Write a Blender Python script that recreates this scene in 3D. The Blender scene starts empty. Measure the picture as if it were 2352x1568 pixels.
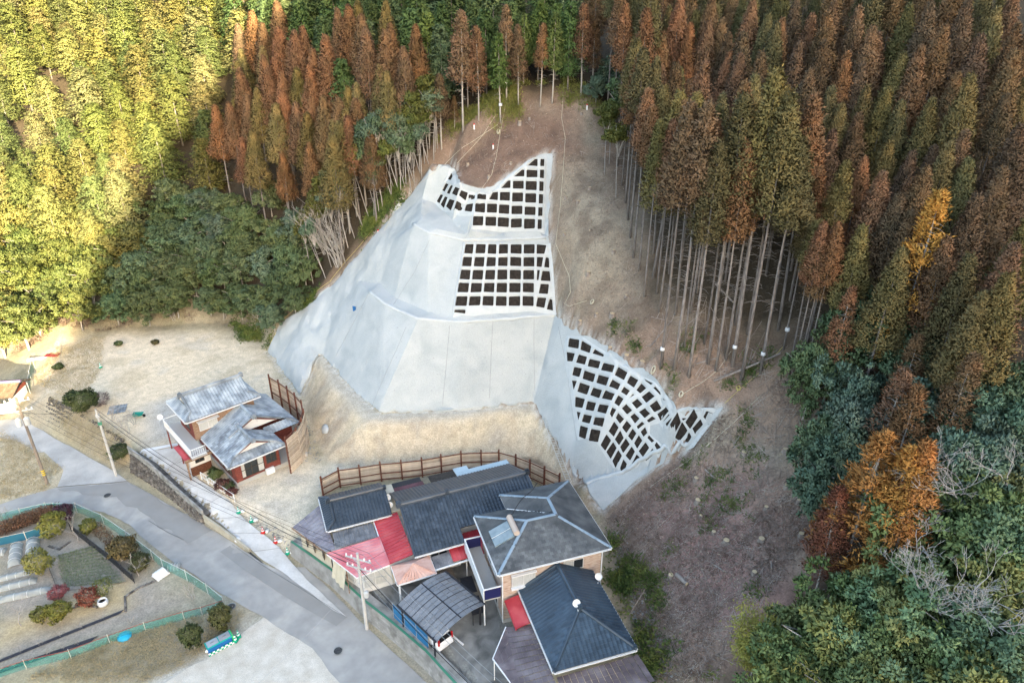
import bpy, bmesh, math, random
import numpy as np
from mathutils import Vector, Matrix, Euler
from mathutils.geometry import delaunay_2d_cdt
R = math.radians
random.seed(7)
SC = bpy.context.scene
COL = SC.collection

# ------------------------------------------------------------------ camera
CAM_H = 43.0; PITCH = R(26.0); FPX = 1568.0          # focal length in px of a 2352 px wide picture
cam = bpy.data.cameras.new('camera'); camo = bpy.data.objects.new('camera', cam); COL.objects.link(camo)
camo.location = (0, 0, CAM_H); camo.rotation_euler = (R(90) - PITCH, 0, 0)
cam.sensor_width = 36.0; cam.lens = 36.0 * FPX / 2352.0
cam.clip_start = 0.5; cam.clip_end = 5000
SC.camera = camo

# ------------------------------------------------------------------ sky, sun, exposure
SUN_EL = R(13.0); SUN_AZ = math.atan2(0.50, -1.0)     # the sun stands low behind the viewer, a little to the right
w = bpy.data.worlds.new('World'); SC.world = w; w.use_nodes = True
nt = w.node_tree; nt.nodes.clear()
sky = nt.nodes.new('ShaderNodeTexSky'); sky.sky_type = 'NISHITA'; sky.sun_disc = False
sky.sun_elevation = SUN_EL; sky.sun_rotation = SUN_AZ; sky.altitude = 200
sky.air_density = 1.0; sky.dust_density = 2.2; sky.ozone_density = 0.35
bg = nt.nodes.new('ShaderNodeBackground'); bg.inputs['Strength'].default_value = 0.15
wo = nt.nodes.new('ShaderNodeOutputWorld')
nt.links.new(sky.outputs[0], bg.inputs[0]); nt.links.new(bg.outputs[0], wo.inputs[0])
sd = bpy.data.lights.new('sun', 'SUN'); sd.energy = 5.0; sd.angle = R(0.6); sd.color = (1.0, 0.83, 0.52)
so = bpy.data.objects.new('sun', sd); COL.objects.link(so)
SUNV = Vector((math.sin(SUN_AZ) * math.cos(SUN_EL), math.cos(SUN_AZ) * math.cos(SUN_EL), math.sin(SUN_EL)))
so.rotation_euler = SUNV.to_track_quat('Z', 'Y').to_euler(); so.location = SUNV * 300
vs = SC.view_settings; vs.view_transform = 'Standard'; vs.look = 'None'; vs.gamma = 1; vs.exposure = 2.65
SC.render.engine = 'CYCLES'
SC.cycles.max_bounces = 5; SC.cycles.diffuse_bounces = 3; SC.cycles.transparent_max_bounces = 12

# ------------------------------------------------------------------ layout helpers
def ray(U, V):
    x = (U - 1176) / FPX; y = (784 - V) / FPX
    return np.array((x, math.cos(PITCH) + y * math.sin(PITCH), -math.sin(PITCH) + y * math.cos(PITCH)))
def at(U, V, z):                       # the point of height z seen at (U, V) of the survey picture
    d = ray(U, V); t = (z - CAM_H) / d[2]
    return (d[0] * t, d[1] * t, z)
S_ = 2352.0 / 4096.0
def crop(ox, oy, s):
    return lambda x, y, z: at((ox + x / s) * S_, (oy + y / s) * S_, z)
def cropuv(ox, oy, s):
    return lambda x, y: ((ox + x / s) * S_, (oy + y / s) * S_)
cA = crop(600, 1480, 2.851); cB = crop(1150, 1780, 2.851); cC3 = crop(1800, 1798, 1 / .595); cC2 = crop(1100, 1798, 1 / .595)
u2 = cropuv(1300, 0, 1.68); u4 = cropuv(0, 900, 1.68); u5 = cropuv(1300, 900, 1.68); u6 = cropuv(2600, 900, 1.572)
u7 = cropuv(0, 1798, 1.68); u8 = cropuv(2600, 1798, 1.572); uW = cropuv(2200, 1300, 2.0907)
def project(p):
    p = np.asarray(p, float); X = p[..., 0]; Y = p[..., 1]; Z = p[..., 2] - CAM_H
    dep = Y * math.cos(PITCH) - Z * math.sin(PITCH); up = Y * math.sin(PITCH) + Z * math.cos(PITCH)
    return 1176 + FPX * X / dep, 784 - FPX * up / dep, dep

def hash2(ix, iy, seed):
    n = (ix.astype(np.int64) * 374761393 + iy.astype(np.int64) * 668265263 + seed * 144269504) & 0x7fffffff
    n = ((n ^ (n >> 13)) * 1274126177) & 0x7fffffff
    n = n ^ (n >> 16)
    return (n & 0xffff) / 65535.0
def vnoise(x, y, seed=0):
    x = np.asarray(x, float); y = np.asarray(y, float)
    ix = np.floor(x); iy = np.floor(y); fx = x - ix; fy = y - iy
    fx = fx * fx * (3 - 2 * fx); fy = fy * fy * (3 - 2 * fy)
    a = hash2(ix, iy, seed); b = hash2(ix + 1, iy, seed); c = hash2(ix, iy + 1, seed); d = hash2(ix + 1, iy + 1, seed)
    return (a * (1 - fx) + b * fx) * (1 - fy) + (c * (1 - fx) + d * fx) * fy
def fbm(x, y, oct=4, seed=0):
    s = 0; a = 1; t = 0
    for k in range(oct):
        s = s + a * (vnoise(x * 2 ** k, y * 2 ** k, seed + k * 17) - .5); t += a; a *= .5
    return s / t * 2
def in_poly(x, y, poly):
    x = np.asarray(x, float); y = np.asarray(y, float); r = np.zeros(np.broadcast(x, y).shape, bool); n = len(poly)
    for i in range(n):
        x0, y0 = poly[i][:2]; x1, y1 = poly[(i + 1) % n][:2]
        if y0 == y1: continue
        r ^= ((y0 > y) != (y1 > y)) & (x < (x1 - x0) * (y - y0) / (y1 - y0) + x0)
    return r
def dist_line(x, y, pts, closed=False):
    x = np.asarray(x, float); y = np.asarray(y, float)
    best = np.full(np.broadcast(x, y).shape, 1e9); n = len(pts)
    for i in range(n if closed else n - 1):
        ax, ay = pts[i][:2]; bx, by = pts[(i + 1) % n][:2]
        dx, dy = bx - ax, by - ay; L2 = dx * dx + dy * dy + 1e-12
        t = np.clip(((x - ax) * dx + (y - ay) * dy) / L2, 0, 1)
        best = np.minimum(best, np.hypot(x - ax - t * dx, y - ay - t * dy))
    return best

# ------------------------------------------------------------------ materials
MATS = {}
def mat(name, cols, scale=3.0, detail=5.0, rough=.85, bump=0.0, bscale=None, spec=.25, metal=0.0, coord='Object',
        rand=0.0, stretch=None, alpha=1.0, objcol=False, lo=.3, hi=.7, distort=0.0, transl=0.0, scale2=None, amt2=0.0):
    m = bpy.data.materials.new(name); MATS[name] = m; m.use_nodes = True
    n = m.node_tree.nodes; l = m.node_tree.links; b = n['Principled BSDF']
    b.inputs['Roughness'].default_value = rough; b.inputs['Metallic'].default_value = metal
    b.inputs['Specular IOR Level'].default_value = spec; b.inputs['Alpha'].default_value = alpha
    if coord == 'World':
        co = n.new('ShaderNodeNewGeometry').outputs['Position']
    else:
        co = n.new('ShaderNodeTexCoord').outputs[coord]
    if stretch:
        mp = n.new('ShaderNodeMapping'); mp.inputs['Scale'].default_value = stretch; l.new(co, mp.inputs[0]); co = mp.outputs[0]
    out = None
    if len(cols) > 1:
        nz = n.new('ShaderNodeTexNoise'); nz.inputs['Scale'].default_value = scale; nz.inputs['Detail'].default_value = detail
        nz.inputs['Distortion'].default_value = distort
        l.new(co, nz.inputs['Vector'])
        rp = n.new('ShaderNodeValToRGB'); l.new(nz.outputs[0], rp.inputs[0])
        el = rp.color_ramp.elements
        for i, c in enumerate(cols):
            pos = lo + (hi - lo) * i / (len(cols) - 1)
            e = el[i] if i < 2 else el.new(pos)
            e.position = pos; e.color = (*c, 1)
        out = rp.outputs[0]
    else:
        b.inputs['Base Color'].default_value = (*cols[0], 1)
    if amt2:
        n2 = n.new('ShaderNodeTexNoise'); n2.inputs['Scale'].default_value = scale2; n2.inputs['Detail'].default_value = 3
        l.new(co, n2.inputs['Vector'])
        mr = n.new('ShaderNodeMapRange'); mr.inputs[1].default_value = .3; mr.inputs[2].default_value = .7
        mr.inputs[3].default_value = 1 - amt2; mr.inputs[4].default_value = 1 + amt2; l.new(n2.outputs[0], mr.inputs[0])
        vm = n.new('ShaderNodeVectorMath'); vm.operation = 'SCALE'; l.new(out, vm.inputs[0]); l.new(mr.outputs[0], vm.inputs['Scale']); out = vm.outputs[0]
    if rand or objcol:
        oi = n.new('ShaderNodeObjectInfo')
        if objcol:
            vm = n.new('ShaderNodeVectorMath'); vm.operation = 'MULTIPLY'
            if out: l.new(out, vm.inputs[0])
            else: vm.inputs[0].default_value = cols[0]
            l.new(oi.outputs['Color'], vm.inputs[1]); out = vm.outputs[0]
        if rand:
            mr = n.new('ShaderNodeMapRange'); mr.inputs[3].default_value = 1 - rand; mr.inputs[4].default_value = 1 + rand
            l.new(oi.outputs['Random'], mr.inputs[0])
            vm = n.new('ShaderNodeVectorMath'); vm.operation = 'SCALE'
            if out: l.new(out, vm.inputs[0])
            else: vm.inputs[0].default_value = cols[0]
            l.new(mr.outputs[0], vm.inputs['Scale']); out = vm.outputs[0]
    if out is not None: l.new(out, b.inputs['Base Color'])
    if bump:
        nb = n.new('ShaderNodeTexNoise'); nb.inputs['Scale'].default_value = bscale or scale * 4; nb.inputs['Detail'].default_value = 6
        l.new(co, nb.inputs['Vector']); bp = n.new('ShaderNodeBump'); bp.inputs['Strength'].default_value = bump
        bp.inputs['Distance'].default_value = .05
        l.new(nb.outputs[0], bp.inputs['Height']); l.new(bp.outputs[0], b.inputs['Normal'])
    if transl:
        tr = n.new('ShaderNodeBsdfTranslucent'); mx = n.new('ShaderNodeMixShader'); mx.inputs[0].default_value = transl
        if out is not None: l.new(out, tr.inputs[0])
        else: tr.inputs[0].default_value = (*cols[0], 1)
        l.new(b.outputs[0], mx.inputs[1]); l.new(tr.outputs[0], mx.inputs[2]); l.new(mx.outputs[0], n['Material Output'].inputs[0])
    return m

# ------------------------------------------------------------------ object helpers
def link(name, mesh, parent=None, m=None):
    o = bpy.data.objects.new(name, mesh); COL.objects.link(o)
    if parent is not None: o.parent = parent
    if m is not None and mesh is not None and not mesh.materials: mesh.materials.append(MATS[m])
    return o
def tag(o, label=None, cat=None, group=None, kind=None):
    if label: o['label'] = label
    if cat: o['category'] = cat
    if group: o['group'] = group
    if kind: o['kind'] = kind
    return o
def thing(name, label, cat, loc=(0, 0, 0), rz=0.0, group=None):
    o = link(name, None); o.location = loc; o.rotation_euler = (0, 0, rz); o.empty_display_size = .2
    return tag(o, label, cat, group)
def copy_tree(o, parent=None):
    c = o.copy(); COL.objects.link(c); c.parent = parent
    for ch in o.children: copy_tree(ch, c)
    return c
class MB:
    def __init__(s): s.v = []; s.f = []
    def add(s, vs, fs):
        k = len(s.v); s.v += [tuple(p) for p in vs]; s.f += [tuple(i + k for i in f) for f in fs]; return s
    def box(s, c, d, rz=0.0, rot=None):
        hx, hy, hz = d[0] / 2, d[1] / 2, d[2] / 2
        P = [Vector((x, y, z)) for z in (-hz, hz) for x, y in ((-hx, -hy), (hx, -hy), (hx, hy), (-hx, hy))]
        M = rot if rot is not None else Matrix.Rotation(rz, 3, 'Z')
        c = Vector(c)
        return s.add([M @ p + c for p in P], [(3, 2, 1, 0), (4, 5, 6, 7), (0, 1, 5, 4), (1, 2, 6, 5), (2, 3, 7, 6), (3, 0, 4, 7)])
    def beam(s, a, b, w, h=None):                                   # a box from a to b
        a = Vector(a); b = Vector(b); d = b - a; L = d.length
        if L < 1e-5: return s
        q = d.to_track_quat('X', 'Z').to_matrix()
        return s.box((a + b) / 2, (L, w, h or w), rot=q)
    def prism(s, poly, z0, z1):
        n = len(poly); ar = sum(poly[i][0] * poly[(i + 1) % n][1] - poly[(i + 1) % n][0] * poly[i][1] for i in range(n))
        if ar < 0: poly = poly[::-1]
        g = lambda z, p: z(p) if callable(z) else z
        return s.add([(p[0], p[1], g(z0, p)) for p in poly] + [(p[0], p[1], g(z1, p)) for p in poly],
                     [tuple(range(n - 1, -1, -1)), tuple(range(n, 2 * n))] + [(i, (i + 1) % n, n + (i + 1) % n, n + i) for i in range(n)])
    def tube(s, pts, r, n=6, caps=True):
        pts = [Vector(p) for p in pts]; m = len(pts); rr = r if hasattr(r, '__len__') else [r] * m
        rings = []; up0 = Vector((0, 0, 1))
        for i in range(m):
            d = (pts[min(i + 1, m - 1)] - pts[max(i - 1, 0)])
            d = d.normalized() if d.length > 1e-9 else Vector((0, 0, 1))
            x = d.cross(up0)
            if x.length < .05: x = d.cross(Vector((0, 1, 0)))
            x.normalize(); y = d.cross(x)
            rings.append([pts[i] + (x * math.cos(a) + y * math.sin(a)) * rr[i] for a in (2 * math.pi * k / n for k in range(n))])
        vs = [p for q in rings for p in q]; fs = []
        for i in range(m - 1):
            for k in range(n):
                fs.append((i * n + k, (i + 1) * n + k, (i + 1) * n + (k + 1) % n, i * n + (k + 1) % n))
        if caps: fs += [tuple(range(n)), tuple((m - 1) * n + k for k in range(n - 1, -1, -1))]
        return s.add(vs, fs)
    def lathe(s, prof, n=12, c=(0, 0, 0)):
        vs = [(c[0] + r * math.cos(2 * math.pi * k / n), c[1] + r * math.sin(2 * math.pi * k / n), c[2] + z) for r, z in prof for k in range(n)]
        fs = [(i * n + k, i * n + (k + 1) % n, (i + 1) * n + (k + 1) % n, (i + 1) * n + k) for i in range(len(prof) - 1) for k in range(n)]
        fs += [tuple(range(n - 1, -1, -1)), tuple((len(prof) - 1) * n + k for k in range(n))]
        return s.add(vs, fs)
    def slab(s, poly, t):                                           # planar 3d polygon thickened downwards by t along its normal
        P = [Vector(p) for p in poly]; n = len(P)
        nn = Vector((0, 0, 0))
        for i in range(n): nn += P[i].cross(P[(i + 1) % n])
        nn.normalize()
        if nn.z < 0: P = P[::-1]; nn = -nn
        Q = [p - nn * t for p in P]
        return s.add(P + Q, [tuple(range(n)), tuple(range(2 * n - 1, n - 1, -1))] + [(i, n + i, n + (i + 1) % n, (i + 1) % n) for i in range(n)])
    def mesh(s, name, m=None, smooth=False):
        me = bpy.data.meshes.new(name); me.from_pydata(s.v, [], s.f)
        if m: me.materials.append(MATS[m])
        if smooth: me.polygons.foreach_set('use_smooth', [True] * len(me.polygons))
        me.update(); return me
    def build(s, name, m, parent=None, smooth=False, loc=None):
        o = link(name, s.mesh(name, m, smooth), parent)
        if loc is not None: o.location = loc
        return o
def box(name, m, parent, c, d, rz=0.0): return MB().box(c, d, rz).build(name, m, parent)
def pieces(parent, name, mesh, mats, limit=300, world=None, rest=None):
    """alike pieces: the `limit` that show largest as objects of their own, the rest joined"""
    W = world or Matrix.Identity(4)
    cp = Vector((0, 0, CAM_H))
    order = sorted(range(len(mats)), key=lambda i: ((W @ mats[i]).translation - cp).length)
    for i in order[:limit]:
        o = link(name, mesh, parent); o.matrix_local = mats[i]
    if len(order) > limit:
        V = np.empty(len(mesh.vertices) * 3); mesh.vertices.foreach_get('co', V); V = V.reshape(-1, 3)
        F = [tuple(p.vertices) for p in mesh.polygons]; b = MB()
        for i in order[limit:]:
            Mx = np.array(mats[i]); b.add((V @ Mx[:3, :3].T + Mx[:3, 3]).tolist(), F)
        me = b.mesh(rest or name + '_field')
        for mm in mesh.materials: me.materials.append(mm)
        o = link(rest or name + '_field', me, parent); o['kind'] = 'stuff'
# ------------------------------------------------------------------ terrain: surveyed break lines and spot heights
TP = []; TE = []
def line(pts, xyz=False, closed=False):
    ids = []
    for p in pts:
        q = p if xyz else at(*p)
        for k, o in enumerate(TP):
            if abs(o[0] - q[0]) < .02 and abs(o[1] - q[1]) < .02: ids.append(k); break
        else:
            TP.append(tuple(float(c) for c in q)); ids.append(len(TP) - 1)
    for a, b in zip(ids, ids[1:] + (ids[:1] if closed else [])):
        if a != b: TE.append((a, b))
def spots(pts, xyz=False):
    for p in pts: line([p], xyz)
# cut slope: ledge, tiers, berms
line([(735, 812, 4.0), (745, 815, 4.0), (800, 880, 3.9), (870, 945, 3.8), (1050, 938, 3.8), (1225, 920, 3.8), (1270, 1010, 2.2), (1335, 1103, .4), (1385, 1170, .1)])
line([(728, 822, 3.9), (762, 888, 3.8), (838, 972, 3.6), (1050, 962, 3.5), (1195, 940, 3.5), (1228, 948, 3.4)])
line([(700, 915, .5), (720, 985, .4), (755, 1055, .3), (830, 1068, .2), (1050, 1052, .2), (1235, 1045, .2), (1318, 1110, .1)])
line([(850, 675, 12.5), (885, 703, 12.4), (960, 738, 12.2), (1060, 745, 12.0), (1160, 738, 12.0), (1275, 728, 12.1)])
line([(745, 815, 4.0), (850, 675, 12.5)]); line([(870, 945, 3.8), (960, 738, 12.2)])
line([(875, 655, 12.7), (905, 685, 12.6), (985, 720, 12.5), (1060, 729, 12.5), (1160, 722, 12.5), (1275, 719, 12.4)])
line([(950, 520, 20.0), (985, 540, 19.6), (1065, 556, 19.0), (1160, 553, 18.9), (1256, 552, 18.9)])
line([(875, 655, 12.7), (950, 520, 20.0)]); line([(985, 720, 12.5), (1065, 556, 19.0)])
line([(968, 506, 20.5), (1003, 530, 20.0), (1075, 544, 19.5), (1160, 542, 19.4), (1257, 541, 19.4)])
line([(1005, 475, 20.9), (1040, 508, 20.4), (1080, 534, 20.0), (1160, 536, 19.8), (1257, 536, 19.8)])
line([(1005, 475, 20.9), (1045, 392, 25.0), (1058, 422, 24.6), (1105, 436, 24.0), (1135, 430, 24.2), (1200, 380, 26.4), (1250, 352, 27.5), (1268, 351, 27.6)])
line([(1268, 351, 27.6), (1262, 450, 23.3), (1257, 536, 19.8)]); line([(1256, 552, 18.9), (1268, 640, 15.4), (1275, 719, 12.4)])
# left end of the sprayed slope
line([(690, 905, .6), (640, 835, .8), (615, 805, .9), (650, 740, 4.5), (710, 700, 7.2), (770, 650, 10.0), (870, 530, 17.0), (950, 440, 21.8), (1030, 378, 25.3), (1045, 392, 25.0)])
spots([(700, 850, 2.5), (690, 790, 4.2), (760, 745, 6.8), (820, 650, 11.6), (900, 560, 17.0), (970, 460, 21.6)])
# right wing
line([(1275, 728, 12.1), (1290, 745, 12.0), (1340, 770, 12.4), (1400, 800, 12.5), (1470, 850, 11.9), (1520, 890, 11.5), (1550, 950, 10.3), (1600, 943, 10.9), (1660, 935, 11.5)])
line([(1660, 935, 11.5), (1580, 1030, 7.2), (1500, 1070, 4.5), (1440, 1120, 2.1), (1385, 1170, .1)])
line([(1290, 745, 12.0), (1303, 840, 8.8), (1315, 930, 6.0), (1330, 1030, 3.3), (1347, 1112, 1.2)])
line([(1347, 1112, 1.2), (1430, 1085, 3.0), (1520, 1035, 6.3)])
spots([(1400, 950, 8.0), (1450, 1000, 6.6), (1480, 930, 9.4)])
# cleared ground above and right of the cut
spots([(1150, 300, 29.4), (1060, 300, 29.0), (1000, 315, 28.3), (1080, 262, 31.2), (1150, 215, 33.6), (1250, 200, 34.2), (1350, 215, 33.6), (1330, 300, 29.8),
       (1320, 420, 25.0), (1330, 550, 20.2), (1330, 650, 16.6), (1400, 500, 22.6), (1450, 500, 22.4), (1450, 300, 29.6), (1440, 650, 17.4),
       (1380, 740, 14.0), (1500, 830, 13.1), (1560, 870, 12.6), (1600, 700, 17.6), (1748, 850, 13.6), (1660, 880, 12.8), (1800, 800, 16.0), (1600, 820, 14.0)])
# right hillside beside the houses
line([(1400, 1195, .1), (1430, 1330, .1), (1470, 1450, .1), (1500, 1567, .1)])
spots([(1500, 1150, 3.6), (1600, 1100, 6.4), (1750, 1000, 10.4), (1560, 1300, 3.4), (1700, 1300, 6.0), (1620, 1480, 3.2), (1850, 1150, 9.2), (1750, 900, 12.6)])
# house lots, yard
spots([(420, 1010, .35), (540, 1135, .25), (680, 1085, .25), (640, 940, .5), (610, 1170, .05), (560, 900, .6), (700, 1000, .3)], False)
spots([(300, 900, .7), (200, 830, 1.0), (500, 790, 1.1), (590, 815, .9), (120, 820, 1.1), (400, 960, .45)])
spots([(100, 775, 1.6), (230, 755, 1.5), (350, 748, 1.4), (500, 738, 1.7), (560, 745, 1.8), (600, 775, 1.5), (150, 730, 3.4), (400, 700, 3.6), (560, 690, 5.0), (620, 730, 4.4)])
spots([(700, 672, 7.2), (780, 590, 13.0), (930, 425, 22.6), (990, 375, 25.6)])
spots([(-1, 55, 0), (-12, 53, .1), (-8, 44, 0), (0, 40, 0), (5, 50, 0), (3, 36, 0), (-4, 36, 0), (8.5, 36, 0), (0, 31, -.02), (7, 28, -.02)], True)
# road, lane and their walls
def off(pts, d): return [(p[0] + .6 * d, p[1] + .8 * d, p[2]) for p in (at(*q_) for q_ in pts)]
line(off([(300, 1046, .35), (345, 1075, .22), (400, 1125, -.1), (467, 1186, -.6)], .85) + [at(545, 1237, -1.1), at(590, 1275, -1.32), at(640, 1318, -1.4)], True)
line(off([(290, 1062, -1.9), (305, 1086, -1.9), (370, 1130, -1.75), (420, 1166, -1.68), (467, 1205, -1.6)], .3) + [at(540, 1257, -1.5), at(580, 1288, -1.45), at(640, 1318, -1.4)], True)
WALL = [(-19.5, 47.5), (-15.0, 43.9), (-11.6, 40.6), (-9.1, 38.5), (-6.1, 35.8), (-3.7, 33.1), (0.0, 29.2), (4.0, 25.0)]
line([(x - .1, y - .12, -1.4) for x, y in WALL], True)
line([(x + .5, y + .55, -.02) for x, y in WALL], True)
line([(400, 1040, .3), (520, 1150, -.3), (600, 1195, -.75), (665, 1265, -1.28)])
spots([(700, 1340, -1.4), (560, 1320, -1.45), (430, 1220, -1.6), (290, 1130, -1.9), (130, 1155, -1.9), (0, 1185, -2.0), (60, 1040, -1.8), (0, 960, -1.6), (140, 1010, -1.75),
       (270, 1085, -1.9), (0, 1080, -1.75), (80, 1090, -1.8), (800, 1500, -1.4), (600, 1450, -1.45), (350, 1567, -1.6), (650, 1567, -1.42), (300, 1500, -1.7),
       (500, 1400, -1.6), (330, 1270, -1.8), (180, 1180, -1.9), (0, 1300, -1.8), (0, 1530, -1.8), (150, 1400, -1.75), (300, 1390, -1.7), (0, 1210, -1.9), (200, 1520, -1.75)])
line([(60, 935, .2), (110, 905, .6), (200, 957, .5), (290, 1010, .4)])
line([(40, 968, -1.5), (100, 985, -1.6), (180, 1030, -1.7), (262, 1075, -1.85)])
spots([(0, 830, -1.2), (0, 900, -1.4), (45, 900, -.6), (60, 800, 0.8)])
# forest hillsides and the far valley
spots([(-62, 92, 3), (-75, 78, -.5), (-92, 62, -1.5), (-115, 92, 6), (-85, 104, 10), (-62, 106, 11), (-46, 101, 10), (-62, 128, 26), (-46, 116, 23), (-32, 108, 25), (-22, 100, 28),
       (-10, 100, 33.5), (-22, 125, 44), (0, 105, 38), (0, 132, 51), (12, 100, 38), (26, 106, 44), (-88, 132, 28), (-125, 132, 30), (42, 100, 47), (40, 82, 37.5), (30, 72, 29), (29, 58, 20.5),
       (46, 62, 31), (64, 82, 47), (62, 52, 32), (46, 42, 21), (31, 42, 13), (21, 42, 8.2), (20, 29, 7.5), (36, 26, 16), (15, 24, 4), (62, 20, 34), (40, 5, 14), (-62, 200, 66), (0, 200, 84),
       (62, 165, 92), (-125, 200, 62), (130, 100, 92), (130, 200, 120), (130, 10, 62), (-180, 120, 46), (-150, 60, 10), (-110, 40, -3), (-60, 30, -2.5), (-20, 20, -2.2), (10, 15, -1.5),
       (-90, 0, -4), (-20, -30, -6), (40, -40, -4), (-200, 0, 30), (200, 0, 90), (-60, 350, 110), (100, 350, 150), (-260, 250, 120), (260, 250, 150),
       (-900, 900, 180), (900, 900, 200), (0, 900, 190), (-900, 0, 120), (900, 0, 150), (-900, -900, 120), (900, -900, 160), (0, -900, 150)], True)
# unseen ridge behind the viewer, its crest shaped to cast the valley's shade
RY = -210.0
RIDGE = [(-420, 20), (-230, 26), (-120, 30), (-20, 36), (40, 40), (60, 62), (72, 68), (80, 72), (85, 77), (88, 82), (91, 88), (95, 94), (99, 98), (103, 104), (107, 109), (111, 112), (115, 116), (120, 120.5), (126, 125.5), (133, 132), (142, 135), (152, 134), (165, 134), (190, 138), (260, 150), (420, 170)]
line([(x, RY, z) for x, z in RIDGE], True)
line([(x + 25, RY - 40, .72 * z) for x, z in RIDGE[2:-2]], True)
spots([(x, RY + 120, -4 + .05 * z) for x, z in ((-230, 26), (-60, 40), (60, 56), (120, 112), (200, 130), (300, 150))], True)
spots([(x, RY - 200, .5 * z) for x, z in ((-230, 26), (-60, 40), (60, 56), (120, 112), (200, 130), (300, 150))], True)

def tin():
    vs, es, fs, ov, oe, of = delaunay_2d_cdt([Vector(p[:2]) for p in TP], TE, [], 0, 1e-4)
    zs = []
    for v, o in zip(vs, ov):
        if o: zs.append(TP[o[0]][2])
        else:
            d = sorted(((v.x - p[0]) ** 2 + (v.y - p[1]) ** 2, p[2]) for p in TP)[:2]
            wa, wb = 1 / (d[0][0] + 1e-6), 1 / (d[1][0] + 1e-6); zs.append((d[0][1] * wa + d[1][1] * wb) / (wa + wb)); print('crossing break lines near', v)
    return [(v.x, v.y, z) for v, z in zip(vs, zs)], fs
TV, TF = tin()
def tin_z(x, y):
    x = np.asarray(x, float); y = np.asarray(y, float); z = sample(Zbase, x, y)
    for f in TF:
        for k in range(1, len(f) - 1):
            a, b, c = TV[f[0]], TV[f[k]], TV[f[k + 1]]; det = (b[1] - c[1]) * (a[0] - c[0]) + (c[0] - b[0]) * (a[1] - c[1])
            if abs(det) < 1e-9 or max(a[1], b[1], c[1]) < 45 or min(a[1], b[1], c[1]) > 95: continue
            w0 = ((b[1] - c[1]) * (x - c[0]) + (c[0] - b[0]) * (y - c[1])) / det; w1 = ((c[1] - a[1]) * (x - c[0]) + (a[0] - c[0]) * (y - c[1])) / det; w2 = 1 - w0 - w1
            z = np.where((w0 >= -1e-9) & (w1 >= -1e-9) & (w2 >= -1e-9), w0 * a[2] + w1 * b[2] + w2 * c[2], z)
    return z
def axis(lo, a, b, hi, st):
    core = list(np.arange(a, b + 1e-6, st)); x = b; s = st; up = []
    while x < hi: s *= 1.22; x += s; up.append(x)
    x = a; s = st; dn = []
    while x > lo: s *= 1.22; x -= s; dn.append(x)
    return np.array(dn[::-1] + core + up)
GX = axis(-850, -66, 48, 850, .4); GY = axis(-850, 26, 118, 850, .4)
GX = np.unique(np.concatenate([GX, np.arange(76, 160, 1.5), np.arange(82, 90, .25)])); GY = np.unique(np.concatenate([GY, [RY - 40, RY - 20, RY - 6, RY, RY + 6]]))
XX, YY = np.meshgrid(GX, GY)                      # [iy, ix]
ZZ = np.full(XX.shape, np.nan)
for f in TF:
    for k in range(1, len(f) - 1):
        a, b, c = TV[f[0]], TV[f[k]], TV[f[k + 1]]
        det = (b[1] - c[1]) * (a[0] - c[0]) + (c[0] - b[0]) * (a[1] - c[1])
        if abs(det) < 1e-9: continue
        i0, i1 = np.searchsorted(GX, (min(a[0], b[0], c[0]) - .01, max(a[0], b[0], c[0]) + .01))
        j0, j1 = np.searchsorted(GY, (min(a[1], b[1], c[1]) - .01, max(a[1], b[1], c[1]) + .01))
        if i0 >= i1 or j0 >= j1: continue
        x = XX[j0:j1, i0:i1]; y = YY[j0:j1, i0:i1]
        w0 = ((b[1] - c[1]) * (x - c[0]) + (c[0] - b[0]) * (y - c[1])) / det
        w1 = ((c[1] - a[1]) * (x - c[0]) + (a[0] - c[0]) * (y - c[1])) / det
        w2 = 1 - w0 - w1; ok = (w0 >= -1e-6) & (w1 >= -1e-6) & (w2 >= -1e-6)
        zz = w0 * a[2] + w1 * b[2] + w2 * c[2]
        ZZ[j0:j1, i0:i1][ok] = zz[ok]
ZZ[np.isnan(ZZ)] = 100.0
def sample(G, x, y):
    x = np.asarray(x, float); y = np.asarray(y, float)
    i = np.clip(np.searchsorted(GX, x) - 1, 0, len(GX) - 2); j = np.clip(np.searchsorted(GY, y) - 1, 0, len(GY) - 2)
    fx = (x - GX[i]) / (GX[i + 1] - GX[i]); fy = (y - GY[j]) / (GY[j + 1] - GY[j])
    return (G[j, i] * (1 - fx) + G[j, i + 1] * fx) * (1 - fy) + (G[j + 1, i] * (1 - fx) + G[j + 1, i + 1] * fx) * fy
def zt(x, y): return sample(ZZ, x, y)
def hits(uv, dz=0.0, zgrid=None):
    """where the sight lines through picture points meet the ground (raised by dz)"""
    G = ZZ if zgrid is None else zgrid
    uv = np.asarray(uv, float); D = np.array([ray(u, v) for u, v in uv])
    T = np.arange(22, 300, .2); n = len(uv); t = np.full(n, 299.0); done = np.zeros(n, bool)
    for tt in T:
        P = D * tt; z = P[:, 2] + CAM_H
        below = (z < sample(G, P[:, 0], P[:, 1]) + dz) & ~done
        t[below] = tt; done |= below
        if done.all(): break
    lo = t - .2; hi = t.copy()
    for _ in range(10):
        mid = (lo + hi) / 2; P = D * mid[:, None]; b = (P[:, 2] + CAM_H) < sample(G, P[:, 0], P[:, 1]) + dz
        hi = np.where(b, mid, hi); lo = np.where(b, lo, mid)
    P = D * hi[:, None]; P[:, 2] += CAM_H
    return P
def hit(U, V, dz=0.0): return tuple(float(c) for c in hits([(U, V)], dz)[0])

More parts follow.
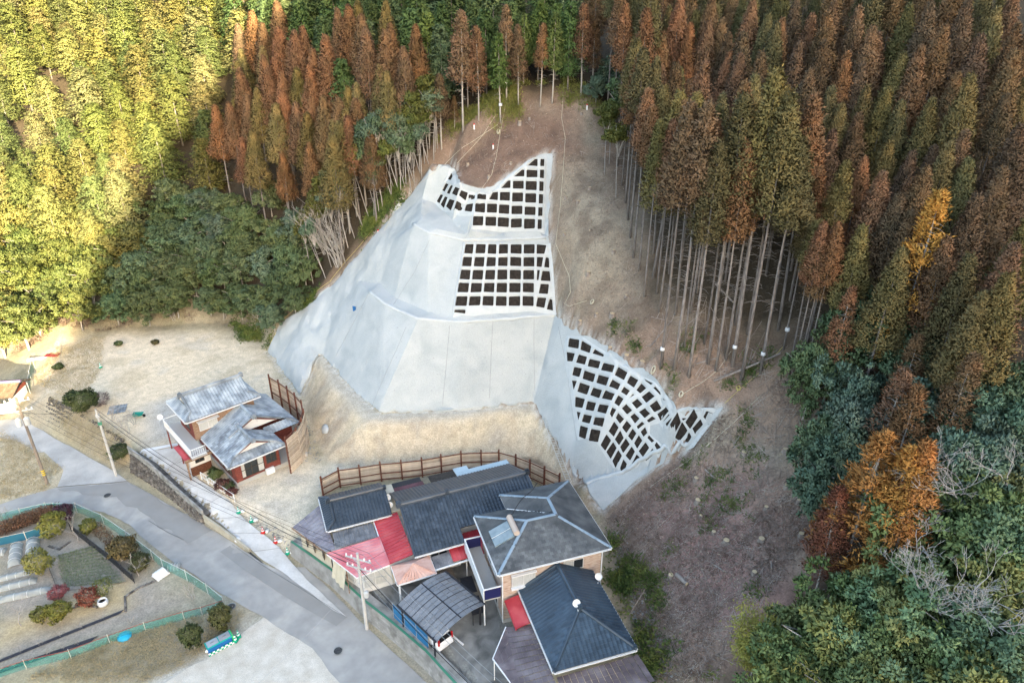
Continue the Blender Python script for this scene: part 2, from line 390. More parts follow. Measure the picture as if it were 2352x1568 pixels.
MORTAR_UV = [(615, 805), (632, 770), (650, 740), (710, 700), (770, 650), (820, 590), (870, 530), (910, 482), (950, 440), (1000, 397), (1030, 378), (1045, 392), (1058, 422), (1080, 432), (1105, 436), (1135, 430),
             (1168, 402), (1200, 380), (1228, 360), (1250, 352), (1268, 351), (1266, 400), (1262, 450), (1257, 536), (1262, 590), (1268, 640), (1275, 719), (1290, 745), (1340, 770), (1400, 800),
             (1470, 850), (1520, 890), (1538, 922), (1550, 950), (1600, 943), (1660, 935), (1625, 985), (1580, 1030), (1540, 1047), (1500, 1070), (1440, 1120), (1385, 1170), (1358, 1140), (1335, 1103), (1270, 1010), (1225, 920),
             (1140, 930), (1050, 938), (960, 943), (870, 945), (835, 912), (800, 880), (745, 815), (732, 812), (712, 862), (690, 905), (660, 865), (640, 835)]
MORTAR = [tuple(p[:2]) for p in hits(MORTAR_UV)]
inM = in_poly(XX, YY, MORTAR)
dM = dist_line(XX, YY, MORTAR, True)
# soften natural ground, keep the engineered faces crisp; then natural relief
LEDGE = [tuple(p[:2]) for p in hits([(728, 822), (762, 888), (838, 972), (1050, 962), (1195, 940), (1228, 948), (1225, 925), (870, 950), (745, 820)])]
flatz = np.abs(ZZ) < 3.0
soft = np.clip((dM - 1.0) / 3.0, 0, 1) * (~inM) * np.where(flatz, 0, 1) * (YY > -60)
Zs = ZZ.copy()
for _ in range(14):
    Zp = np.pad(Zs, 1, mode='edge'); Zs = (Zp[:-2, 1:-1] + Zp[2:, 1:-1] + Zp[1:-1, :-2] + Zp[1:-1, 2:] + 2 * Zs) / 6
ZZ = ZZ * (1 - soft) + Zs * soft
gx = np.gradient(ZZ, axis=1) / np.gradient(XX, axis=1); gy = np.gradient(ZZ, axis=0) / np.gradient(YY, axis=0)
slope = np.hypot(gx, gy)
Zbase = ZZ.copy()
am = np.clip(slope * .16, .015, .2)
near = (XX > -75) & (XX < 60) & (YY > 20) & (YY < 130)
rough_ = fbm(XX * .45, YY * .45, 5, 3) * am
ZZ = Zbase + np.where(inM, 0, rough_ * np.clip(dM / .8, 0, 1)) * near
CLIFF = [tuple(p[:2]) for p in hits([(722, 818), (745, 816), (870, 948), (1225, 924), (1270, 1012), (1335, 1108), (1310, 1118), (1235, 1052), (1050, 1060), (830, 1075), (748, 1062), (712, 990), (696, 915)])]
inC = in_poly(XX, YY, CLIFF)
Zcl = np.abs(fbm(XX * .9 + YY * .2, YY * .35 + ZZ * .5, 4, 41)) * .55 + fbm(XX * 2.2, ZZ * 1.4, 3, 42) * .16
ZZ = ZZ - np.where(inC & (slope > .5), Zcl, 0) * np.clip(dM / .6, 0, 1)

ZZ = ZZ - np.where(inM, .14 + np.clip((dM - .2) * .9, 0, .7), np.clip(.55 - dM, 0, .5) * .35 * (ZZ > .3))
# ground colours by zone (real soil, litter, gravel, grass colours)
COLR = np.empty(XX.shape + (3,)); COLR[:] = (.060, .047, .032)
def blend(mask, c):
    COLR[:] = COLR * (1 - mask[..., None]) + np.array(c) * mask[..., None]
def zone(uv, c, soft=1.0, jit=.8, seed=1, xyz=None):
    P = xyz or [tuple(p[:2]) for p in hits(uv, zgrid=Zbase)]
    jx = fbm(XX * .5, YY * .5, 3, seed) * jit; jy = fbm(XX * .5 + 40, YY * .5, 3, seed + 5) * jit
    sel = (XX > min(p[0] for p in P) - 6) & (XX < max(p[0] for p in P) + 6) & (YY > min(p[1] for p in P) - 6) & (YY < max(p[1] for p in P) + 6)
    m = np.zeros(XX.shape); x = (XX + jx)[sel]; y = (YY + jy)[sel]
    d = dist_line(x, y, P, True); s = np.where(in_poly(x, y, P), d, -d)
    m[sel] = np.clip(s / soft * .5 + .5, 0, 1); blend(m, c); return m
def patch(mask, c, scale, thr, wid, amt, seed):
    m = np.clip((fbm(XX * scale, YY * scale, 4, seed) - thr) / wid, 0, 1) * amt * mask; blend(m, c)
# lowland
zl = zone(None, (.33, .29, .21), 3, 2, 2, xyz=[(-130, 10), (12, 10), (11.5, 40), (9.5, 52), (-20, 70), (-30, 86), (-45, 93), (-70, 92), (-130, 80)])
patch(zl, (.36, .31, .19), .12, .0, .5, .7, 8); patch(zl, (.16, .15, .08), .3, .15, .4, .6, 9)
# cleared slope above and to the right of the cut
zc = zone([(690, 730), (780, 640), (880, 510), (960, 420), (1000, 350), (1060, 270), (1180, 225), (1350, 215), (1430, 330), (1450, 480), (1470, 620), (1500, 720), (1640, 780), (1780, 790), (1850, 860), (1900, 1000), (1880, 1200), (1790, 1340), (1700, 1440), (1640, 1567), (1510, 1567), (1400, 1200), (1385, 1165), (1100, 800), (700, 800)],
          (.275, .19, .135), 2.0, 1.6, 11)
patch(zc, (.115, .085, .066), .35, .0, .35, .75, 12); patch(zc, (.30, .255, .19), .22, .12, .35, .8, 13); patch(zc, (.13, .125, .07), .5, .34, .2, .4, 14)
zr = zone([(1040, 420), (1010, 370), (1080, 290), (1180, 250), (1300, 270), (1330, 340), (1200, 390), (1130, 440)], (.175, .115, .085), 2, 1.2, 15)
patch(zr, (.10, .07, .055), .6, .0, .4, .7, 16)
zb = zone([(1285, 380), (1370, 380), (1430, 480), (1450, 600), (1430, 740), (1380, 760), (1300, 720), (1275, 560)], (.30, .25, .185), 2, 1.5, 17)
patch(zb, (.16, .125, .095), .5, .0, .3, .75, 18)
zp = zone([(1450, 1180), (1580, 1110), (1700, 1120), (1790, 1230), (1760, 1380), (1700, 1470), (1560, 1440), (1480, 1330)], (.35, .205, .17), 3, 1.5, 19)
patch(zp, (.17, .108, .092), .6, .0, .3, .75, 20); patch(zp, (.12, .12, .06), .45, .35, .2, .4, 21)
zone([(1405, 1215), (1450, 1215), (1520, 1420), (1560, 1567), (1500, 1567), (1420, 1330)], (.21, .18, .125), 1.2, 1, 22)
# yard, cliff
zy = zone([(75, 860), (120, 800), (260, 765), (480, 765), (600, 805), (660, 880), (700, 920), (700, 1060), (560, 1180), (490, 1130), (340, 1020), (210, 960), (95, 910)], (.62, .515, .37), 1.6, 1.0, 23)
patch(zy, (.49, .40, .27), .25, .1, .3, .7, 24); patch(zy, (.50, .445, .36), .4, .2, .3, .6, 25)
zone([(345, 930), (440, 900), (420, 1000), (340, 1030)], (.40, .38, .34), 1.5, .6, 26)
zo = zone([(540, 1150), (560, 1090), (700, 1060), (760, 1060), (830, 1075), (735, 1130), (690, 1220), (660, 1250)], (.58, .505, .385), 1.2, .8, 27)
patch(zo, (.42, .38, .32), .5, .0, .3, .7, 28)
blend(np.clip(dist_line(XX, YY, CLIFF, True) / .5, 0, 1) * inC, (.47, .39, .28))
patch(inC * 1.0, (.53, .445, .31), .35, -.05, .3, .6, 29); patch(inC * 1.0, (.33, .29, .235), .5, .1, .25, .6, 30); patch(inC * 1.0, (.34, .27, .19), .9, .2, .2, .5, 31)
zone([(728, 822), (762, 888), (838, 972), (1050, 962), (1195, 940), (1228, 948), (1225, 925), (870, 950), (745, 820)], (.42, .38, .31), .5, .3, 32)
# overspray of pale mortar round the sprayed slope
blend(np.clip(1 - dM / (.55 + .45 * fbm(XX * 1.3, YY * 1.3, 3, 33)), 0, 1) * (~inM) * .6 * (np.abs(fbm(XX * 3, YY * 3, 2, 34)) > .06), (.62, .62, .58))
# garden soil, gravel lot, dry grass
zone([(0, 1215), (150, 1190), (310, 1290), (420, 1390), (330, 1430), (0, 1545)], (.30, .26, .21), 1.0, .5, 35)
zone([(0, 1475), (200, 1420), (300, 1385), (300, 1330), (250, 1330), (130, 1390), (0, 1430)], (.42, .33, .19), 1, .6, 36)
zone([(0, 990), (70, 1020), (145, 1075), (120, 1120), (0, 1150)], (.55, .47, .33), 1, .5, 37)
zone([(395, 1545), (560, 1465), (600, 1415), (700, 1500), (800, 1567), (800, 1640), (300, 1640)], (.50, .48, .44), 1.2, .8, 38)
zone([(130, 950), (205, 955), (300, 1015), (280, 1080), (180, 1030)], (.26, .22, .15), 1, .6, 39)
zone([(1180, 1330), (1100, 1290), (880, 1330), (700, 1275), (780, 1335), (1000, 1567), (1180, 1640), (1190, 1500)], (.22, .22, .20), .6, .2, 40)

def ground_material():
    m = mat('ground', [(1, 1, 1), (1, 1, 1)], coord='World'); n = m.node_tree.nodes; l = m.node_tree.links; b = n['Principled BSDF']
    b.inputs['Roughness'].default_value = .95; b.inputs['Specular IOR Level'].default_value = .1
    at_ = n.new('ShaderNodeAttribute'); at_.attribute_name = 'Col'; geo = n.new('ShaderNodeNewGeometry')
    prev = at_.outputs['Color']
    for sc, lo, hi in ((1.3, .88, 1.12), (7.0, .82, 1.20), (30.0, .80, 1.22)):
        nz = n.new('ShaderNodeTexNoise'); nz.inputs['Scale'].default_value = sc; nz.inputs['Detail'].default_value = 4; l.new(geo.outputs['Position'], nz.inputs['Vector'])
        mr = n.new('ShaderNodeMapRange'); mr.inputs[1].default_value = .32; mr.inputs[2].default_value = .68; mr.inputs[3].default_value = lo; mr.inputs[4].default_value = hi
        l.new(nz.outputs[0], mr.inputs[0]); v = n.new('ShaderNodeVectorMath'); v.operation = 'SCALE'; l.new(prev, v.inputs[0]); l.new(mr.outputs[0], v.inputs['Scale']); prev = v.outputs[0]
    l.new(prev, b.inputs['Base Color'])
    nz = n.new('ShaderNodeTexNoise'); nz.inputs['Scale'].default_value = 5; nz.inputs['Detail'].default_value = 8; l.new(geo.outputs['Position'], nz.inputs['Vector'])
    bp = n.new('ShaderNodeBump'); bp.inputs['Strength'].default_value = .35; bp.inputs['Distance'].default_value = .10
    l.new(nz.outputs[0], bp.inputs['Height']); l.new(bp.outputs[0], b.inputs['Normal'])
ground_material()
def grid_mesh():
    ny, nx = XX.shape; V = np.stack([XX, YY, ZZ], -1).reshape(-1, 3)
    idx = np.arange(ny * nx).reshape(ny, nx)
    keep = ~(inM[:-1, :-1] & inM[1:, :-1] & inM[:-1, 1:] & inM[1:, 1:] & (dM[:-1, :-1] > 1.5))
    F = np.stack([idx[:-1, :-1], idx[:-1, 1:], idx[1:, 1:], idx[1:, :-1]], -1)[keep]
    me = bpy.data.meshes.new('ground'); me.vertices.add(len(V)); me.vertices.foreach_set('co', V.ravel())
    me.loops.add(F.size); me.loops.foreach_set('vertex_index', F.ravel())
    me.polygons.add(len(F)); me.polygons.foreach_set('loop_start', np.arange(len(F)) * 4); me.polygons.foreach_set('loop_total', np.full(len(F), 4))
    me.polygons.foreach_set('use_smooth', np.ones(len(F), bool))
    me.update(); me.validate()
    ca = me.color_attributes.new('Col', 'FLOAT_COLOR', 'POINT')
    ca.data.foreach_set('color', np.concatenate([COLR.reshape(-1, 3), np.ones((len(V), 1))], 1).ravel())
    me.materials.append(MATS['ground'])
    tag(link('ground', me), kind='structure')
grid_mesh()
# ------------------------------------------------------------------ the sprayed cut slope
def densify(poly, st, closed=True):
    out = []
    n = len(poly)
    for i in range(n if closed else n - 1):
        a = poly[i]; b = poly[(i + 1) % n]; L = math.hypot(b[0] - a[0], b[1] - a[1]); k = max(1, int(L / st))
        for j in range(k): t = j / k; out.append((a[0] + (b[0] - a[0]) * t, a[1] + (b[1] - a[1]) * t))
    if not closed: out.append(tuple(poly[-1][:2]))
    return out
def sheet(poly, st, holes=(), extra=None, edge_st=None):
    """triangulated plan sheet: outline + interior points; returns plan verts, faces"""
    P = densify(poly, edge_st or st); n = len(P); E = [(i, (i + 1) % n) for i in range(n)]; pts = list(P); H = []
    for h in holes:
        k = len(pts); hp = [tuple(q[:2]) for q in h]; pts += hp; E += [(k + i, k + (i + 1) % len(hp)) for i in range(len(hp))]; H.append(hp)
    xs = np.arange(min(p[0] for p in P), max(p[0] for p in P), st); ys = np.arange(min(p[1] for p in P), max(p[1] for p in P), st)
    gx_, gy_ = np.meshgrid(xs, ys); gx_ = gx_ + (np.arange(len(ys)) % 2)[:, None] * st * .5
    gx_ = gx_.ravel(); gy_ = gy_.ravel(); ok = in_poly(gx_, gy_, P) & (dist_line(gx_, gy_, P, True) > st * .45)
    for h in H: ok &= ~in_poly(gx_, gy_, h)
    for ln_ in extra or []: ok &= dist_line(gx_, gy_, ln_) > st * .4
    pts += list(zip(gx_[ok].tolist(), gy_[ok].tolist()))
    for ln_ in extra or []:
        k = len(pts); pts += ln_; E += [(k + i, k + i + 1) for i in range(len(ln_) - 1)]
    vs, es, fs, *_ = delaunay_2d_cdt([Vector(p) for p in pts], E, [], 1, 1e-5)
    X = np.array([v.x for v in vs]); Y = np.array([v.y for v in vs])
    if H:
        cx = np.array([sum(X[i] for i in f) / len(f) for f in fs]); cy = np.array([sum(Y[i] for i in f) / len(f) for f in fs])
        bad = np.zeros(len(fs), bool)
        for h in H: bad |= in_poly(cx, cy, h)
        fs = [f for f, b in zip(fs, bad) if not b]
    return X, Y, fs
mat('mortar', [(.355, .38, .38), (.41, .43, .425), (.45, .465, .455)], scale=.35, detail=10, rough=.95, bump=1.0, bscale=7, spec=.15, coord='World', lo=.32, hi=.66, distort=.6, scale2=9, amt2=.06)
mat('mortar_light', [(.46, .48, .475), (.53, .545, .535)], scale=1.5, rough=.9, bump=.4, bscale=9, spec=.15, coord='World')
mat('soil_bag', [(.020, .0165, .014), (.046, .038, .032)], scale=3, detail=8, rough=1, bump=1.0, bscale=14, spec=.05, coord='World')
mat('joint', [(.30, .31, .31)], rough=.9)
mat('steel_grey', [(.35, .36, .37)], rough=.5, metal=.6)
mat('blue_sign', [(.02, .12, .32)], rough=.4)
rng = np.random.default_rng(5)
def wob(x, y):                                       # relief of the sprayed skin, strong on the undressed left end
    left = np.clip((-19.5 - x - (76 - y) * .55) / 3.0, 0, 1) * np.clip((y - 62) / 5, 0, 1)
    top = np.clip((y - 78) / 4, 0, 1) * np.clip((-8 - x) / 4, 0, 1)
    lf = np.maximum(left, top)
    rill = np.abs(fbm((x * .75 + y * .25) * .55, (y - x) * .12, 4, 71)) * .9 + fbm(x * .9, y * .9, 3, 72) * .22
    return fbm(x * .7, y * .7, 4, 70) * .07 + fbm(x * 2.1, y * 2.1, 2, 75) * .03 + rill * lf
edgeP = [(x + float(fbm(x * 1.1, y * 1.1, 3, 77)) * .28, y + float(fbm(x * 1.1 + 9, y * 1.1, 3, 78)) * .28) for x, y in densify(MORTAR, .35)]
creases = []
for a_, b_ in TE:
    A_, B_ = TP[a_], TP[b_]; mx_, my_ = (A_[0] + B_[0]) / 2, (A_[1] + B_[1]) / 2
    if 45 < my_ < 92 and in_poly(np.array([mx_]), np.array([my_]), MORTAR)[0] and dist_line(mx_, my_, MORTAR, True) > .9:
        L_ = math.dist(A_[:2], B_[:2]); n_ = max(1, int(L_ / .4)); ln_ = [(A_[0] + (B_[0] - A_[0]) * i / n_, A_[1] + (B_[1] - A_[1]) * i / n_) for i in range(n_ + 1)]
        ln_ = [p for p in ln_ if dist_line(p[0], p[1], MORTAR, True) > .5]
        if len(ln_) > 1: creases.append(ln_)
X, Y, fs = sheet(edgeP, .36, edge_st=9, extra=creases)
dE = dist_line(X, Y, MORTAR, True)
Z = tin_z(X, Y) + np.clip(dE / .7, 0, 1) ** .5 * (.16 + wob(X, Y)) + .03
slope_t = thing('sprayed_slope', 'white sprayed concrete slope cut into the hill behind the houses', 'slope protection', tuple(at(1050, 938, 3.8)))
O_ = np.array(slope_t.location)
me = bpy.data.meshes.new('sprayed_skin'); me.from_pydata([tuple(p) for p in np.stack([X, Y, Z], -1) - O_], [], [tuple(f) for f in fs])
me.polygons.foreach_set('use_smooth', [True] * len(me.polygons)); me.set_sharp_from_angle(angle=R(24)); me.materials.append(MATS['mortar']); link('sprayed_skin', me, slope_t)
def zm(x, y):
    d = dist_line(x, y, MORTAR, True)
    return tin_z(x, y) + np.clip(d / .7, 0, 1) ** .5 * (.16 + wob(np.asarray(x, float), np.asarray(y, float))) + .03
# lattices of sprayed beams with dark soil bags in each cell
def q(x0, y0, x1, y1, k=0): return [(x0, y0), (x1, y0), (x1 - k, y1), (x0 - k, y1)]
cells1 = []
rows = [(148, 213), (234, 299), (320, 387), (407, 473), (496, 563)]
cols_ = [(948, 997, 878, 948), (1022, 1078, 968, 1038), (1102, 1150, 1060, 1128), (1174, 1227, 1150, 1216), (1252, 1318, 1238, 1307), (1340, 1405, 1330, 1398)]
for y0, y1 in rows:
    for a, b, c, d in cols_:
        f = lambda p, q_, y: p + (q_ - p) * (y - 150) / 413.0
        cells1.append([(f(a, c, y0), y0), (f(b, d, y0), y0), (f(b, d, y1), y1), (f(a, c, y1), y1)])
cells1 += [[(1427, 148), (1484, 152), (1470, 213), (1425, 213)], [(1427, 235), (1464, 236), (1452, 299), (1424, 299)], [(1485, 236), (1502, 236), (1505, 300), (1474, 300)],
           [(1427, 322), (1443, 322), (1434, 386), (1424, 386)], [(1464, 325), (1507, 325), (1513, 394), (1451, 394)], [(1452, 413), (1502, 413), (1494, 484), (1438, 478)],
           [(1432, 502), (1485, 508), (1470, 574), (1420, 566)], [(1511, 514), (1525, 514), (1530, 589), (1490, 584)], [(876, 584), (941, 584), (939, 608), (872, 608)]]
out1 = [(930, 130), (1515, 125), (1535, 300), (1545, 470), (1556, 606), (1415, 588), (1150, 605), (1000, 622), (858, 630), (860, 560), (905, 280)]
cells2 = [q(1450, 1086, 1472, 1138, 2), q(1447, 1160, 1470, 1218, 2), q(1443, 1240, 1467, 1302, 2), q(1440, 1324, 1464, 1386, 2), q(1436, 1412, 1460, 1470, 2), q(1432, 1494, 1455, 1552, 2),
          [(1362, 1130), (1410, 1084), (1426, 1084), (1424, 1138), (1362, 1138)], q(1358, 1160, 1424, 1216, 1), q(1353, 1236, 1420, 1298, 2), q(1350, 1317, 1416, 1383, 2), q(1346, 1406, 1412, 1466, 2), q(1342, 1488, 1408, 1552, 2),
          [(1270, 1203), (1322, 1158), (1337, 1158), (1335, 1210), (1270, 1210)], q(1267, 1234, 1332, 1290, 1), q(1262, 1312, 1328, 1376, 2), q(1258, 1400, 1324, 1460, 2), q(1254, 1485, 1320, 1547, 2),
          [(1186, 1278), (1228, 1232), (1244, 1232), (1242, 1286), (1186, 1286)], q(1180, 1308, 1240, 1370, 2), q(1174, 1393, 1236, 1458, 3), q(1166, 1480, 1234, 1544, 3),
          [(1102, 1362), (1130, 1312), (1160, 1308), (1158, 1367)], q(1094, 1388, 1154, 1452, 3), q(1084, 1477, 1148, 1540, 3),
          q(1028, 1325, 1080, 1364, 2), q(1014, 1386, 1074, 1450, 3), q(1000, 1473, 1062, 1536, 4),
          [(970, 1325), (1005, 1318), (1003, 1360), (962, 1358)], [(918, 1298), (957, 1312), (942, 1355), (902, 1338)], [(876, 1278), (906, 1292), (886, 1340), (852, 1322)],
          [(845, 1262), (862, 1268), (838, 1326), (816, 1318)], [(814, 1246), (834, 1256), (806, 1308), (790, 1298)], [(850, 1178), (858, 1205), (846, 1232), (828, 1224)],
          [(952, 1384), (994, 1386), (986, 1446), (940, 1438)], [(890, 1372), (938, 1382), (915, 1436), (866, 1424)], [(838, 1356), (874, 1364), (846, 1420), (813, 1404)],
          [(806, 1340), (826, 1346), (800, 1404), (778, 1392)], [(780, 1322), (796, 1330), (772, 1380), (755, 1368)]]
out2 = [(838, 1150), (875, 1180), (885, 1240), (930, 1280), (1000, 1302), (1075, 1308), (1130, 1290), (1200, 1220), (1300, 1140), (1400, 1068), (1490, 1066), (1486, 1200), (1480, 1400), (1470, 1572), (1230, 1568), (982, 1554), (990, 1464), (860, 1440), (740, 1378), (775, 1290), (815, 1200)]
cells3 = """163,128 242,140 235,228 152,215|268,152 343,192 328,262 254,238|375,220 448,262 442,296 352,268|140,245 206,258 186,330 148,325|240,268 308,285 288,362 216,340|332,303 420,322 402,395 314,373
448,337 538,360 516,430 424,408|572,370 646,418 614,490 538,448|672,442 737,480 698,546 640,510|785,464 860,500 838,524 800,495|203,368 265,385 242,465 186,445|290,400 378,430 358,508 272,480
408,437 492,462 466,538 386,510|522,476 588,518 562,572 488,548|618,538 668,568 636,615 590,588|765,502 806,550 752,592 718,568|880,530 928,585 912,605 856,550|182,482 224,490 197,565
252,502 334,530 306,610 228,585|362,542 434,565 408,640 334,612|462,568 540,598 508,668 430,640|570,610 614,640 574,705 535,680|690,594 710,605 656,643|826,572 876,625 806,672 760,622|945,618 968,672 925,635
728,636 775,685 722,722 678,672|890,655 937,700 872,750 826,705|214,618 290,638 268,722 212,708|316,654 384,670 362,748 298,732|414,680 490,700 464,778 394,750|520,712 553,730 518,790 500,775
636,680 688,738 642,768 596,725|790,716 838,765 788,798 738,750|960,716 992,748 925,798 890,768|222,742 254,752 235,818|285,762 350,778 328,850 266,832|376,787 454,806 434,882 360,860
570,755 620,808 582,848 548,805|706,760 750,808 708,838 666,790|850,786 886,808 825,836 803,820|985,772 1003,775 954,818 942,810|1005,802 1015,815 980,853 967,842|255,857 316,875 294,962 244,945
345,886 420,908 398,994 326,978|535,834 572,880 532,952 488,912|640,820 680,865 637,920 600,880|765,832 793,850 738,893 722,870|1056,810 1088,850 1035,912 1000,880|1102,803 1138,797 1113,818
470,940 510,985 462,1055 425,1018|585,905 615,965 575,1022 540,978|690,885 720,930 684,985 650,950|792,878 812,925 780,955 754,915|1195,760 1232,798 1172,870 1130,835|1310,735 1388,738 1325,810 1280,780
525,1005 555,1050 508,1122 472,1075|632,970 666,1020 612,1085 585,1040|740,948 770,990 728,1048 702,1010|828,942 868,985 846,1010 810,970|1100,862 1148,900 1088,970 1050,930|1255,806 1292,850 1230,920 1188,880
568,1075 600,1115 550,1190 523,1148|680,1040 708,1080 668,1150 628,1112|795,1006 828,1050 776,1118 738,1075|890,1003 928,1045 904,1075 870,1038|1160,917 1202,950 1150,1015 1115,985
612,1146 640,1180 625,1215 577,1226|722,1105 758,1160 678,1188|850,1068 877,1100 800,1142"""
cells3 = [[tuple(float(c) for c in p.split(',')) for p in cell.split()] for ln in cells3.split('\n') for cell in ln.split('|')]
out3 = [(118, 100), (258, 106), (470, 235), (560, 290), (760, 420), (880, 480), (960, 570), (1020, 680), (1040, 785), (1130, 775), (1195, 738), (1290, 708), (1430, 704), (1330, 850), (1200, 1032), (1140, 1030), (985, 882), (912, 835), (838, 852), (835, 920), (955, 1045), (905, 1100), (790, 1162), (665, 1212), (600, 1243), (545, 1222), (400, 1012), (232, 972), (190, 760), (155, 500), (120, 320)]
UPN = Vector((0, -.55, .83))
def lattice(cells, outl, cv, noun):
    """frame = raised sheet with a bevelled hole at each cell; each cell gets its own soil panel"""
    hitm = lambda pts: [tuple(p[:2]) for p in hits([cv(*p) for p in pts], zgrid=Zbase)]
    O = densify(hitm(outl), .5); HC = [hitm(c) for c in cells]
    def grow(poly, d):
        cx = sum(p[0] for p in poly) / len(poly); cy = sum(p[1] for p in poly) / len(poly); out = []
        for x, y in poly:
            L = math.hypot(x - cx, y - cy) + 1e-6; out.append((x + (x - cx) / L * d, y + (y - cy) / L * d))
        return out
    def rnd(poly):                                   # rounded corners
        o = []; n = len(poly)
        for i in range(n):
            a, b, c = poly[i - 1], poly[i], poly[(i + 1) % n]
            for p, t in ((a, .07), (c, .07)): o.append((b[0] + (p[0] - b[0]) * t, b[1] + (p[1] - b[1]) * t))
        return o
    HC = [rnd(grow(h, .03 if noun == 'wing' else .06)) for h in HC]; HG = [grow(h, .03) for h in HC]
    X, Y, fs = sheet(O, .30, HG)
    hz = .27; dO = dist_line(X, Y, O, True)
    Z = zm(X, Y) + np.clip(dO / .22, 0, 1) * hz + fbm(X * 1.7, Y * 1.7, 3, 91) * .03
    b = MB(); nx = 0
    gxs = (sample(Zbase, X + .1, Y) - sample(Zbase, X - .1, Y)) / .2; gys = (sample(Zbase, X, Y + .1) - sample(Zbase, X, Y - .1)) / .2
    b.add(np.stack([X, Y, Z], -1) - O_, fs)
    for h, g in zip(HC, HG):
        n = len(h); gx1 = np.array([p[0] for p in g]); gy1 = np.array([p[1] for p in g])
        zg = zm(gx1, gy1) + np.clip(dist_line(gx1, gy1, O, True) / .22, 0, 1) * hz + fbm(gx1 * 1.7, gy1 * 1.7, 3, 91) * .03
        hx = np.array([p[0] for p in h]); hy = np.array([p[1] for p in h]); zh = zm(hx, hy) + .02
        b.add(np.concatenate([np.stack([gx1, gy1, zg], -1), np.stack([hx, hy, zh], -1)]) - O_, [(i, n + i, n + (i + 1) % n, (i + 1) % n) for i in range(n)])
        # soil panel: slightly mounded slab
        cx, cy = hx.mean(), hy.mean(); sub = []
        ring = np.stack([cx + (hx - cx) * 1.04, cy + (hy - cy) * 1.04], -1); mid = np.stack([cx + (hx - cx) * .6, cy + (hy - cy) * .6], -1)
        allp = np.concatenate([ring, mid, [[cx, cy]]]); za = zm(allp[:, 0], allp[:, 1]) + np.array([.06] * n + [.115 + .02 * random.random() for _ in range(n)] + [.12]); P3 = np.concatenate([allp, za[:, None]], 1)
        F3 = [(i, (i + 1) % n, n + (i + 1) % n, n + i) for i in range(n)] + [(n + i, n + (i + 1) % n, 2 * n) for i in range(n)]
        c0 = P3[-1] - np.array((0, 0, .12))
        me = bpy.data.meshes.new('soil_panel'); me.from_pydata([tuple(p) for p in (P3 - c0)], [], F3); me.materials.append(MATS['soil_bag'])
        o = link('soil_panel', me, slope_t); o.location = tuple(c0 - O_)
    b.build('concrete_lattice', 'mortar_light', slope_t)
nE = len(edgeP); ex = np.array([p[0] for p in edgeP]); ey = np.array([p[1] for p in edgeP]); ez = tin_z(ex, ey) + np.clip(dist_line(ex, ey, MORTAR, True) / .7, 0, 1) ** .5 * (.16 + wob(ex, ey)) + .03
cxm, cym = ex.mean(), ey.mean()
MB().add(np.concatenate([np.stack([ex, ey, ez], -1), np.stack([ex, ey, ez - .55], -1)]) - O_, [(i, (i + 1) % nE, nE + (i + 1) % nE, nE + i) for i in range(nE)]).build('skin_edge', 'mortar', slope_t)
lattice(cells1, out1, u5, 'middle'); lattice(cells2, out2, u2, 'upper'); lattice(cells3, out3, uW, 'wing')
# contraction joints, rolled berm edges, weep holes
def on_slope(uv, dz=.0):
    P = hits(uv, zgrid=Zbase); Zq = zm(P[:, 0], P[:, 1]); return [(p[0], p[1], float(zq) + dz) for p, zq in zip(P, Zq)]
def seg_uv(pts, n):
    o = []
    for (a, b), (c, d) in zip(pts, pts[1:]):
        o += [(a + (c - a) * t / n, b + (d - b) * t / n) for t in range(n)]
    return o + [pts[-1]]
sub = lambda P: [tuple(np.array(p) - O_) for p in P]
for ln in ([(838, 690), (820, 900), (790, 1215)], [(1130, 620), (1118, 850), (1105, 1180)], [(1405, 600), (1404, 800), (1408, 1170)], [(545, 700), (430, 960), (318, 1215)],
           [(1568, 690), (1625, 980), (1690, 1460)], [(990, 10), (930, 128), (855, 600)], [(290, 480), (180, 690), (75, 890)], [(700, 120), (600, 330), (460, 545)]):
    MB().tube(sub(on_slope(seg_uv([u5(*p) for p in ln], 14), .012)), .022, 4, False).build('contraction_joint', 'joint', slope_t)
for ln, r in (([(850, 673), (885, 701), (960, 736), (1060, 742), (1160, 736), (1275, 725)], .21), ([(950, 518), (985, 538), (1065, 554), (1160, 552), (1254, 549)], .16)):
    P = on_slope(seg_uv(ln, 9), -.06); rr = [r * (.92 + .14 * random.random()) for _ in P]
    MB().tube(sub(P), rr, 9).build('berm_edge', 'mortar_light', slope_t, True)
MB().tube(sub(on_slope(seg_uv([(1347, 1112), (1430, 1085), (1520, 1035), (1580, 1012)], 10), -.03)), .2, 8).build('toe_beam', 'mortar_light', slope_t, True)
for k, (x, y) in enumerate([(x, y) for y in (700, 790, 900, 1010, 1120) for x in range(520, 1560, 118)]):
    x += (k * 37) % 60 - 30
    p = sub(on_slope([u5(x - (y - 700) * .08, y)], .0))[0]
    MB().tube([(p[0], p[1] + .05, p[2]), (p[0], p[1] - .07, p[2] - .01)], .035, 6).build('weep_pipe', 'steel_grey', slope_t)
p = sub(on_slope([u5(202, 574)]))[0]
MB().box((p[0] - .05, p[1] - .1, p[2] + .1), (.5, .06, .65), R(-35)).build('sign_plate', 'blue_sign', slope_t)
